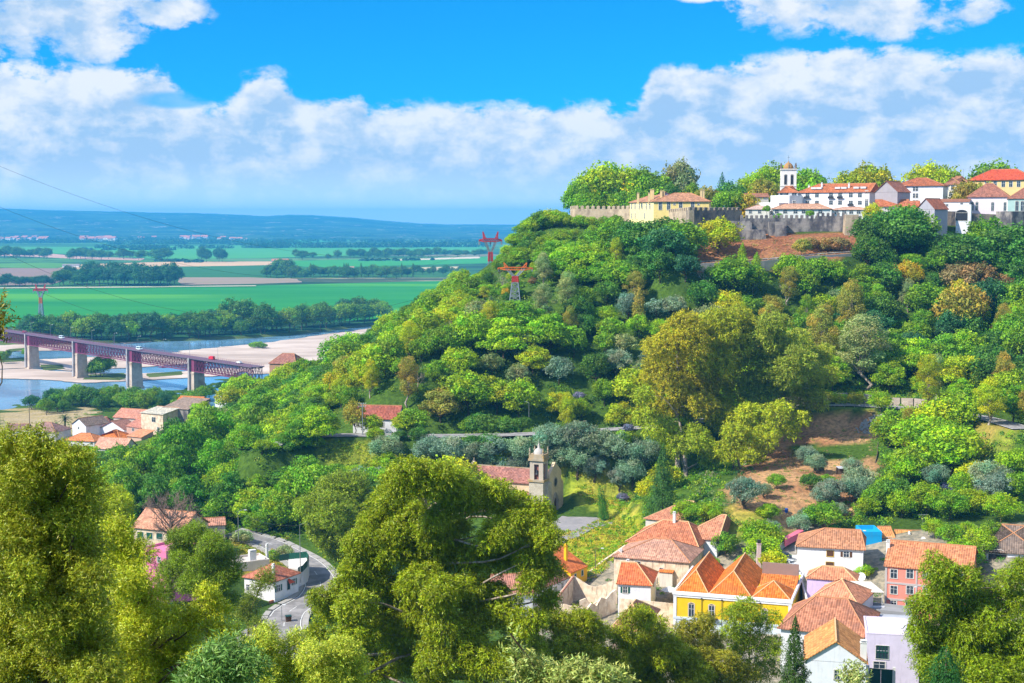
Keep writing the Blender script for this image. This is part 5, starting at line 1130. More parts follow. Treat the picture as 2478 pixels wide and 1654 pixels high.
def lamp(name, p, h, label, arm=1.4, rz=0, mat=None, group=None, cat='street lamp'):
    e = empty(name, p, rz, label, cat, group); m = MB(); m.tube([(0,0,-.5),(0,0,h*.6),(0,0,h)], [.11,.085,.06], 6); m.build('pole', mat or M_metal, e)
    m = MB(); m.tube([(0,0,h-.1),(arm*.5,0,h+.25),(arm,0,h+.3)], .045, 5); m.build('arm', mat or M_metal, e)
    m = MB(); m.frus(arm+.25, 0, h+.2, h+.36, .7, .28, .5, .2); m.build('lamp_head', M_frame, e); return e
for i in range(12): x = -1.4*SP+i*.42*SP; lamp('bridge_lamp', bridge_pt(x, 4.0), 7.5, 'thin lamp post on the far railing of the bridge, one of its regular row', group='lamp posts along the bridge')
for z, n in ((DZ-7.9, 7),):
    for s in range(-1, 3):
        e = empty('inspection_trolley', bridge_pt((s+.5)*SP, 0)+Vector((0,0,-8.1)), brz, f'small dark cradle under the span between two bridge piers, {("first","second","third","fourth","fifth")[s+1]} from the far end', 'cradle'); m = MB(); m.box(-2.5, 2.5, -3.3, 3.3, -.6, -.45); m.build('platform', M_truss, e)
        m = MB()
        for a in (-2.4, 2.4):
            for b in (-3.2, 3.2): m.bar((a, b, -.5), (a, b, .4), .08)
        m.build('hanger', M_truss, e)
# ---------------------------------------------------------------- vehicles
def car(name, p, rz, col, label, cat='car', kind='car', s=1.0):
    e = empty(name, p, rz, label, cat, None, s); cp = simple('car_paint', col, .3, .6, 0, .03)
    if kind == 'car': prof = [(-2.1,.35),(2.1,.35),(2.15,.75),(1.9,.9),(1.1,.98),(-1.7,1.0),(-2.1,.9)]; cab = [(-1.6,.98),(1.0,.96),(.45,1.42),(-1.1,1.45)]; w = .86; wb = 1.3
    elif kind == 'van': prof = [(-2.6,.4),(2.6,.4),(2.65,1.0),(2.3,1.2),(-2.6,1.25)]; cab = [(-2.6,1.2),(2.15,1.18),(1.6,2.15),(-2.55,2.25)]; w = .98; wb = 1.7
    else: prof = [(-3.6,.5),(3.4,.5),(3.45,1.2),(3.3,1.4),(-3.6,1.4)]; cab = [(-3.6,1.38),(1.3,1.38),(1.3,3.0),(-3.6,3.0)]; w = 1.15; wb = 2.4
    def ext(mb, pr, w0, w1): n = len(pr); mb.add([(x, -w0 if z < 1.1 else -w1, z) for x, z in pr]+[(x, w0 if z < 1.1 else w1, z) for x, z in pr], [tuple(range(n)), tuple(range(2*n-1, n-1, -1))]+[(i, n+i, n+(i+1) % n, (i+1) % n) for i in range(n)])
    m = MB(); ext(m, prof, w, w); ext(m, cab, w-.04, w*.86)
    if kind == 'truck': m.box(1.45, 3.35, -1.05, 1.05, 1.3, 2.5)
    m.build('body', cp, e)
    g = MB(); zl = cab[0][1]+.1; zh = cab[2][1]-.12; xa, xb = (cab[0][0]+.35, cab[1][0]-.45) if kind != 'truck' else (1.6, 3.2)
    if kind == 'truck': zl, zh = 1.7, 2.35; g.box(3.34, 3.38, -.9, .9, zl, zh)
    for sg in (-1, 1): y = sg*(w*.93) if kind != 'truck' else sg*1.06; g.add([(xa, y, zl), (xb, y, zl), (xb-.3, y*.97, zh), (xa+.3, y*.97, zh)], [(0,1,2,3)])
    if kind != 'truck': fx, fz, tx, tz = cab[1][0]+.03, cab[1][1]+.05, cab[2][0]+.03, cab[2][1]-.05; g.add([(fx,-w*.8,fz),(fx,w*.8,fz),(tx,w*.72,tz),(tx,-w*.72,tz)], [(0,1,2,3)]); fx, fz, tx, tz = cab[0][0]-.03, cab[0][1]+.15, cab[3][0]-.03, cab[3][1]-.08; g.add([(fx,-w*.8,fz),(fx,w*.8,fz),(tx,w*.72,tz),(tx,-w*.72,tz)], [(0,3,2,1)])
    g.build('windows', M_glass, e)
    for x in (-wb, wb):
        for y in (-w, w):
            t = MB(); t.tube([(x, y-.1, .34), (x, y+.1, .34)], .34, 12); t.build('wheel', M_rubber, e)
    h = MB(); X_ = prof[1][0]
    for y in (-w*.7, w*.7): h.box(X_-.02, X_+.06, y-.16, y+.16, .62, .8)
    h.build('headlights', M_frame, e); return e
def on_bridge(u): 
    best = min((abs(pj(*bridge_pt(x*.5))[0]-u), x*.5) for x in range(-300, 800)); return best[1]
for u, lab, col, kd, nm in ((155,'white box van driving on the bridge above the second pier','x','van','van'),(343,'white van with dark rear window on the bridge','x','van','van'),):
    car(nm, bridge_pt(on_bridge(u), -1.6)+Vector((0,0,.02)), brz, (.70,.80,.82), lab, 'van', 'van', 1.0)
car('truck', bridge_pt(on_bridge(507), 1.5), brz+math.pi, (.62,.02,.03), 'small red truck on the bridge near its right end', 'truck', 'truck', .7)
car('car', bridge_pt(on_bridge(573), 1.6), brz+math.pi, (.75,.76,.78), 'white car on the bridge nearest its right end')
car('car', bridge_pt(on_bridge(55), 1.2), brz, (.30,.03,.06), 'tiny dark red car on the bridge near the left edge')
# ---------------------------------------------------------------- pylons, poles, cables
def pylon(p, H_, w, cols, label, rz=0, zc=0, name='pylon'):
    """cat-head lattice pylon: waist, V fork, cross-arm with two peaks"""
    e = empty(name, p, rz, label, 'pylon'); T = .011*H_+.06
    def lat(mb, z0, z1, w0, w1, n):
        for i in range(n):
            za, zb = z0+(z1-z0)*i/n, z0+(z1-z0)*(i+1)/n; a, b = (w0+(w1-w0)*i/n)/2, (w0+(w1-w0)*(i+1)/n)/2
            for sx_, sy_, tx, ty in ((-1,-1,1,-1),(1,-1,1,1),(1,1,-1,1),(-1,1,-1,-1)):
                mb.bar((sx_*a, sy_*a, za), (sx_*b, sy_*b, zb), T); mb.bar((sx_*a, sy_*a, za), (tx*b, ty*b, zb), T*.6); mb.bar((tx*a, ty*a, za), (sx_*b, sy_*b, zb), T*.6); mb.bar((sx_*b, sy_*b, zb), (tx*b, ty*b, zb), T*.6)
    b = MB(); lat(b, -3, H_*.48, w*.36, w*.17, 6); b.build('lower_frame', cols[0], e)
    b = MB(); lat(b, H_*.48, H_*.64, w*.17, w*.15, 3); b.build('waist', cols[1], e)
    b = MB(); zf, zt = H_*.64, H_*.84
    for s in (-1, 1):
        for y in (-.5, .5):
            yy_ = y*w*.10; b.bar((s*w*.07, yy_, zf), (s*w*.27, yy_, zt), T); b.bar((s*w*.02, yy_, zf), (s*w*.19, yy_, zt), T*.8)
            for i in range(4): t0, t1 = i/4, (i+1)/4; b.bar((s*w*(.07+.20*t0), yy_, zf+(zt-zf)*t0), (s*w*(.02+.17*t1), yy_, zf+(zt-zf)*t1), T*.6)
    b.build('fork', cols[0], e)
    b = MB()
    for y in (-1, 1):
        yy_ = y*w*.05; b.bar((-w*.5, 0, zt+.2), (-w*.3, yy_, zt-.4), T); b.bar((w*.5, 0, zt+.2), (w*.3, yy_, zt-.4), T); b.bar((-w*.3, yy_, zt-.4), (w*.3, yy_, zt-.4), T); b.bar((-w*.5, 0, zt+.2), (-w*.28, yy_, zt+H_*.035), T); b.bar((w*.5, 0, zt+.2), (w*.28, yy_, zt+H_*.035), T); b.bar((-w*.28, yy_, zt+H_*.035), (w*.28, yy_, zt+H_*.035), T)
        for i in range(10): x = -w*.5+w*i/10; b.bar((x+.0, yy_*.6, zt-.3), (x+w*.05, yy_*.6, zt+H_*.03), T*.6); b.bar((x+w*.05, yy_*.6, zt+H_*.03), (x+w*.1, yy_*.6, zt-.3), T*.6)
    for s in (-1, 1):
        b.bar((s*w*.20, 0, zt+H_*.03), (s*w*.33, 0, H_), T); b.bar((s*w*.33, 0, H_), (s*w*.30, 0, zt+H_*.03), T); b.bar((s*w*.23, 0, zt+H_*.06), (s*w*.31, 0, zt+H_*.05), T*.7)
    b.build('crossarm', cols[2], e)
    b = MB()
    for x in (-.48, 0, .48): b.tube([(x*w, 0, zt-.1), (x*w, 0, zt-H_*.07)], T*1.2, 5)
    b.build('insulators', M_metal, e); return e
pa = at(100, 775, gp(100, 775, 2).y); PYL1 = pylon(gp(100, 778, 2), 38.5, 15.5, (M_metal, M_orange, M_red), 'pale lattice pylon with red head standing in the green field by the river')
pb = at(1187, 690, 790); PYL2 = pylon((at(1187, 690, 790).x, 790, at(1187, 700, 790).z), at(1187, 561, 790).z-at(1187, 700, 790).z, 12.8, (M_metal, M_red, M_red), 'tall red headed pylon rising from behind the wooded ridge', .12)
pc = hit(1247, 728, 420); PY3 = pc.y; PYL3 = pylon(pc, at(1247, 636, PY3).z-pc.z, 85/F*PY3, (M_metal, M_red, M_orange), 'pylon with wide orange crossarm sunk among the trees of the slope', -.1)
def cable(A, B, sag, r, label, name='cable', n=28, mat=None):
    pts = [A.lerp(B, i/n)-Vector((0, 0, sag*4*(i/n)*(1-i/n))) for i in range(n+1)]; m = MB(); m.tube(pts, r, 4, cap=False); return tag(m.build(name, mat or M_dark), label, 'power cable')
for (u, v, Y), (u2, v2, Y2), sag, lab in (((-260,288,500),(1205,600,786),22,'highest power cable sweeping down from the upper left'),((-260,385,500),(1168,600,786),28,'second power cable crossing in front of the far hills'),((-260,455,500),(1215,652,PY3),30,'third power cable crossing the stubble field'),((-260,510,500),(1280,652,PY3),34,'lowest power cable crossing above the ploughed field')):
    cable(at(u, v, Y), at(u2, v2, Y2), sag, .05, lab)
def utility(p, h, label, rz=0, arms=2, mat=None, name='utility_pole', lattice=False, r=.16):
    e = empty(name, p, rz, label, 'utility pole'); m = MB()
    if lattice:
        for sx_ in (-1, 1):
            for sy_ in (-1, 1): m.bar((sx_*.35, sy_*.35, -2), (sx_*.18, sy_*.18, h), .06)
        for i in range(12): z = h*i/12; a = .35-.17*i/12; m.bar((-a, -a, z), (a, -a, z+h/12), .04); m.bar((a, a, z), (-a, a, z+h/12), .04); m.bar((a, -a, z), (a, a, z+h/12), .04)
    else: m.tube([(0,0,-2),(0,0,h)], [r*1.3, r*.8], 7)
    m.build('pole', mat or M_wood, e)
    m = MB()
    for i in range(arms): z = h-.25-i*.8; m.box(-1.1, 1.1, -.07, .07, z-.07, z+.07)
    m.build('crossarm', mat or M_wood, e)
    m = MB()
    for i in range(arms):
        for x in (-1, -.35, .35, 1): m.lathe(x, 0, [(.05, h-.2-i*.8), (.09, h-.1-i*.8), (.06, h+.05-i*.8), (.01, h+.08-i*.8)], 6)
    m.build('insulators', M_frame, e); return e
def pole_px(u, vt, vb, Y, *a, **k): t, b = at(u, vt, Y), at(u, vb, Y); return utility(b, t.z-b.z, *a, **k)
pole_px(878, 976, 1105, 418, 'tall pale concrete pole with two crossarms beside the roadside house', mat=M_metal, arms=2)
pole_px(1617, 582, 652, 512, 'lattice mast with platforms below the castle', lattice=True, mat=M_metal, arms=3)
pole_px(1256, 830, 870, 470, 'brown utility pole sticking out of the wooded slope', arms=2)
pole_px(72, 985, 1035, 640, 'utility pole with transformer box by the river track', arms=1)
lamp('street_lamp', at(1280, 1030, 434), 7, 'thin street lamp on the uphill side of the middle road', rz=2.5)
# hill road details: stone wall, guard rail, signs, car
rp = [p for p in R_mid if pj(*p)[0] > 1880]; hw = [p for p in rp if pj(*p)[0] < 2215]
m = MB(); n = len(hw)
for i in range(n-1):
    a, b = hw[i], hw[i+1]; d = (b-a); d.z = 0; d.normalize(); t = Vector((-d.y, d.x, 0)); a2, b2 = a+t*5.6, b+t*5.6; q = Vector((0,0,1)); h0, h1 = 1.5+1.2*math.sin(math.pi*i/n)**.5+.35*math.sin(i*1.1), 1.5+1.2*math.sin(math.pi*(i+1)/n)**.5+.35*math.sin((i+1)*1.1)
    m.add([a2-q, b2-q, b2+t*.6-q, a2+t*.6-q, a2+q*h0, b2+q*h1, b2+t*.6+q*h1, a2+t*.6+q*h0], [(4,5,6,7),(0,1,5,4),(2,3,7,6)])
tag(m.build('stone_wall', stone('rubble_masonry', (.50,.42,.35), (.34,.28,.24), (.22,.18,.15), .8, .4), uv=True), 'rough stone retaining wall on the inside of the hill road bend', 'wall', kind='thing')
gl = [p for p in rp if 1990 < pj(*p)[0] < 2300]; e = empty('guard_rail', gl[0], 0, 'metal guard rail on posts along the outer edge of the hill road', 'guard rail'); o = gl[0]; m = MB(); q = MB()
side = []
for i, p in enumerate(gl):
    d = gl[min(i+1, len(gl)-1)]-gl[max(0, i-1)]; d.z = 0; d.normalize(); side.append(p+Vector((d.y, -d.x, 0))*3.9-o)
for i in range(len(side)-1): a, b = side[i], side[i+1]; m.add([a+Vector((0,0,.45)), b+Vector((0,0,.45)), b+Vector((0,0,.8)), a+Vector((0,0,.8)), a+Vector((0,-.06,.45)), b+Vector((0,-.06,.45)), b+Vector((0,-.06,.8)), a+Vector((0,-.06,.8))], [(0,1,2,3),(4,7,6,5),(3,2,6,7),(0,4,5,1)])
for a in side: q.box(a.x-.06, a.x+.06, a.y-.06, a.y+.06, a.z-.5, a.z+.75)
m.build('rail', M_metal, e); q.build('posts', M_metal, e)
cp = min(R_mid, key=lambda p: abs(pj(*p)[0]-1992)); car('car', cp+Vector((0,-1.4,.17)), .1, (.02,.03,.04), 'dark car on the hill road at the bend', s=1.15)
for u in (2050, 2162):
    a = min(hw, key=lambda p: abs(pj(*p)[0]-u)); e = empty('road_sign', a+Vector((0, 5.0, 0)), 0, 'small orange chevron sign before the stone wall, '+('the one nearer the dark car' if u < 2100 else 'the one farther from the dark car'), 'road sign'); m = MB(); m.bar((0,0,0), (0,0,2.1), .05); m.build('post', M_metal, e); m = MB(); m.box(-.7, .7, -.08, -.03, 1.2, 2.2); m.build('plate', M_orange, e)
# heap of stones and brown field bits
rg = random.Random(4); e0 = gp(2110, 1030, H(*gp(2110, 1030, 44)[:2]))
g0 = hit(2112, 1033); m = MB()
for i in range(170):
    a, r_ = rg.uniform(0, 6.28), rg.random()**.6; x, y = g0.x+math.cos(a)*r_*5.2, g0.y+math.sin(a)*r_*3.4; s = rg.uniform(.25, .55); z = H(x, y)+(1-r_)*.9
    m.frus(x, y, z-.2, z+s*.6, s*1.5, s*1.3, s*.9, s*.8)
tag(m.build('rubble', M_conc), kind='stuff')
# ---------------------------------------------------------------- lower town
OLD = old_stucco(); M_dkwall = paint((.20,.18,.19)); CAPL = simple('pale_ridge_tiles', (.66,.42,.22), .85, .1, 0, .3, 3)
WS = dict(sh=M_green)
# yellow house with three tiled roofs
yr, yf = building('yellow_house', 'bright yellow house with white cornice and row of orange hipped roofs', 'house', (1632,1434), (1914,1456), 31.2, 22.8, 22, (.80,.52,.010), None, para=.01)
for o in list(yr.children):
    if o.name.startswith('parapet'): bpy.data.objects.remove(o)
W = yf.w; h = 31.2-22.8; m = MB(); m.box(-.35, W+.35, -.35, .3, h-.35, h+.25); m.box(-.2, W+.2, -.2, .0, h-.8, h-.35); m.box(-.15, .45, -.14, 0, -2, h-.8); m.box(W-.45, W+.15, -.14, 0, -2, h-.8); m.box(W, W+.35, .3, 22, h-.2, h+.5); m.box(-.35, 0, .3, 22, h-.2, h+.25)
m.build('cornice', paint((.80,.80,.82)), yr)
m = MB(); m.box(-.05, W+.05, -.06, 0, -2.5, 3.1); m.box(-.2, W+.2, -.2, 0, 3.1, 3.6); m.build('lower_storey', paint((.62,.70,.78)), yr)
b1, b2 = W*.295, W*.665
for x0, x1, d, rs in ((.1, b1, 21.5, 3.6), (b1, b2, 21.5, 3.9), (b2, W-.1, 8.5, 2.6)):
    P, R, hips = roofpolys(x0, x1, .35, d, h+.1, h+.1+rs, 'yf' if d > 10 else 'hy', a0=4.6 if d > 10 else 4.2)
    mb = MB(); solid(mb, P, .12); ro = mb.build('roof', tile((.78,.20,.025)), yr, uv=True); c = MB(); c.bar(Vector(R[0])+Vector((0,0,.03)), Vector(R[1])+Vector((0,0,.03)), .14)
    for a, b in hips: c.bar(a, b, .12)
    c.build('ridge_cap', CAPL, ro)
m = MB(); m.box(b2+.2, W-.1, 9.5, 21.8, h-1.5, h-.4); m.build('wall', M_dkwall, yr); P, _, _ = roofpolys(b2+.3, W, 10, 14, h+.1, h+1.7, 's'); m = MB(); solid(m, P, .15); m.build('roof', tile(TO), yr, uv=True)
m = MB(); m.box(b2+.3, W, 14.0, 14.4, h-1, h+4.0); m.build('wall', paint((.30,.20,.17)), yr)
for u in (1673, 1722, 1773, 1850): p = yf.on(u, 1477, 'y', 0); o = opening(yr, 'F', p.x, 5.0, 1.15, 2.5, arch=True, trim=paint((.62,.50,.38)))
for u in (1722,): p = yf.on(u, 1477, 'y', 0); m = MB(); m.box(p.x-1.3, p.x+1.3, -.9, 0, 3.6, 3.75); [m.bar((p.x-1.3+i*.2, -.85, 3.75), (p.x-1.3+i*.2, -.85, 4.7), .02) for i in range(14)]; m.bar((p.x-1.3, -.85, 4.7), (p.x+1.3, -.85, 4.7), .035); m.build('balcony', M_dark, yr)
for u in (1698, 1747, 1840): p = yf.on(u, 1477, 'y', 0); m = MB(); m.bar((p.x, -.16, 1), (p.x, -.16, h-.7), .06); m.box(p.x-.15, p.x+.15, -.3, -.1, h-.9, h-.65); m.build('drainpipe', M_dark, yr)
for u in (1673,1722,1773): p = yf.on(u, 1530, 'y', 0); opening(yr, 'F', p.x, 1.2, 1.2, 2.2, trim=M_trim, kind='door')
building('house', 'white house with huge brown hipped roof in front of the yellow house', 'house', (1890,1519), (2095,1540), 31.5, 23.5, 16, (.80,.80,.82), 'hx', 4.3, (.50,.20,.11), .6, a0=5.5, a1=5, wins=winrow('F', (1950,2050), 1562, 1.2, 1.8)+[('L', 1855, 1515, 1.1, 1.8)])
building('apartment_house', 'three storey salmon pink apartment house with white gable wall', 'house', (2143,1369), (2350,1387), 36.7, 26.2, 17, (.86,.27,.20), 'x', 3.4, (.66,.25,.11), .35, mat=paint((.86,.27,.20)),
    wins=winrow('F', (2163,2202,2242,2282,2322), 1389, 1.35, 1.75)+winrow('F', (2163,2202,2242), 1428, 1.35, 1.6)+winrow('F', (2163,), 1459, 1.1, .8)+winrow('F', (2241,), 1455, 1.0, 1.6)+[('F', 2199, 1469, 1.2, 2.4, dict(kind='door')), ('F', 2300, 1462, 1.2, 2.4, dict(kind='door'))])
pk = [o for o in C.objects if o.name == 'apartment_house'][0]; fr_ = Fr(gp(2143,1369,36.7), gp(2350,1387,36.7), 26.2); W_ = fr_.w
m = MB(); m.box(-.02, W_+.02, -.10, -.0, 6.9, 7.3); m.box(-.02, W_+.02, -.10, 0, 3.6, 4.0); m.box(-.05, .35, -.11, 0, 0, 10.3); m.box(W_*.36, W_*.38, -.11, 0, 0, 10.3); m.box(W_*.70, W_*.72, -.11, 0, 0, 10.3); m.build('band', paint((.50,.44,.42)), pk)
m = MB(); m.box(-.06, 0.0, .02, 17, -1, 10.4); m.add([(-.06, .1, 10.4), (-.06, 16.9, 10.4), (-.06, 8.5, 13.5), (-.01, .1, 10.4), (-.01, 16.9, 10.4), (-.01, 8.5, 13.5)], [(0,2,1),(3,4,5),(0,1,4,3),(1,2,5,4),(2,0,3,5)]); m.build('gable_plaster', paint((.84,.80,.70)), pk); chimney(pk, -.3, 6, 0, 14, .7, .6)
building('house', 'white house with yellow window trim, brown tiled roof and small tree by its door', 'house', (1930,1321), (2089,1330), 35.2, 28.5, 11, (.80,.79,.80), 'hx', 3.0, (.54,.24,.12), .5, a1=1.2, wins=[('F', 2009, 1340, 1.4, 1.2, dict(trim=paint((.60,.38,.05)), fill=M_brown)), ('F', 2048, 1342, 1.2, 1.2, dict(sh=M_brown)), ('F', 2008, 1373, 1.6, 2.2, dict(kind='door', trim=paint((.60,.38,.05)), fill=M_brown)), ('L', 1925, 1330, .8, 1.2)])
building('house', 'large house with red hipped roof and weathered dark wall behind the stained plaster house', 'house', (1519,1310), (1687,1324), 31.6, 25, 15, (.30,.26,.25), 'hx', 4.0, (.56,.19,.09), .5, a0=7, a1=4.5, mat=OLD, chim=((9.2,7,8,12.4,.6,.6),), capm=CAPL)
building('house', 'white walled house with long pink brown roof at the back of the big roofs', 'house', (1650,1299), (1735,1307), 32.2, 27, 15, (.78,.80,.84), 'hx', 4.4, (.58,.24,.13), .4, a1=.3, capm=CAPL)
building('house', 'pink brown hipped roof running left behind the red hipped roof', 'house', (1562,1292,347), (1650,1299,342), 32.0, 27, 14, (.6,.55,.5), 'hx', 4.0, (.55,.22,.12), .4, a0=8, a1=.3, capm=CAPL)
building('house', 'long house with faded speckled roof and stained cream wall', 'house', (1486,1346), (1667,1361), 31.2, 24, 13, (.6,.5,.4), 'hx', 3.2, (.58,.30,.20), .45, a0=8, a1=6, mat=OLD, wins=[('F', 1543, 1368, 1.2, 1.6, dict(fill=M_dark)), ('F', 1600, 1380, .8, 1.0, {})], chim=((1.2,1.2,6,8.2,.6,.6),))
building('house', 'white house with green shutters and vivid red hipped roof between ruin and terrace', 'house', (1496,1412), (1575,1416), 30.0, 23.5, 11, (.80,.80,.84), 'hx', 3.2, (.74,.18,.06), .4, a0=.3, a1=4, capm=CAPL, wins=[('F', 1513, 1428, .95, 1.3, WS), ('R', 1582, 1412, .8, 1.2, WS), ('R', 1590, 1405, .8, 1.2, WS)], chim=((1.0,8.5,6,9.2,.6,.5),))
building('house', 'tiny annex with bright orange tiles right of the red roofed white house', 'house', (1596,1407,306), (1627,1410,305), 28.8, 24.5, 3.5, (.70,.64,.56), 's', 1.4, TO, .2)
building('house', 'low house with pinkish pyramid roof half hidden by the front treetops', 'house', (1483,1521), (1552,1527), 29.0, 22.5, 15, (.60,.42,.34), 'hy', 3.8, (.56,.24,.15), .5, a0=5, a1=8, wins=[('F', 1548, 1515, .8, 1.2, dict(fill=M_green)), ('F', 1500, 1540, 1, 1.2)], capm=CAPL)
building('house', 'small sunflower yellow house with orange lean-to roof, green shutters and yellow chimney', 'house', (1381,1387), (1421,1370), 27.7, 21.5, 7, (.90,.50,.012), 's', 4.0, (.80,.20,.05), .15, wins=[('F', 1392, 1396, .85, 1.2, dict(fill=M_green)), ('F', 1409, 1387, .85, 1.2, dict(fill=M_green))])
o = [q for q in C.objects if q.get('label', '').startswith('small sunflower')][0]; chimney(o, 3.4, 3.2, 5, 11.2, .75, .6, paint((.90,.50,.012)))
building('house', 'long white house with dull mauve roof running down from the sunflower yellow house', 'house', (1300,1430), (1380,1395), 26.8, 21, 9, (.80,.79,.82), 'x', 3.2, (.42,.17,.13), .3, wins=[('F', u, v, .8, 1.3, {}) for u, v in ((1324,1437),(1345,1427),(1361,1419),(1373,1414))])
building('house', 'white walled house seen through the branches of the big eucalyptus', 'house', (1195,1440), (1290,1436), 27, 21, 9, (.78,.78,.82), 'x', 3.2, (.52,.22,.15), .4, wins=[('F', 1205, 1455, 1, 1.2, {}), ('F', 1260, 1455, 1, 1.2, {})])
building('house', 'white house with tiled orange gable roof in the bottom right corner of the town', 'house', (1950,1597), (2096,1606), 35, 25, 13, (.78,.80,.86), 'y', 3.4, (.84,.33,.10), .35, wins=[('F', 2026, 1633, .95, 1.5, {}), ('F', 2062, 1633, .95, 1.5, {})], chim=((9.0,1.2,8,13.0,1.0,.8),), capm=CAPL)
lr, lf = building('house', 'pale lavender flat roofed house with green gridded window', 'house', (2097,1534), (2226,1541), 33.2, 23.5, 11, (.68,.60,.74), None, para=.15, wins=[('F', 2135, 1579, 2.1, 2.3, dict(fill=None)), ('F', 2128, 1610, 2.0, 1.2, {})])
m = MB(); p = lf.on(2135, 1579, 'y', 0)
for i in range(5): x = p.x-1.05+i*.525; m.box(x-.04, x+.04, -.10, -.04, p.z-1.15, p.z+1.15)
for i in range(3): z = p.z-1.15+i*1.15; m.box(p.x-1.05, p.x+1.05, -.10, -.04, z-.05, z+.05)
m.build('window_bars', M_green, lr)
building('house', 'low grey rendered terrace block behind the lavender house', 'house', (2133,1507,259), (2230,1512,258), at(2180,1509,258).z, 24, 5, (.42,.44,.48), None, para=.1)
building('garage_terrace', 'dark concrete terrace edge below the salmon apartment house', 'terrace', (2084,1478,272), (2210,1488,268), at(2150,1484,270).z, 22, 5, (.30,.30,.31), None, para=.5)
building('house', 'low lavender house with small tiled hip roof behind the pyramid roof', 'house', (1953,1398), (2071,1407), 32.8, 27, 5.5, (.66,.50,.74), 'hx', 2.0, (.66,.26,.13), .3, capm=CAPL)
building('house', 'low house with salmon tiled pyramid roof beside the walled lane', 'house', (1957,1452), (2076,1467), 32.3, 25.5, 12, (.80,.76,.80), 'hx', 3.4, (.72,.29,.15), .3, a0=5.4, a1=5.2, capm=CAPL)
# canopy terrace
p = gp(2070, 1432, 32.6); e = empty('terrace_canopy', (p.x, p.y, 29), .0, 'pale canopy on white posts over a shaded terrace beside the apartment house', 'canopy'); m = MB()
solid(m, [[(0,0,3.6),(5.6,-.2,3.5),(4.4,5.4,4.2),(-.8,5.6,4.3)]], .12); m.build('canopy', simple('canopy_sheet', (.68,.62,.55), .7), e); m = MB()
for x, y in ((.1,.1),(2.8,.1),(5.3,.1),(4.2,5.2),(-.6,5.4)): m.bar((x, y, -1), (x, y, 3.6), .06)
m.build('posts', M_frame, e); m = MB(); m.box(-.6, 5.6, -.6, 5.4, -4, -.0); m.box(-.6, 5.6, -.7, -.55, 0, .9); m.build('terrace_base', paint((.78,.76,.80)), e); m = MB(); m.box(.6, 1.8, 1.5, 2.4, 0, .75); m.box(2.6, 3.6, 2.4, 3.2, 0, .9); m.build('table', M_brown, e)
# pool house, little roofs
building('pool_terrace', 'bright turquoise blue walled terrace behind the apartment house roof', 'terrace', (2089,1296,316), (2134,1298,316), at(2110,1297,316).z, 29, 7, (.01,.36,.72), None, para=.9)
building('house', 'small white house with orange lean-to roof next to the turquoise terrace', 'house', (2135,1302,318), (2166,1303,318), at(2150,1302,318).z, 30, 4, (.78,.78,.78), 's', 1.7, (.82,.32,.10), .15, wins=[('F', 2151, 1308, 1.1, 1.4, {})], chim=((-3.6,2,1,4.4,.7,.7),))
building('house', 'row of bright orange lean-to roofs with white party walls behind the apartment house', 'house', (2168,1313,318), (2232,1315,317), at(2200,1314,318).z, 31, 4.5, (.78,.76,.74), 's', 2.0, (.82,.34,.09), .15, chim=((3.1,2,1,3.2,.3,1.6),))
building('house', 'white house with grey brown tiled roof and dark arched veranda at the right edge', 'house', (2388,1333), (2520,1343), 36.6, 28, 16, (.78,.80,.86), 'hx', 4.2, TG, .5, a0=8, wins=[('F', 2414, 1352, 3.6, 1.8, dict(arch=True, fill=M_dark)), ('F', 2468, 1357, 2.0, 1.4, dict(fill=M_dkgreen))])
building('house', 'small brick red roof among the shrubs above the right edge house', 'house', (2390,1283,345), (2440,1285,345), at(2415,1284,345).z, 31, 6, (.5,.4,.35), 'x', 1.8, (.45,.13,.10), .2)
building('shed', 'grey block shed with corrugated lean-to roof in the gardens', 'shed', (2168,1264,345), (2215,1262,345), at(2190,1263,345).z, 31, 6, (.50,.48,.46), 's', .9, (.4,.38,.36), .3, wins=[('F', 2185, 1272, .9, 1.9, dict(kind='door'))])
building('shed', 'low white outbuilding below the grey block shed', 'shed', (2190,1276,338), (2232,1279,338), at(2210,1277,338).z, 31, 3, (.74,.76,.78), None, para=.1)
building('shed', 'grey and white allotment shed on the right terrace', 'shed', (2370,1124,372), (2400,1126,372), at(2385,1125,372).z, at(2385,1145,372).z, 4, (.70,.70,.70), 's', .5, (.35,.33,.32), .4, wins=[('F', 2388, 1135, .7, .8, {})])
building('shed', 'second allotment shed with rusty sheet roof at the right edge', 'shed', (2440,1124,375), (2475,1126,375), at(2455,1125,375).z, at(2455,1140,375).z, 4, (.42,.38,.34), 's', .4, (.30,.22,.18), .4)
building('hut', 'dark teal garden hut with blue sheet roof below the brown field', 'hut', (1898,1222,347), (1932,1220,347), at(1915,1221,347).z, at(1915,1240,347).z, 2.6, (.02,.12,.12), 's', .7, (.03,.25,.34), .3, wins=[('F', 1912, 1230, .8, 1.4, dict(kind='door'))])
e = empty('water_butt', hit(1903, 1241), 0, 'blue water barrel beside the teal garden hut', 'barrel'); m = MB(); m.lathe(0, 0, [(.38,0),(.42,.3),(.42,.7),(.36,1.0),(.01,1.02)], 12); m.build('barrel', simple('blue_plastic', (.02,.10,.45), .4), e); m = MB(); m.lathe(0, 0, [(.43,.28),(.44,.31),(.43,.34)], 12); m.lathe(0, 0, [(.43,.68),(.44,.71),(.43,.74)], 12); m.build('hoops', M_dark, e)
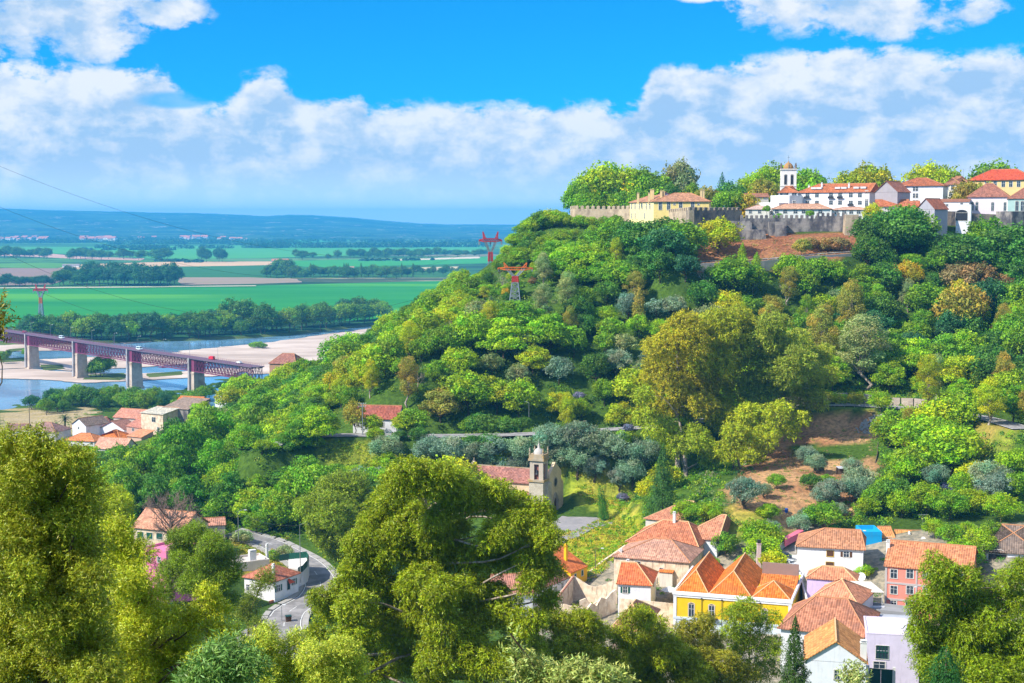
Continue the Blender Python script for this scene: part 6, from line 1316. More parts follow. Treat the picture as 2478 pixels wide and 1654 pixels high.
for u, v, lab, c in ((1985,1142,'grey shelter under the garden trees in the brown field',(.14,.13,.13)),(2040,1150,'low sheet metal lid lying on the brown field',(.45,.46,.5))):
    g = hit(u, v); e = empty('garden_shelter', g, .2, lab, 'shelter'); m = MB(); solid(m, [[(-1.6,-1,1.9),(1.6,-1,1.9),(1.6,1,2.2),(-1.6,1,2.2)]], .06); m.build('roof', simple('sheet_roof', c, .5), e); m = MB(); [m.bar((a, b, -.5), (a, b, 2), .05) for a in (-1.5, 1.5) for b in (-.9, .9)]; m.build('posts', M_wood, e); m = MB(); m.box(-1.5, 1.5, .96, 1.02, 0, 1.9); m.build('back_panel', M_wood, e)
# winding white walls beside the ramp, lane walls
def lowwall(label, pts, h, mat, th=.3, name='wall_run'):
    P = [at(*p) if len(p) == 3 else gp(p[0], p[1], 32) for p in pts]; o = P[0].copy(); m = MB(); q = Vector((0,0,1)); n = len(P)
    for i in range(n-1):
        a, b = P[i], P[i+1]; d = (b-a); d.z = 0; d.normalize(); t = Vector((-d.y, d.x, 0))*th; e_ = d*.12
        m.add([a-q*(h+3)-e_, b-q*(h+3)+e_, b+t-q*(h+3)+e_, a+t-q*(h+3)-e_, a-e_, b+e_, b+t+e_, a+t-e_], [(0,3,2,1),(4,5,6,7),(0,1,5,4),(1,2,6,5),(2,3,7,6),(3,0,4,7)])
    ob = m.build(name, mat, uv=True); tag(ob, label, 'wall', kind='thing'); return ob
WW = paint((.82,.80,.80))
lowwall('curling white wall around the top of the steep ramp', [(1868,1358,308),(1870,1340,312),(1885,1322,318),(1905,1308,322),(1930,1298,326),(1944,1290,329),(1949,1280,333),(1940,1273,336),(1915,1273,337),(1890,1278,335)], 1.6, WW, .3, 'garden_wall')
lowwall('white wall on the lower side of the ramp beside the yellow house', [(1866,1360,307),(1880,1372,303),(1893,1392,297),(1903,1420,290),(1912,1445,284)], 2.4, WW, .35, 'garden_wall')
lowwall('white lane wall left of the pyramid roof', [(1934,1385,298),(1942,1420,288),(1952,1456,277)], 2.6, WW, .35, 'garden_wall')
lowwall('old plaster garden wall in front of the white house with green shutters', [(1500,1449,287),(1560,1455,285),(1632,1462,283)], 2.5, OLD, .35, 'garden_wall')
lowwall('rough stone wall beside the grass knoll above the ruin', [(1432,1382,322),(1460,1358,328),(1490,1338,333),(1515,1320,338)], 2.5, OLD, .5, 'stone_wall')
lowwall('long pale yard wall in front of the bamboo row', [(2000,1272,348),(2060,1274,347),(2105,1278,345)], 1.6, paint((.66,.60,.52)), .3, 'garden_wall')
lowwall('short white wall with green gate panel right of the big roofs', [(1755,1288,344),(1820,1290,343)], 1.8, WW, .3, 'garden_wall')
lowwall('dark stone wall at the foot of the right gardens', [(2240,1275,350),(2310,1268,354),(2360,1258,358)], 1.6, M_stoned, .4, 'stone_wall')
lowwall('wire and post field wall right of the bare brown field', [(2125,1060,402),(2122,1100,388),(2112,1140,376)], 1.0, M_wood, .12, 'field_fence')
p = gp(1925, 1300, 33); sheet('ramp_floor', [tuple(gp(u, v, 33.2)[:2]) for u, v in ((1900,1308),(1945,1284),(1935,1280),(1897,1300))], 33.2, simple('pink_floor', (.75,.16,.24)), h=1.5)
sheet('yard', [tuple(gp(u, v, 31.5)[:2]) for u, v in ((1870,1362),(1905,1316),(1932,1318),(1930,1384),(1905,1380))], 30.3, paint((.66,.64,.60)), h=2)
for i, (u, v, c, lab) in enumerate(((1893,1352,(.05,.08,.12),'dark parked car between the ramp wall and the white house'),(1905,1370,(.70,.72,.75),'white parked car below the dark parked car'))): car('car', gp(u, v, 30.35), 2.2, c, lab)
car('car', gp(2148, 1618, 24.5)+Vector((0, 3, .9)), 0.1, (.75,.76,.78), 'white car parked behind the green gate')
# green gate
p = at(2104, 1617, 239); q_ = at(2160, 1619, 238); e = empty('gate', (p.x, p.y, p.z-3), math.atan2(q_.y-p.y, q_.x-p.x), 'dark green double gate at the bottom right', 'gate'); w = (q_-p).length
for a, b in ((0, w/2-.02), (w/2+.02, w)): m = MB(); m.box(a, b, 0, .06, -1, 3.0); m.build('gate_leaf', M_dkgreen, e)
m = MB(); m.box(w, w+.5, -.1, .5, -1, 3.4); m.box(-.5, 0, -.1, .5, -1, 3.4); m.build('gate_post', paint((.6,.58,.55)), e)
# white parasol, satellite dish, antennas, chimneys standing free
p = at(1622, 1425, 298); e = empty('parasol', (p.x, p.y, p.z-2.6), 0, 'open white parasol on the terrace left of the yellow house', 'parasol'); m = MB(); m.lathe(0, 0, [(2.0,2.3),(1.0,2.75),(.02,3.1)], 8); m.build('canopy', M_frame, e); m = MB(); m.bar((0,0,-.5),(0,0,3.1),.04); m.build('pole', M_metal, e)
def dish(p, r, label):
    e = empty('satellite_dish', p, 0, label, 'satellite dish'); m = MB(); a = Vector((-.2, -.85, .4)).normalized(); b = a.orthogonal().normalized(); c = a.cross(b); vs = [-a*.22*r]; k = 14
    for j, f in ((1, .55), (2, 1.0)): vs += [(b*math.cos(2*math.pi*i/k)+c*math.sin(2*math.pi*i/k))*r*f-a*.22*r*(1-f*f) for i in range(k)]
    m.add(vs, [(0, 1+i, 1+(i+1) % k) for i in range(k)]+[(1+i, 1+k+i, 1+k+(i+1) % k, 1+(i+1) % k) for i in range(k)]); m.build('reflector', M_frame, e); m = MB(); m.bar((0,0,-1.6), (0,0,-.1), .05); m.bar(-a*.1*r, a*r*.6, .03); m.build('mount', M_metal, e)
dish(at(2084, 1396, 292), .9, 'white satellite dish among shrubs behind the low lavender house')
dish(at(2234, 1305, 314), .55, 'small white satellite dish at the end of the orange roofs')
dish(at(1974, 1332, 308), .42, 'small grey satellite dish on the white wall with yellow trims')
def antenna(u, vt, vb, Y, label, n=6):
    t, b = at(u, vt, Y), at(u, vb, Y); e = empty('tv_antenna', b, random.uniform(-.4, .4), label, 'antenna'); h = t.z-b.z; m = MB(); m.bar((0,0,-.5), (0,0,h), .04); m.build('mast', M_metal, e); m = MB(); m.bar((-1.1,0,h-.1), (1.1,0,h-.1), .035)
    for i in range(n): x = -1+2*i/(n-1); m.bar((x,-.5,h-.1), (x,.5,h-.1), .025); 
    m.bar((-.8,0,h-.9), (.8,0,h-.9), .03); m.build('elements', M_metal, e)
for u, vt, vb, Y, lab in ((1752,1222,1300,335,'tall tv antenna at the end of the pink brown roof'),(2232,1245,1315,320,'tall tv antenna behind the orange lean-to roofs'),(2006,420,446,590,'tv antenna over the long white apartment block'),(2187,416,436,590,'tv antenna on the square white apartment block'),(2331,410,440,620,'thin tv antenna left of the red roofed mansion'),(2345,408,440,615,'second thin tv antenna left of the red roofed mansion'),(2380,412,430,620,'tv antenna on the mansion chimney'),(378,985,1005,600,'tv antenna over the riverside concrete block')): antenna(u, vt, vb, Y, lab)
e = empty('chimney_stack', at(1836, 1365, 305), 0, 'free standing pinkish chimney behind the yellow house', 'chimney'); m = MB(); m.frus(0, 0, -3, 4.4, 1.0, .9, .8, .7); m.box(-.5, .5, -.45, .45, 4.4, 4.55); m.build('shaft', paint((.70,.50,.50)), e); m = MB(); m.frus(0, 0, 4.55, 5.3, .7, .6, .75, .65); m.build('pot', M_dark, e)
def pole_at(u, vt, vb, Y, label, arm=1.3, rz=0, name='street_lamp', mat=None): b = at(u, vb, Y); t = at(u, vt, Y); return lamp(name, b, t.z-b.z, label, arm, rz, mat)
pole_at(1441, 1330, 1395, 322, 'dark street lamp pole beside the sunflower yellow house', mat=M_wood)
pole_at(2196, 1425, 1495, 268, 'pale street lamp in front of the salmon apartment house', rz=.2)
pole_at(2082, 1316, 1352, 306, 'thin pole at the corner of the white house with yellow trims', arm=.3)
# ruin
fr2 = Fr(gp(1340,1446,27), gp(1500,1452,27), 22.5); e = empty('ruined_house', fr2.A, fr2.rz, 'roofless ruin with broken stained walls below the red roofed white house', 'ruin')
def brokenwall(x0, y0, x1, y1, hs, th=.5, mat=None):
    n = len(hs)-1; m = MB(); d = Vector((x1-x0, y1-y0, 0)); t = Vector((-d.y, d.x, 0)).normalized()*th
    for i in range(n):
        a, b = Vector((x0, y0, 0))+d*(i/n), Vector((x0, y0, 0))+d*((i+1)/n); q = Vector((0,0,1))
        m.add([a-q*3, b-q*3, b+t-q*3, a+t-q*3, a+q*hs[i], b+q*hs[i+1], b+t+q*hs[i+1], a+t+q*hs[i]], [(0,3,2,1),(4,5,6,7),(0,1,5,4),(1,2,6,5),(2,3,7,6),(3,0,4,7)])
    return m.build('wall', mat or OLD, e, uv=True)
brokenwall(0, 0, 7, -.4, [3.2,3.0,3.1,2.8,2.9,2.6,2.2]); brokenwall(0, 0, 3, 12, [3.4,3.8,4.2,4.6,5,5.5,6.0]); brokenwall(3, 12, 12.5, 9, [6.0,5.2,4.4,4.2,4.8,5.6,6.4]); brokenwall(7, -.4, 12.6, 5.5, [2.2,3.4,2.6,4.2,3.6,4.6,5.2]); brokenwall(5, 5, 8.6, 5.8, [2.6,3.1,1.6,2.4])
m = MB(); m.bar((0,0,3.3), (3,12,6.1), .22); m.build('wall_coping', tile(TP), e); opening(e, 'F', 4.6, .9, 1.0, 2.0, kind='door', fill=M_red)
# roadside house, domed roof, woodland wall
building('house', 'white roadside house with dark red roof in the woods above the middle road', 'house', (854,1012,432), (962,1016,430), at(905,1014,431).z, at(905,1045,431).z-1.5, 9, (.78,.78,.82), 'x', 3.6, (.40,.11,.07), .4, wins=[('F', 866, 1028, .9, 1.2, {}), ('F', 903, 1030, 1.1, 2.2, dict(fill=M_green)), ('F', 925, 1028, 1.0, 1.2, {})], chim=((2.2,7.4,2,6.8,.7,.5),))
building('house', 'round topped brown roof with slim chimney among the trees by the river sand', 'house', (652,880,640), (715,882,636), at(680,881,638).z, 24, 12, (.42,.24,.15), 'hx', 4.2, (.36,.15,.11), .4, a0=4, a1=4, chim=((.6,1,0,5.6,1,1),))
lowwall('ruined brick garden wall showing among the ridge trees', [(938,932,480),(965,925,480),(1008,914,482)], 3, paint((.40,.30,.26)), .5, 'ruined_wall')
# lower left by the curving road
sr, sf = building('house', 'white cottage with green shutters and red awning at the bend of the village road', 'house', (664,1407), (722,1387), 26.4, 21.8, 8.5, (.80,.79,.78), 'hx', 2.5, (.50,.17,.10), .45, wins=[('F', 674, 1424, 1.2, 1.4, WS), ('F', 712, 1408, .9, 1.3, WS), ('L', 600, 1422, .9, 1.3, {}), ('F', 698, 1416, 1.0, 2.1, dict(kind='door'))])
p = sf.on(698, 1405, 'y', 0); m = MB(); solid(m, [[(p.x-1.0,-1.1,p.z-.4),(p.x+1.0,-1.1,p.z-.4),(p.x+.3,0,p.z+.35),(p.x-.3,0,p.z+.35)]], .06); m.build('awning', simple('red_awning', (.60,.09,.04)), sr); chimney(sr, 1.5, 1.5, 5, 7.6, .5, .5)
building('house', 'flat roofed terrace house with pale box and chimneys behind the cottage', 'house', (572,1366,326), (652,1360,330), at(610,1363,328).z, 22, 7, (.70,.62,.55), None, para=.5, chim=((4.6,2,3,5.6,1.6,1.2),(8.6,3,3,6.4,.5,.5)))
lowwall('white yard wall at the inside of the road bend carrying the green fence', [(722,1390,318),(734,1384,320),(744,1372,323),(748,1358,328),(742,1350,333),(700,1354,334)], 2.2, WW, .3, 'yard_wall')
P = [at(*q) for q in ((722,1390,318),(734,1384,320),(744,1372,323),(748,1358,328),(742,1350,333),(700,1354,334),(676,1358,333))]; e = empty('green_fence', P[0], 0, 'green sheet fence curving along the top of the yard wall', 'fence'); m = MB(); k = MB()
for i in range(len(P)-1):
    a, b = P[i]-P[0], P[i+1]-P[0]; d = (b-a).normalized(); t = Vector((-d.y, d.x, 0))*.05; q = Vector((0,0,1.5)); m.add([a+t*2, b+t*2, b+t*3, a+t*3, a+t*2+q, b+t*2+q, b+t*3+q, a+t*3+q], [(0,3,2,1),(4,5,6,7),(0,1,5,4),(1,2,6,5),(2,3,7,6),(3,0,4,7)]); k.bar(a-Vector((0,0,.3))+t, a+q+t, .05)
m.build('fence_sheet', M_green, e); k.build('fence_posts', M_metal, e)
lowwall('low brick planter wall with climbing flowers along the village road', [(655,1455,306),(690,1441,311),(722,1428,316)], .9, simple('brick_wall', (.42,.16,.09), .9, .1, 0, .3, 6), .4, 'planter_wall')
building('long_building', 'long low building with pinkish tiled roof and green shutters at the lower left', 'building', (323,1276), (440,1287), 31.6, 25.5, 11, (.60,.52,.42), 'x', 3.6, (.68,.32,.19), .4, mat=OLD, wins=[('F', u, v, 1.7, 1.5, dict(fill=M_green)) for u, v in ((340,1295),(362,1297),(386,1298),(412,1300))])
building('house', 'small low annex at the right end of the long pinkish roof', 'house', (470,1270,350), (545,1275,352), at(500,1272,351).z, 25, 5, (.6,.5,.42), 'x', 1.4, (.60,.28,.18), .2)
building('house', 'hot pink house with flat white edged roof at the lower left', 'house', (346,1330), (402,1340), 36.2, 27, 9, (.74,.20,.36), None, para=.5, wins=[('F', 361, 1352, 1.0, 1.1, {}), ('F', 385, 1355, 1.0, 1.1, {})])
for p_, args in enumerate((((425,1318,1390,300),'wooden pole standing left of the pink house roof'),((577,1238,1305,350),'grey lamp pole behind the low annex'),((727,1270,1405,317),'tall street lamp pole at the cottage corner'))): (u, vt, vb, Y), lab = args; pole_at(u, vt, vb, Y, lab, 1.6, .3)
pole_at(682, 1467, 1515, 292, 'short lamp post at the bottom of the village road', .3)
cable(at(320, 1213, 352), at(577, 1240, 350), .8, .04, 'thin street cable between the bare dead tree and the grey lamp pole', 'street_cable'); cable(at(577, 1240, 350), at(727, 1272, 317), 1.2, .04, 'thin street cable between the grey lamp pole and the tall street lamp', 'street_cable')
e = empty('waste_bin', gp(698, 1505, 21.6), .3, 'brown recycling bin beside the short lamp post', 'bin'); m = MB(); m.frus(0, 0, .1, 1.2, 1.0, .9, 1.2, 1.1); m.build('body', M_brown, e); m = MB(); m.box(-.65, .65, -.6, .6, 1.2, 1.32); m.build('lid', M_dkgreen, e)
# riverside village at the left
V = []
def vh(label, A, B, zb, depth, wall, roof, rise, rc, **k): return building(k.pop('name', 'house'), label, 'house', A, B, at((A[0]+B[0])/2, (A[1]+B[1])/2, (A[2]+B[2])/2).z, zb, depth, wall, roof, rise, rc, .4, **k)
vh('tall beige weathered block with pale lean-to roof in the riverside village', (341,1002,606), (394,1000,600), 6, 10, (.42,.36,.29), 's', 1.6, (.62,.56,.44), mat=OLD, wins=[('F', 372, 1016, 2.2, 2, {}), ('F', 383, 1040, 1.2, 2, {})])
vh('raw concrete building with brown flat roof and tall chimney in the riverside village', (394,990,612), (455,988,606), 6, 14, (.34,.32,.32), 's', 3.0, (.34,.24,.18), mat=M_stoneb, chim=((2.5,.3,2,11,1,1),))
vh('low orange roofed building behind the raw concrete building', (425,977,660), (480,975,656), 8, 10, (.6,.5,.42), 'x', 2.6, TO, chim=((3,2,2,8,.8,.8),))
vh('white barrel shaped shed at the foot of the ridge', (520,962,640), (560,961,636), 8, 8, (.74,.74,.74), 'hx', 2, (.60,.58,.56))
vh('white gabled house with brown roof nearest the palm', (175,1028,622), (208,1030,616), 7, 12, (.74,.74,.80), 'y', 3, TG, wins=[('F', 190, 1036, 1, 1, {})])
vh('brown roofed house in the middle of the riverside village', (226,1030,640), (270,1029,640), 8, 10, (.62,.56,.52), 'hx', 3.2, (.40,.19,.14))
vh('white fronted house with brown gable roof left of the beige block', (243,1040,622), (300,1036,616), 8, 9, (.74,.74,.78), 'y', 3.4, (.44,.20,.14), wins=[('F', 281, 1044, 1, 1.2, {})])
vh('long pink red roof stepping up to the beige block', (275,1018,640), (342,1006,634), 8, 12, (.6,.45,.38), 'x', 3.4, (.62,.26,.17))
vh('red roofed house pressed against the beige weathered block', (306,1033,612), (342,1034,606), 8, 6, (.55,.34,.27), 's', 2.6, (.55,.22,.15), wins=[('F', 322, 1040, 1.6, 1.2, {})])
vh('broad orange roof in the middle of the riverside village', (218,1070,606), (292,1064,600), 8, 13, (.66,.56,.48), 'hy', 3.8, TO)
vh('orange red roof left of the broad orange roof', (156,1066,600), (228,1068,596), 8, 10, (.74,.72,.70), 'hx', 2.6, (.70,.24,.08), wins=[('F', 222, 1072, 1.2, 1.6, {})])
vh('white flat roofed annex beside the broad orange roof', (280,1060,612), (312,1056,608), 8, 7, (.76,.76,.78), None, 0, TO, para=.5)
vh('pinkish tiled long roof above the white gabled front', (228,1092,580), (300,1082,576), 8, 10, (.72,.64,.60), 'x', 4, (.72,.36,.24), wins=[('F', 240, 1096, 1, 1.6, {})])
vh('white gabled front at the bottom of the riverside village', (246,1106,566), (279,1108,562), 8, 9, (.78,.76,.82), 'y', 3.2, (.66,.28,.18), wins=[('F', 260, 1104, .6, .9, {})])
vh('white block at the far left of the riverside village', (22,1056,590), (83,1056,588), 6, 10, (.74,.76,.82), None, 0, TG, wins=[('F', 40, 1064, 1.2, 1.2, {}), ('F', 66, 1064, 1.2, 1.2, {})])
vh('low dark brown roof left of the utility pole', (10,1046,625), (62,1046,625), 6, 10, (.5,.46,.44), 'x', 3, (.30,.16,.13))
vh('long dull brown roof right of the utility pole', (62,1044,620), (134,1046,616), 6, 12, (.62,.58,.56), 'hx', 3.4, (.34,.19,.16))
vh('small orange roof tucked beside the beige weathered block', (308,1056,596), (342,1058,592), 8, 7, (.6,.4,.3), 's', 2.0, (.72,.30,.15))
# ---------------------------------------------------------------- church
A_ = Vector((10.2, 385.3, 0)); zb = 25.1; rz = math.atan2(-.37, .93); ch = empty('church', (A_.x, A_.y, zb), rz, 'old stone church with square bell tower, rose window and pointed portal', 'church', None, .96)
MS = stone('church_stone', (.82,.62,.40), (.70,.52,.33), (.42,.33,.23), .8, .4, (.26,.19,.13), .66); MT = stone('tower_stone', (.60,.54,.44), (.50,.42,.32), (.38,.31,.24), .7, .4, (.24,.18,.13), .60); MLICH = stone('orange_lichen_stone', (.52,.30,.08), (.40,.30,.18), (.3,.22,.12), .7, .4, (.42,.36,.28), .5)
m = MB(); m.box(-25, -.9, 0, 10, -3, 8.6); m.box(-22, -4.6, -3.4, -.02, -3, 4.2); m.build('nave_wall', MS, ch, uv=True)
P, R, _ = roofpolys(-25, -.85, -.5, 10.5, 8.5, 11.9, 'x'); m = MB(); solid(m, P, .18); rf = m.build('roof', tile((.40,.17,.13)), ch, uv=True); m = MB(); m.bar(R[0], R[1], .2); m.build('ridge_cap', MLICH, rf)
P, R, _ = roofpolys(-22.3, -4.4, -3.8, 0, 4.2, 6.0, 's'); m = MB(); solid(m, P, .15); m.build('aisle_roof', tile((.40,.16,.12)), ch, uv=True)
def gabwall(x0, x1, prof, mat, nm): m = MB(); n = len(prof); m.add([(x0, y, z) for y, z in prof]+[(x1, y, z) for y, z in prof], [tuple(range(n-1, -1, -1)), tuple(range(n, 2*n))]+[(i, (i+1) % n, n+(i+1) % n, n+i) for i in range(n)]); return m.build(nm, mat, ch, uv=True)
gabwall(-.9, 0, [(-.0,-3),(12.0,-3),(12.0,7.4),(10.2,8.6),(10.2,11.0),(5.2,14.2),(.4,11.2),(0,9)], MS, 'facade')
gabwall(-26, -25.1, [(0,-3),(10,-3),(10,9.2),(5,13.0),(0,9.2)], MT, 'east_gable')
m = MB(); m.lathe(0, 0, [(1.45,.0),(1.5,.12),(1.2,.14),(1.15,.02)], 20); o = m.build('rose_window_ring', MT, ch); o.rotation_euler = (0, math.pi/2, 0); o.location = (.02, 5.2, 8.4)
m = MB(); m.lathe(0, 0, [(1.15,.04),(.01,.05)], 20); [m.bar((0,0,.07), (1.15*math.cos(a), 1.15*math.sin(a), .07), .05) for a in [i*math.pi/4 for i in range(8)]]; o = m.build('rose_window_glass', M_dark, ch); o.rotation_euler = (0, math.pi/2, 0); o.location = (.02, 5.2, 8.4)
for k in range(4):
    m = MB(); r = 2.1-k*.33; pts = [(.16-.05*k, 5.0-r, 0)]+[(.16-.05*k, 5.0-r+(r)*t, 2.7+1.25*r*math.sin(t*math.pi/2)) for t in np.linspace(0, 1, 7)]+[(.16-.05*k, 5.0+r-(r)*t, 2.7+1.25*r*math.sin(t*math.pi/2)) for t in np.linspace(1, 0, 7)]+[(.16-.05*k, 5.0+r, 0)]; m.tube(pts, .15, 5); m.build('portal_arch', MT, ch)
m = MB(); m.add([(.03, 5.0-.95, 0), (.03, 5.95, 0), (.03, 5.95, 2.7), (.03, 5.6, 3.5), (.03, 5.0, 3.95), (.03, 4.4, 3.5), (.03, 4.05, 2.7)], [tuple(range(7))]); m.build('door', M_brown, ch)
m = MB(); m.box(-4.6, -.3, -4.2, -.02, -3, 9.8); m.box(-1.2, .5, -2.3, .6, -3, 9.2); m.build('tower', MT, ch, uv=True)
m = MB(); m.box(-4.9, 0, -4.5, .2, 12.0, 12.6); m.build('tower_cornice', MLICH, ch, uv=True)
m = MB()
for x in (-4.4, -1.15):
    for y in (-4.0, -.75): m.box(x, x+.75, y, y+.75, 12.6, 18.0)
m.box(-4.35, -.45, -3.95, -.05, 17.0, 18.0); m.box(-3.65, -3.1, -4.0, -3.7, 12.6, 17); m.box(-1.7, -1.15, -4.0, -3.7, 12.6, 17); m.box(-3.65, -3.1, -.35, -.05, 12.6, 17); m.box(-1.7, -1.15, -.35, -.05, 12.6, 17); m.build('belfry', paint((.50,.42,.34)), ch)
m = MB(); m.box(-3.7, -1.1, -3.3, -.7, 12.6, 17.4); m.build('belfry_core', simple('belfry_brick', (.26,.10,.08), .9), ch)
m = MB(); m.lathe(-2.4, -3.5, [(.02,15.4),(.3,15.2),(.42,14.5),(.6,14.1)], 10); m.build('bell', M_dark, ch)
m = MB(); m.box(-4.8, -.05, -4.4, .3, 18.0, 18.6); m.box(-4.6, -.2, -4.2, .1, 18.6, 19.8); m.build('parapet', MLICH, ch, uv=True); m = MB(); m.lathe(-2.4, -2.05, [(1.6,19.8),(1.5,20.4),(1.0,21.1),(.35,21.5),(.4,22.2),(.1,22.8),(.02,23.4)], 12); m.build('dome', paint((.50,.46,.42)), ch, True)
for x in (-4.4, -.4):
    for y in (-4.0, -.1): m = MB(); m.lathe(x, y, [(.3,19.8),(.2,20.4),(.3,20.8),(.05,21.8)], 8); m.build('finial', MLICH, ch)
m = MB(); m.bar((-.45,5.2,14.1), (-.45,5.2,15.3), .08); m.bar((-.45,4.8,14.9), (-.45,5.6,14.9), .08); m.build('cross', M_dark, ch); m = MB(); m.bar((-25.5,5,12.9), (-25.5,5,14), .12); m.build('finial', MT, ch)
for o in ch.children:
    if o.name.split('.')[0] in ('tower_cornice', 'belfry', 'belfry_core', 'bell', 'parapet', 'dome') or (o.name.startswith('finial') and o.data.vertices[0].co.z > 15): o.location.z -= 2.2
# forecourt paving, steps, low walls
M_pave = stone('worn_paving', (.46,.44,.44), (.38,.36,.36), (.28,.26,.26), 2.5, 2.0, (.26,.25,.26), .5); sheet('forecourt', [tuple(gp(u, v, 25.1)[:2]) for u, v in ((1300,1290),(1330,1300),(1365,1310),(1400,1300),(1440,1278),(1490,1268),(1485,1254),(1420,1246),(1372,1240),(1345,1262),(1310,1272))], 25.22, M_pave, h=1)
lowwall('low stone wall along the upper side of the church forecourt', [(1366,1236,397),(1410,1240,396),(1432,1243,395)], 1.0, MT, .5, 'forecourt_wall'); lowwall('low stone wall right of the forecourt steps', [(1434,1244,395),(1465,1250,392),(1488,1254,390)], 1.0, MT, .5, 'forecourt_wall')
p = gp(1418, 1248, 25.2); e = empty('steps', (p.x, p.y, 25.1), -.2, 'short flight of stone steps up from the church forecourt', 'steps'); m = MB(); [m.box(-1.6, 1.6, i*.4, i*.4+2, -.3, .17*(i+1)) for i in range(6)]; m.build('treads', MT, e, uv=True)
a, b = at(1364, 1190, 404), at(1418, 1228, 397); e = empty('stairway', (b.x, b.y, b.z-1), math.atan2(a.y-b.y, a.x-b.x), 'long outdoor stone stairway climbing behind the church', 'stairway'); L = math.hypot(a.x-b.x, a.y-b.y); hh = a.z-b.z; m = MB(); n = 18
for i in range(n): m.box(L*i/n, L*(i+1)/n, 0, 2.2, -3, 1+hh*(i+1)/n)
m.build('treads', MT, e, uv=True); m = MB(); m.add([(0,-.4,-3),(L,-.4,-3),(L,-.4,hh+1.5),(0,-.4,1.5),(0,0,-3),(L,0,-3),(L,0,hh+1.5),(0,0,1.5)], [(0,1,2,3),(4,7,6,5),(3,2,6,7),(0,3,7,4),(1,5,6,2)]); m.build('side_wall', paint((.30,.26,.24)), e)
lowwall('grey garden retaining wall right of the stone stairway', [(1372,1196,406),(1420,1203,404),(1480,1210,401)], 2.6, paint((.32,.30,.30)), .4, 'retaining_wall')
# ---------------------------------------------------------------- special trees
def cone_tree(name, p, h, r, tone, label, cat, seed, card=.3, tiers=11, droop=.25, pw=1.0, dens=1.0, trunk=.2):
    rng = np.random.default_rng(seed); root = empty(name, p, 0, label, cat); Vs, Qs, Cs = [], [], []; n0 = 0
    n = int(5200*dens*(h/10)*(r/2)/(card/.3)**1.6); t = 1-np.sqrt(rng.random(n)); t = np.clip(t, 0, 1); a = rng.uniform(0, 6.28, n)
    lob = 1+.22*np.sin(a*5+t*tiers*2)+.18*np.sin(t*tiers*6.28+np.sin(a*3)*1.5); R = r*(1-t)**pw*lob*rng.uniform(.55, 1.05, n)
    P = np.stack([np.cos(a)*R, np.sin(a)*R, h*(.06+.94*t)-R*droop], 1); N = unit(np.stack([np.cos(a), np.sin(a), .5+0*a], 1)+rng.normal(size=(n, 3))*.5); L = card*rng.uniform(.6, 1.3, n); V, Q = cards(P, N, L, L*.45, rng, np.stack([np.cos(a), np.sin(a), -.2+0*a], 1)+rng.normal(size=(n, 3))*.3)
    o = npmesh('crown', V, Q, LEAF, root, np.repeat(rng.uniform(.7, 1.3, (n, 1))*np.ones((n, 3)), 4, 0)); o.color = (*TONES.get(tone, tone)[:3], 1) if isinstance(tone, str) else (*tone, 1)
    m = MB(); m.tube([(0,0,-1),(0,0,h*.5),(0,0,h*.97)], [trunk, trunk*.6, .03], 6); m.build('trunk', BARK, root, True); return root
g = hit(1603, 1262); cone_tree('conifer_tree', g, 20, 4.6, (.06,.16,.02), 'tall feathery dark conifer standing behind the big red roofs', 'conifer', 1, .42, 9, .5, .75)
g = gp(1465, 1262, 25); r_ = cone_tree('cypress_tree', g, 10.2, 1.5, (.05,.20,.012), 'slim leaning cypress at the edge of the church forecourt', 'cypress', 2, .26, 3, -.2, .35); r_.rotation_euler = (.05, -.16, 0)
p = at(1748, 415, 640); cone_tree('norfolk_pine', (p.x, p.y, p.z-18), 18, 4.4, 'deep bluish green', 'tiered dark pine on the skyline among the round trees', 'pine', 3, .5, 10, .15, .8, .5)
g = at(1515, 480, 635); cone_tree('conifer_tree', (g.x, g.y, 103), 17, 3.0, 'olive gold', 'narrow brownish conifer against the round trees behind the palace', 'conifer', 4, .4)
g = hit(1505, 1535) or gp(1505,1535,22); cone_tree('conifer_tree', gp(1517, 1545, 22.5)-Vector((0,8,0)), 9.5, 1.9, (.05,.17,.02), 'small dark conifer between the pyramid roof and the yellow house', 'conifer', 5)
p = at(1925, 1487, 150); cone_tree('cedar_tree', (p.x, p.y, p.z-15), 15, 2.9, (.055,.12,.012), 'ragged dark conifer in front of the huge brown roof', 'conifer', 6, .20, 9, .35, .8, 1.6)
p = at(2290, 1560, 92); cone_tree('cedar_tree', (p.x, p.y, p.z-9), 9, 3.2, (.03,.13,.02), 'low dark green conifer at the bottom right', 'conifer', 7, .16, 5, .3, .6, 2.0)
bare('dead_tree', 17, 6.0, np.random.default_rng(3), barkmat('dead_bark', (.16,.10,.08), (.34,.25,.20)), (at(412,1320,330).x, 330, at(412,1345,330).z), 'tall bare dead tree in front of the long pinkish roof', 'dead tree', .42, 18)
bare('dead_tree', 9, 3.6, np.random.default_rng(5), BARKP, at(783, 1062, 440), 'small bare grey tree at the left end of the middle road', 'dead tree', .16, 9)
bare('dead_tree', 9, 3.2, np.random.default_rng(8), barkmat('burnt_bark', (.03,.02,.02), (.08,.05,.05)), at(383, 1420, 220)-Vector((0,0,3)), 'small dark dead tree before the hot pink house', 'dead tree', .14, 7)
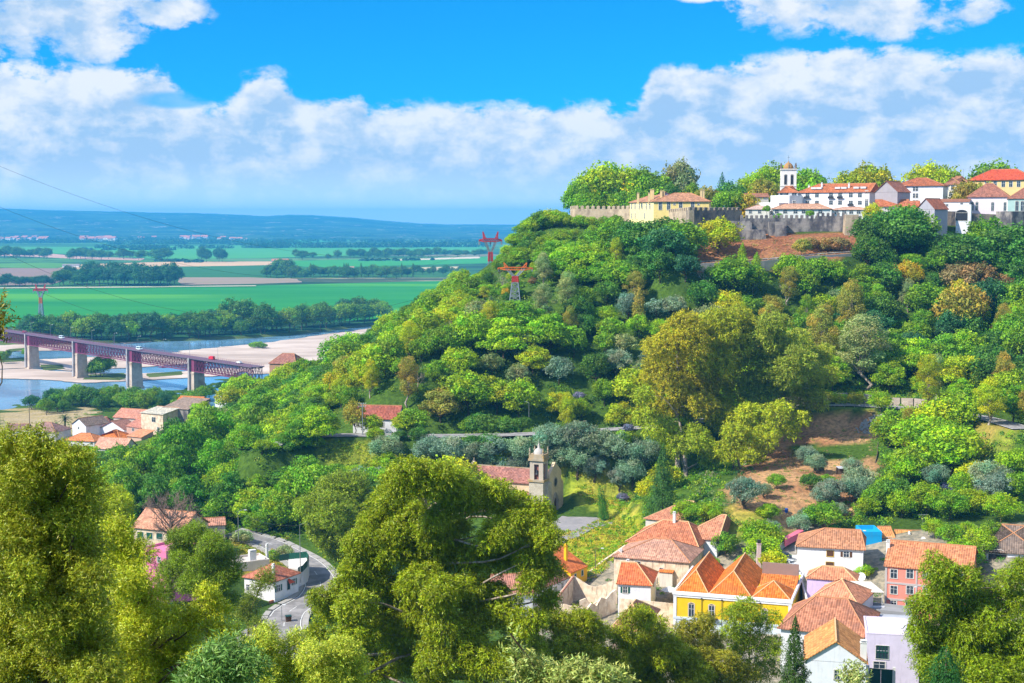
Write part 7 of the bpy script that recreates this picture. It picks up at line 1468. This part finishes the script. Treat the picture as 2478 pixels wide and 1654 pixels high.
# palm in the riverside village
p = at(158, 1060, 640); e = empty('palm_tree', (p.x, p.y, p.z), 0, 'shaggy palm at the edge of the riverside village', 'palm'); m = MB(); m.tube([(0,0,-1),(0,0,5),(0,0,9)], [.5,.45,.6], 8); m.build('trunk', BARK, e, True); rng = np.random.default_rng(2); Vs, Qs = [], []; n0 = 0
for i in range(46):
    a = i*2.4; el_ = rng.uniform(-.9, 1.1); d = np.array((math.cos(a)*math.cos(el_), math.sin(a)*math.cos(el_), math.sin(el_))); t = np.linspace(.1, 1, 9)[:, None]; P = np.array((0,0,9.2))+d*t*3.4-np.array((0,0,1))*t*t*1.4; N = unit(rng.normal(size=P.shape)*.3+np.array((0,0,1.0))); V_, Q_ = cards(P, N, 1.0, .35, rng, np.repeat(d[None]+rng.normal(size=3)*.3, 9, 0)); Vs.append(V_); Qs.append(Q_+n0); n0 += len(V_)
o = npmesh('fronds', np.concatenate(Vs), np.concatenate(Qs), LEAF, e, np.ones((n0, 3))); o.color = (.10,.16,.05,1)

def sprays(lobes, ntw, tl, nl, LL, LW, rng, droop=0, up=.3, shell=(.72, 1.06), tint=.40, spread=.9, tops=None):
    Vs, Cs = [], []
    for c, r in lobes:
        c = np.asarray(c, float); r = np.asarray(r if hasattr(r, '__len__') else (r, r, r*.85), float); n = int(ntw*(r[0]**2)); d = rdirs(n, rng); k = rng.uniform(0, 6.28, 3)
        b = 1+.16*np.sin(d[:, 0]*5+k[0])*np.cos(d[:, 1]*5+k[1])+.12*np.sin(d[:, 2]*7+k[2]); P = c+d*r*b[:, None]*rng.uniform(*shell, (n, 1))
        D = unit(d+np.array((0, 0, up))+rng.normal(size=d.shape)*.35); t = (np.arange(nl)+.5)/nl
        Q = P[:, None]+D[:, None]*t[None, :, None]*tl-np.array((0, 0, 1.0))*(t**2)[None, :, None]*tl*droop
        A = unit(D[:, None]+rng.normal(size=(n, nl, 3))*spread-np.array((0, 0, droop*1.6))); N = unit(rng.normal(size=(n, nl, 3))*.8+d[:, None]*.5+np.array((0, 0, .45)))
        Q = (Q+A*LL*.5).reshape(-1, 3); A = A.reshape(-1, 3); N = N.reshape(-1, 3); V, _ = cards(Q, N, LL*rng.uniform(.6, 1.2, len(Q)), LW*rng.uniform(.7, 1.2, len(Q)), rng, A)
        cc = np.repeat(rng.uniform(1-tint, 1+tint, n), nl)[:, None]*rng.uniform(.85, 1.18, (n*nl, 1))*np.ones((1, 3)); cc[:, 0] *= rng.uniform(.85, 1.3, len(cc)); cc *= rng.uniform(.85, 1.15); Vs.append(V); Cs.append(np.repeat(cc, 4, 0))
    V = np.concatenate(Vs); return V, np.arange(len(V)).reshape(-1, 4), np.concatenate(Cs)
def hero(name, label, cat, lobes_px, Y, base, trunk_px, colr, ntw, tl, nl, LL, LW, seed, r0=.4, bark=BARKP, dy=1.0, leaf=LEAFN, limbs=True, flat_=.85, sub=5, **k):
    rng = np.random.default_rng(seed); L = []
    for q in lobes_px:
        u, v, r = q[:3]; r = r*.97; y = Y+(q[3] if len(q) > 3 else rng.uniform(-1, 1)*dy*r/F*Y*1.6); c = at(u, v, y); R = r/F*y; L.append(((c.x, c.y, c.z), (R, R*1.05, R*flat_)))
    L0 = L; L = []
    for c, r in L0:
        L.append((c, tuple(x*.72 for x in r)))
        for i in range(sub):
            d = rdirs(1, rng)[0]*np.array((1, 1, .8)); d[2] += .12; q = rng.uniform(.62, .88); f = rng.uniform(.36, .54); L.append((tuple(np.array(c)+d*np.array(r)*q), tuple(x*f for x in r)))
    b = at(*base, Y); zg = min(b.z, H(b.x, b.y)); root = empty(name, (b.x, b.y, zg), 0, label, cat); o_ = np.array((b.x, b.y, zg)); L = [(tuple(np.array(c)-o_), r) for c, r in L]; L0 = [(tuple(np.array(c)-o_), r) for c, r in L0]
    V, Q, Cc = sprays(L, ntw, tl, nl, LL, LW, rng, **k); o = npmesh('crown', V, Q, leaf, root, Cc); o.color = (*colr, 1)
    m = MB(); tp = [Vector((0, 0, -1))]+[at(u, v, Y*1.018)-Vector(tuple(o_)) for u, v in trunk_px]; n = len(tp); tp2 = smooth_path(tp, (tp[-1]-tp[0]).length/14); n = len(tp2); m.tube(tp2, [r0*(1-.7*i/n) for i in range(n)], 8); m.build('trunk', bark, root, True)
    if limbs:
        m = MB()
        for c, r in L0:
            c = Vector(c); cand = [(abs((c-p).length-(c.z-p.z)*.2)+(14*max(0, p.z-c.z+1)), i) for i, p in enumerate(tp2)]; i = min(cand)[1]; s = tp2[i]; rr = r0*(1-.7*i/n)*.5
            q1 = s.lerp(c, .35)+Vector(tuple(rng.normal(size=3)*.06*(c-s).length)); q2 = s.lerp(c, .7)+Vector(tuple(rng.normal(size=3)*.07*(c-s).length)); m.tube(smooth_path([s, q1, q2, c], (c-s).length/9), np.linspace(rr, rr*.25, len(smooth_path([s, q1, q2, c], (c-s).length/9))), 5, cap=False)
            for j in range(4): d = Vector(tuple(rdirs(1, rng)[0])); m.tube([q2.lerp(c, .5), c+d*r[0]*.5, c+d*r[0]*.85], [rr*.3, rr*.2, rr*.06], 4, cap=False)
        m.build('limbs', bark, root, True)
    return root
EUL = [(1000,1240,34),(1060,1250,32),(960,1290,34),(1030,1290,30),(1095,1280,34),(1020,1150,60),(960,1170,50),(1085,1165,55),(930,1215,48),(1110,1210,42),(1180,1200,50),(1230,1215,46),(1290,1250,45),(1312,1300,40),(1250,1270,46),(1200,1290,42),(1300,1345,42),(1330,1375,30),(1288,1405,36),(1240,1340,42),(900,1270,42),(870,1310,40),(920,1335,46),(860,1370,40),(832,1420,40),(800,1470,36),(775,1440,26),(860,1460,46),
 (990,1335,46),(1050,1320,40),(1100,1345,46),(1160,1350,46),(1010,1400,50),(1070,1430,50),(1130,1420,46),(1190,1440,40),(960,1440,46),(905,1400,38),(930,1510,50),(1000,1500,52),(1080,1510,55),(1150,1500,50),(1215,1480,42),(1275,1500,36),(1270,1550,45),(860,1540,48),(900,1600,60),(980,1590,60),(1060,1600,60),(1140,1590,60),(1220,1600,60),(1290,1610,50),(820,1600,36),(1320,1450,28),(760,1530,26)]
hero('eucalyptus_tree', 'huge olive green eucalyptus with pale limbs filling the middle foreground', 'eucalyptus', EUL, 118, (1065,1760), [(1060,1640),(1075,1520),(1050,1420),(1040,1310),(1030,1240),(1025,1190)], (.27,.36,.008), 290, .62, 9, .30, .075, 31, .55, dy=1.3, droop=.55, up=.15)
hero('eucalyptus_tree', 'tall loose eucalyptus in the bottom right corner before the lavender house', 'eucalyptus', [(2270,1370,34),(2290,1420,40),(2240,1460,36),(2330,1400,42),(2350,1450,50),(2300,1490,46),(2390,1440,36),(2225,1520,34),(2270,1550,46),(2340,1520,50),(2400,1500,44),(2440,1400,34),(2450,1460,44),(2478,1380,30),(2470,1540,55),(2410,1570,50),(2330,1590,50),(2260,1620,40),(2390,1640,55),(2470,1620,50),(2300,1660,50),(2235,1590,26)], 104, (2345,1800), [(2350,1660),(2360,1560),(2330,1480),(2300,1420)], (.22,.33,.008), 260, .55, 9, .27, .065, 32, .34, droop=.6, up=.1)
hero('eucalyptus_tree', 'bushy eucalyptus tops along the bottom edge before the low pyramid roof', 'eucalyptus', [(1360,1510,36),(1410,1500,34),(1440,1530,30),(1370,1560,44),(1320,1580,40),(1420,1580,46),(1470,1600,40),(1360,1630,50),(1440,1640,46),(1330,1500,22),(1330,1650,44)], 128, (1390,1760), [(1390,1650),(1395,1560)], (.28,.35,.008), 250, .6, 9, .30, .075, 33, .25, droop=.4)
hero('eucalyptus_tree', 'round topped eucalyptus in front of the conifer and yellow house', 'eucalyptus', [(1540,1495,36),(1580,1520,34),(1510,1540,30),(1560,1570,46),(1610,1580,44),(1530,1620,46),(1600,1640,50),(1650,1600,40),(1680,1640,40),(1480,1640,40)], 132, (1570,1760), [(1570,1650),(1560,1560)], (.27,.34,.008), 250, .6, 9, .30, .075, 34, .25, droop=.45)
hero('eucalyptus_tree', 'reddish tinged eucalyptus before the lower storey of the yellow house', 'eucalyptus', [(1670,1530,32),(1700,1505,30),(1720,1560,34),(1650,1560,26),(1690,1590,36),(1760,1600,36),(1740,1640,40),(1800,1640,40)], 138, (1700,1760), [(1700,1640),(1690,1560)], (.28,.29,.018), 190, .6, 9, .30, .07, 35, .22, droop=.6)
hero('eucalyptus_tree', 'airy eucalyptus between the yellow house and the ragged conifer', 'eucalyptus', [(1780,1490,34),(1810,1470,30),(1840,1510,32),(1770,1530,32),(1820,1550,36),(1860,1570,32),(1790,1580,32),(1850,1620,36),(1870,1490,18)], 142, (1815,1760), [(1815,1640),(1810,1540)], (.27,.38,.012), 130, .6, 9, .30, .07, 36, .22, droop=.6)
hero('acacia_tree', 'dark fine leaved acacia before the hot pink house', 'acacia', [(430,1310,34),(470,1290,34),(510,1320,36),(450,1350,40),(500,1370,44),(540,1350,34),(420,1390,36),(470,1410,40),(530,1410,38),(560,1380,26),(545,1450,30),(400,1430,26)], 150, (480,1600), [(500,1480),(490,1400),(470,1330)], (.19,.30,.010), 330, .5, 9, .22, .055, 37, .28, bark=BARK)
hero('acacia_tree', 'small round acacia crown overlapping the cottage roof', 'acacia', [(640,1390,22),(650,1410,20),(628,1420,20),(610,1450,22),(600,1490,26),(620,1520,24),(585,1470,20)], 160, (605,1620), [(600,1540),(610,1470),(640,1400)], (.17,.24,.015), 170, .5, 9, .22, .055, 38, .18, bark=BARK)
hero('acacia_tree', 'yellow green acacia behind the big left olive tree', 'acacia', [(260,1200,34),(230,1230,34),(290,1220,30),(250,1270,44),(300,1260,30),(220,1290,40),(280,1310,36)], 190, (260,1460), [(260,1330),(258,1260)], (.38,.48,.012), 130, .7, 9, .30, .07, 39, .25, bark=BARK)
hero('pepper_tree', 'dark weeping tree right of the curving village road', 'tree', [(800,1190,50),(850,1180,46),(770,1230,42),(820,1240,54),(880,1230,46),(780,1280,40),(840,1300,50),(890,1290,44),(815,1330,34),(860,1350,34),(760,1265,24),(790,1310,26)], 322, (830,1450), [(830,1340),(828,1260)], (.22,.32,.010), 44, 1.2, 9, .62, .17, 40, .4, bark=BARK)
# the acacia mass left of centre
for i, (u, v, r, t) in enumerate(((520,1045,56,(.17,.40,.008)),(440,1075,56,(.15,.38,.008)),(600,1080,54,(.16,.40,.008)),(350,1130,48,(.15,.36,.01)),(430,1140,56,(.12,.34,.012)),(520,1130,56,(.13,.36,.01)),(300,1175,40,(.14,.36,.01)),(620,1150,54,(.10,.30,.015)),(700,1130,50,(.13,.34,.01)),(690,1190,50,(.09,.27,.02)),(560,1200,50,(.09,.28,.02)),(460,1200,46,(.10,.28,.015)),(650,1240,44,(.10,.30,.015)),(740,1230,40,(.08,.26,.025)),(760,1160,40,(.11,.30,.012)),(640,1010,46,(.15,.34,.012)),(375,1190,36,(.10,.28,.02)))):
    Y = 470-(v-1045)*.45; c = at(u, v, Y); zg = H(c.x, c.y); h_ = max(6, c.z-zg+r/F*Y); plant('spread', (c.x, c.y, zg), h_, 'bright green', 'big acacias left of centre', wf=max(.7, r/F*Y/5.4/(h_/9.2)), colr=t)
rr = random.Random(77)
for i in range(44):
    u, v = rr.uniform(560, 830), rr.uniform(1000, 1130); Y = 505-(v-1000)*.55; c = at(u, v, Y); zg = H(c.x, c.y)
    if nearroad(c.x, c.y, 5.5) or inside(u, v, CLEAR[6]): continue
    plant('spread' if rr.random() < .6 else 'round', (c.x, c.y, zg), rr.uniform(7, 11), rr.choice(('bright green','mid green','bright green','dark green')), 'trees below the left end of the middle road', wf=1.15)
# foreground olives on the viewer's slope
OL = 0
hero('olive_tree', 'big dark olive tree filling the left foreground', 'olive tree', [(40,1110,52),(110,1100,46),(180,1120,44),(60,1170,56),(150,1180,60),(215,1170,30),(20,1230,56),(100,1250,64),(190,1250,50),(30,1320,60),(110,1330,66),(200,1330,56),(40,1410,66),(130,1410,66),(220,1400,46),(20,1500,66),(110,1500,70),(200,1480,50),(60,1590,70),(150,1590,66),(230,1560,46),(10,1640,60),(-20,1120,40),(240,1640,60),(90,1070,26),(20,1070,26)], 22, (90,2060), [(95,1800),(110,1620),(130,1480),(120,1330),(115,1220)], (.30,.36,.020), 4400, .20, 10, .066, .015, 51, .16, bark=BARK, droop=.1, shell=(.66, 1.15), up=.5)
hero('olive_tree', 'sunlit yellow green olive tree right of the big dark one', 'olive tree', [(280,1300,44),(320,1340,40),(260,1380,50),(310,1410,50),(350,1450,44),(270,1480,56),(340,1510,50),(400,1500,40),(290,1570,60),(370,1580,56),(440,1560,44),(480,1500,36),(500,1450,26),(320,1640,60),(420,1640,56),(500,1600,50),(540,1540,34),(530,1480,26)], 30, (370,2000), [(360,1760),(340,1600),(320,1470)], (.42,.50,.022), 2700, .22, 10, .078, .018, 52, .16, bark=BARK, droop=.1, shell=(.66, 1.08), up=.5)
hero('willow_shrub', 'long leaved blue green willow shrub at the bottom left of centre', 'shrub', [(520,1610,40),(560,1580,34),(590,1620,40),(550,1650,50),(480,1650,36)], 22, (550,1900), [(550,1760),(555,1640)], (.15,.30,.06), 2200, .28, 8, .13, .022, 53, .06, bark=BARK, droop=.3, up=.6)
hero('olive_tree', 'pale fine leaved olive at the bottom between road and eucalyptus', 'olive tree', [(620,1560,40),(670,1590,40),(640,1620,44),(700,1640,44),(760,1590,44),(820,1580,42),(860,1610,36),(790,1640,46),(720,1560,30),(600,1650,40),(650,1530,22),(850,1650,40)], 42, (720,1960), [(720,1760),(725,1640)], (.44,.54,.045), 1500, .26, 10, .10, .022, 54, .12, bark=BARK, droop=.1, up=.5)
hero('olive_tree', 'pale olive sprigs rising at the bottom edge right of the big eucalyptus', 'olive tree', [(1265,1625,30),(1300,1650,40),(1380,1640,34),(1430,1650,44),(1350,1665,44),(1480,1670,40),(1248,1590,13),(1240,1560,9),(1236,1535,6)], 13, (1340,2300), [(1340,1900),(1330,1700)], (.34,.42,.10), 5200, .16, 10, .060, .014, 55, .05, bark=BARK, droop=0, up=1.2, shell=(.3, 1.05))
hero('olive_tree', 'single pale olive shoot at the bottom before the orange gable roof', 'olive tree', [(2062,1640,16),(2070,1655,18),(2050,1658,14)], 14, (2062,2200), [(2062,1800),(2064,1665)], (.34,.42,.12), 6000, .14, 10, .058, .014, 56, .04, bark=BARK, droop=0, up=1.0)
hero('olive_tree', 'dark olive twig tips entering at the left edge above the bridge', 'olive tree', [(-12,740,18),(-8,780,20),(-10,820,16),(2,800,6),(8,760,6)], 13, (-80,2000), [(-80,1400),(-60,1000),(-30,800)], (.24,.22,.02), 5200, .12, 9, .052, .013, 57, .05, bark=BARK)
# tall eucalyptus grove on the slope
GR = [((1640,800),[(1640,800,50),(1600,840,44),(1680,830,46),(1650,880,54),(1590,900,44),(1620,950,50),(1690,920,50),(1660,990,46),(1590,980,36),(1700,980,40)],396,(1640,1160),(.40,.39,.015),'golden eucalyptus forming the left of the tall grove'),
 ((1740,790),[(1740,800,54),(1790,780,46),(1700,790,40),(1770,850,60),(1720,870,54),(1830,800,36),(1790,920,54),(1730,950,54),(1760,1010,44)],402,(1735,1170),(.36,.42,.015),'tallest eucalyptus in the middle of the grove'),
 ((1875,790),[(1870,780,36),(1850,830,46),(1900,840,40),(1930,860,34),(1870,890,54),(1830,930,50),(1910,910,44),(1860,980,46),(1950,890,24)],398,(1850,1150),(.30,.39,.035),'greyish eucalyptus forming the right of the tall grove'),
 ((1960,850),[(1940,830,34),(1980,860,36),(1950,900,40),(2000,910,30),(1920,950,36),(1970,960,34),(1930,1000,26)],415,(1950,1090),(.34,.42,.03),'rightmost eucalyptus of the tall grove, beside the grey green one'),
 ((1850,1030),[(1820,1010,42),(1880,1000,34),(1790,1060,40),(1850,1060,38),(1910,1040,26),(1760,1090,34),(1820,1110,36),(1940,1010,18)],382,(1800,1150),(.38,.46,.015),'lower yellow green eucalyptus with leaning pale trunk before the grove'),
 ((1640,1010),[(1560,960,26),(1600,1040,34),(1640,1070,36),(1690,1060,36),(1560,1010,30),(1720,1100,30)],384,(1660,1150),(.32,.42,.015),'shorter eucalyptus at the lower left of the grove')]
for i, (tp, lb, Y, base, c, lab) in enumerate(GR):
    hero('eucalyptus_tree', lab, 'eucalyptus', lb, Y, (base[0], base[1]), [(base[0]+(tp[0]-base[0])*.15, base[1]+(tp[1]-base[1])*.33), (base[0]+(tp[0]-base[0])*.4, base[1]+(tp[1]-base[1])*.64), (base[0]+(tp[0]-base[0])*.8, base[1]+(tp[1]-base[1])*.92)], c, 24, 1.2, 8, .80, .25, 60+i, .85, sub=4, droop=.4, dy=1.2, leaf=LEAF, tint=.45, shell=(.78,1.06))
# knoll and meadow growth, bamboo, flowers, creeper
def zone(poly): return lambda x, y, z, u, v: inside(u, v, poly)
bushmass('tall_grass', scatter(zone([(1330,1290),(1400,1285),(1500,1235),(1560,1285),(1500,1350),(1440,1400),(1350,1400)]), 900, 5, 5, 60, 300, 420), .7, 26, [(.46,.44,.02),(.30,.42,.012),(.50,.38,.05),(.16,.34,.01)], 9, card=.34, zs=1.0)
bushmass('tall_grass', scatter(zone([(1380,1150),(1480,1150),(1530,1240),(1440,1225),(1400,1200)]), 300, 6, 10, 50, 360, 440), .8, 26, [(.34,.42,.015),(.20,.38,.01),(.50,.40,.05)], 10, card=.32)
bushmass('tall_grass', scatter(zone([(780,1070),(960,1075),(960,1150),(780,1120)]), 300, 7, -80, -20, 390, 440), .8, 24, [(.36,.42,.02),(.24,.38,.02)], 11, card=.3)
bushmass('tall_grass', scatter(zone([(560,1300),(680,1335),(690,1370),(580,1360)]), 200, 8, -80, -40, 320, 400), .7, 26, [(.46,.38,.04),(.28,.40,.02)], 12, card=.3)
def lush(x, y, z, u, v): return (1560 < u < 2478 and 1050 < v < 1290 and not inside(u, v, [(1800,1050),(2130,1050),(2125,1150),(2000,1290),(1850,1290),(1740,1240)]) and not nearroad(x, y, 5)) or (1380 < u < 1640 and 1130 < v < 1260 and not inside(u, v, CLEAR[1]) and u > 1500) or (920 < u < 1300 and 1080 < v < 1170) or (1640 < u < 2478 and 920 < v < 985 and not nearroad(x, y, 5))
bushmass('garden_growth', scatter(lush, 1500, 13), 1.25, 60, [(.20,.40,.012),(.12,.30,.015),(.30,.44,.015),(.08,.22,.03)], 14, card=.36, zs=.9)
bushmass('dry_scrub', scatter(zone([(1880,1010),(2130,1030),(2120,1150),(1990,1280),(1760,1270),(1740,1200),(1880,1060)]), 620, 15), .7, 24, [(.42,.30,.14),(.20,.32,.04),(.12,.26,.03),(.48,.36,.2)], 16, card=.25)
bushmass('dry_scrub', scatter(zone([(1700,580),(2050,575),(2050,610),(1960,625),(1700,640)]), 320, 16, 50, 130, 490, 560), .8, 18, [(.50,.32,.14),(.36,.20,.10),(.30,.28,.08)], 17, card=.35)
bushmass('bamboo_row', scatter(zone([(1990,1235),(2110,1235),(2110,1272),(1990,1272)]), 150, 17), 1.2, 60, [(.16,.40,.015),(.24,.46,.02)], 18, card=.5, zs=2.4, label='row of bright green canes above the long pale yard wall', cat='bamboo', kind='stuff')
bushmass('reeds', scatter(zone([(1690,1150),(1790,1150),(1790,1225),(1690,1225)]), 200, 18), 1.0, 40, [(.20,.26,.08),(.16,.26,.10),(.30,.30,.14)], 19, card=.5, zs=1.6)
def near_slope():
    r = random.Random(31); out = []
    while len(out) < 2300:
        x, y = r.uniform(-200, 190), r.uniform(50, 300); z = H(x, y); u, v = pj(x, y, z)
        if nearroad(x, y, 7) or min(math.hypot(x-p.x, y-p.y) for p in R_spur) < 5: continue
        if (1180 < u and 1300 < v < 1700 and y > 205) or (300 < u < 780 and 1230 < v < 1460 and y > 285): continue
        out.append((x, y, z))
    return out
bushmass('undergrowth', near_slope(), 1.7, 50, [(.12,.26,.015),(.22,.34,.015),(.07,.18,.02),(.26,.28,.03)], 24, card=.4)
bushmass('village_gardens', scatter(lambda x, y, z, u, v: (1200 < u < 2478 and 1340 < v < 1640), 420, 19, 0, 130, 235, 330), .9, 50, [(.14,.34,.015),(.24,.40,.02),(.08,.22,.02)], 20, card=.3)
bushmass('village_gardens', scatter(lambda x, y, z, u, v: (500 < u < 700 and 1270 < v < 1330) or (0 < u < 340 and 985 < v < 1130), 260, 20, -230, -40, 340, 780), 1.1, 40, [(.12,.28,.02),(.30,.28,.06),(.08,.20,.03)], 21, card=.4)
for u, v, Y, lab in ((1520,1170,405,'violet flowering shrub at the upper edge of the conifer thicket'),(1505,1205,395,'violet flowering shrub beside the forecourt retaining wall'),(1345,915,455,'violet flowering creeper left of the silver green thicket'),(2290,1205,352,'violet flowering bush over the shed roof in the right gardens'),(1400,950,445,'purple flowered shrub under the silver green thicket'),(988,872,505,'dark purple leaved bush on the wooded slope')):
    g = at(u, v, Y); zz = H(g.x, g.y); r_ = plant('shrub', (g.x, g.y, max(zz, g.z-2)), 2.2, 'mid green', None, 1.1, label=lab, colr=(.20,.20,.32) if 'dark' not in lab else (.13,.04,.12), name='flowering_shrub')
flush_labels()
# broadleaf trees split into names by place and tone, not by species
for o in list(C.objects):
    if o.name.startswith('broadleaf_tree') and o.children:
        c = [q for q in o.children if q.name.startswith('crown')][0].color; lab = o.get('label', ''); g_ = o.get('group', '')
        if g_ in ('garden trees and shrubs',): o.name = 'garden_tree'
        elif g_ in ('round trees on the castle terrace', 'trees among the hilltop houses'): o.name = 'hilltop_tree'
        elif 'dark green' in lab or 'bluish' in lab: o.name = 'dark_green_tree'
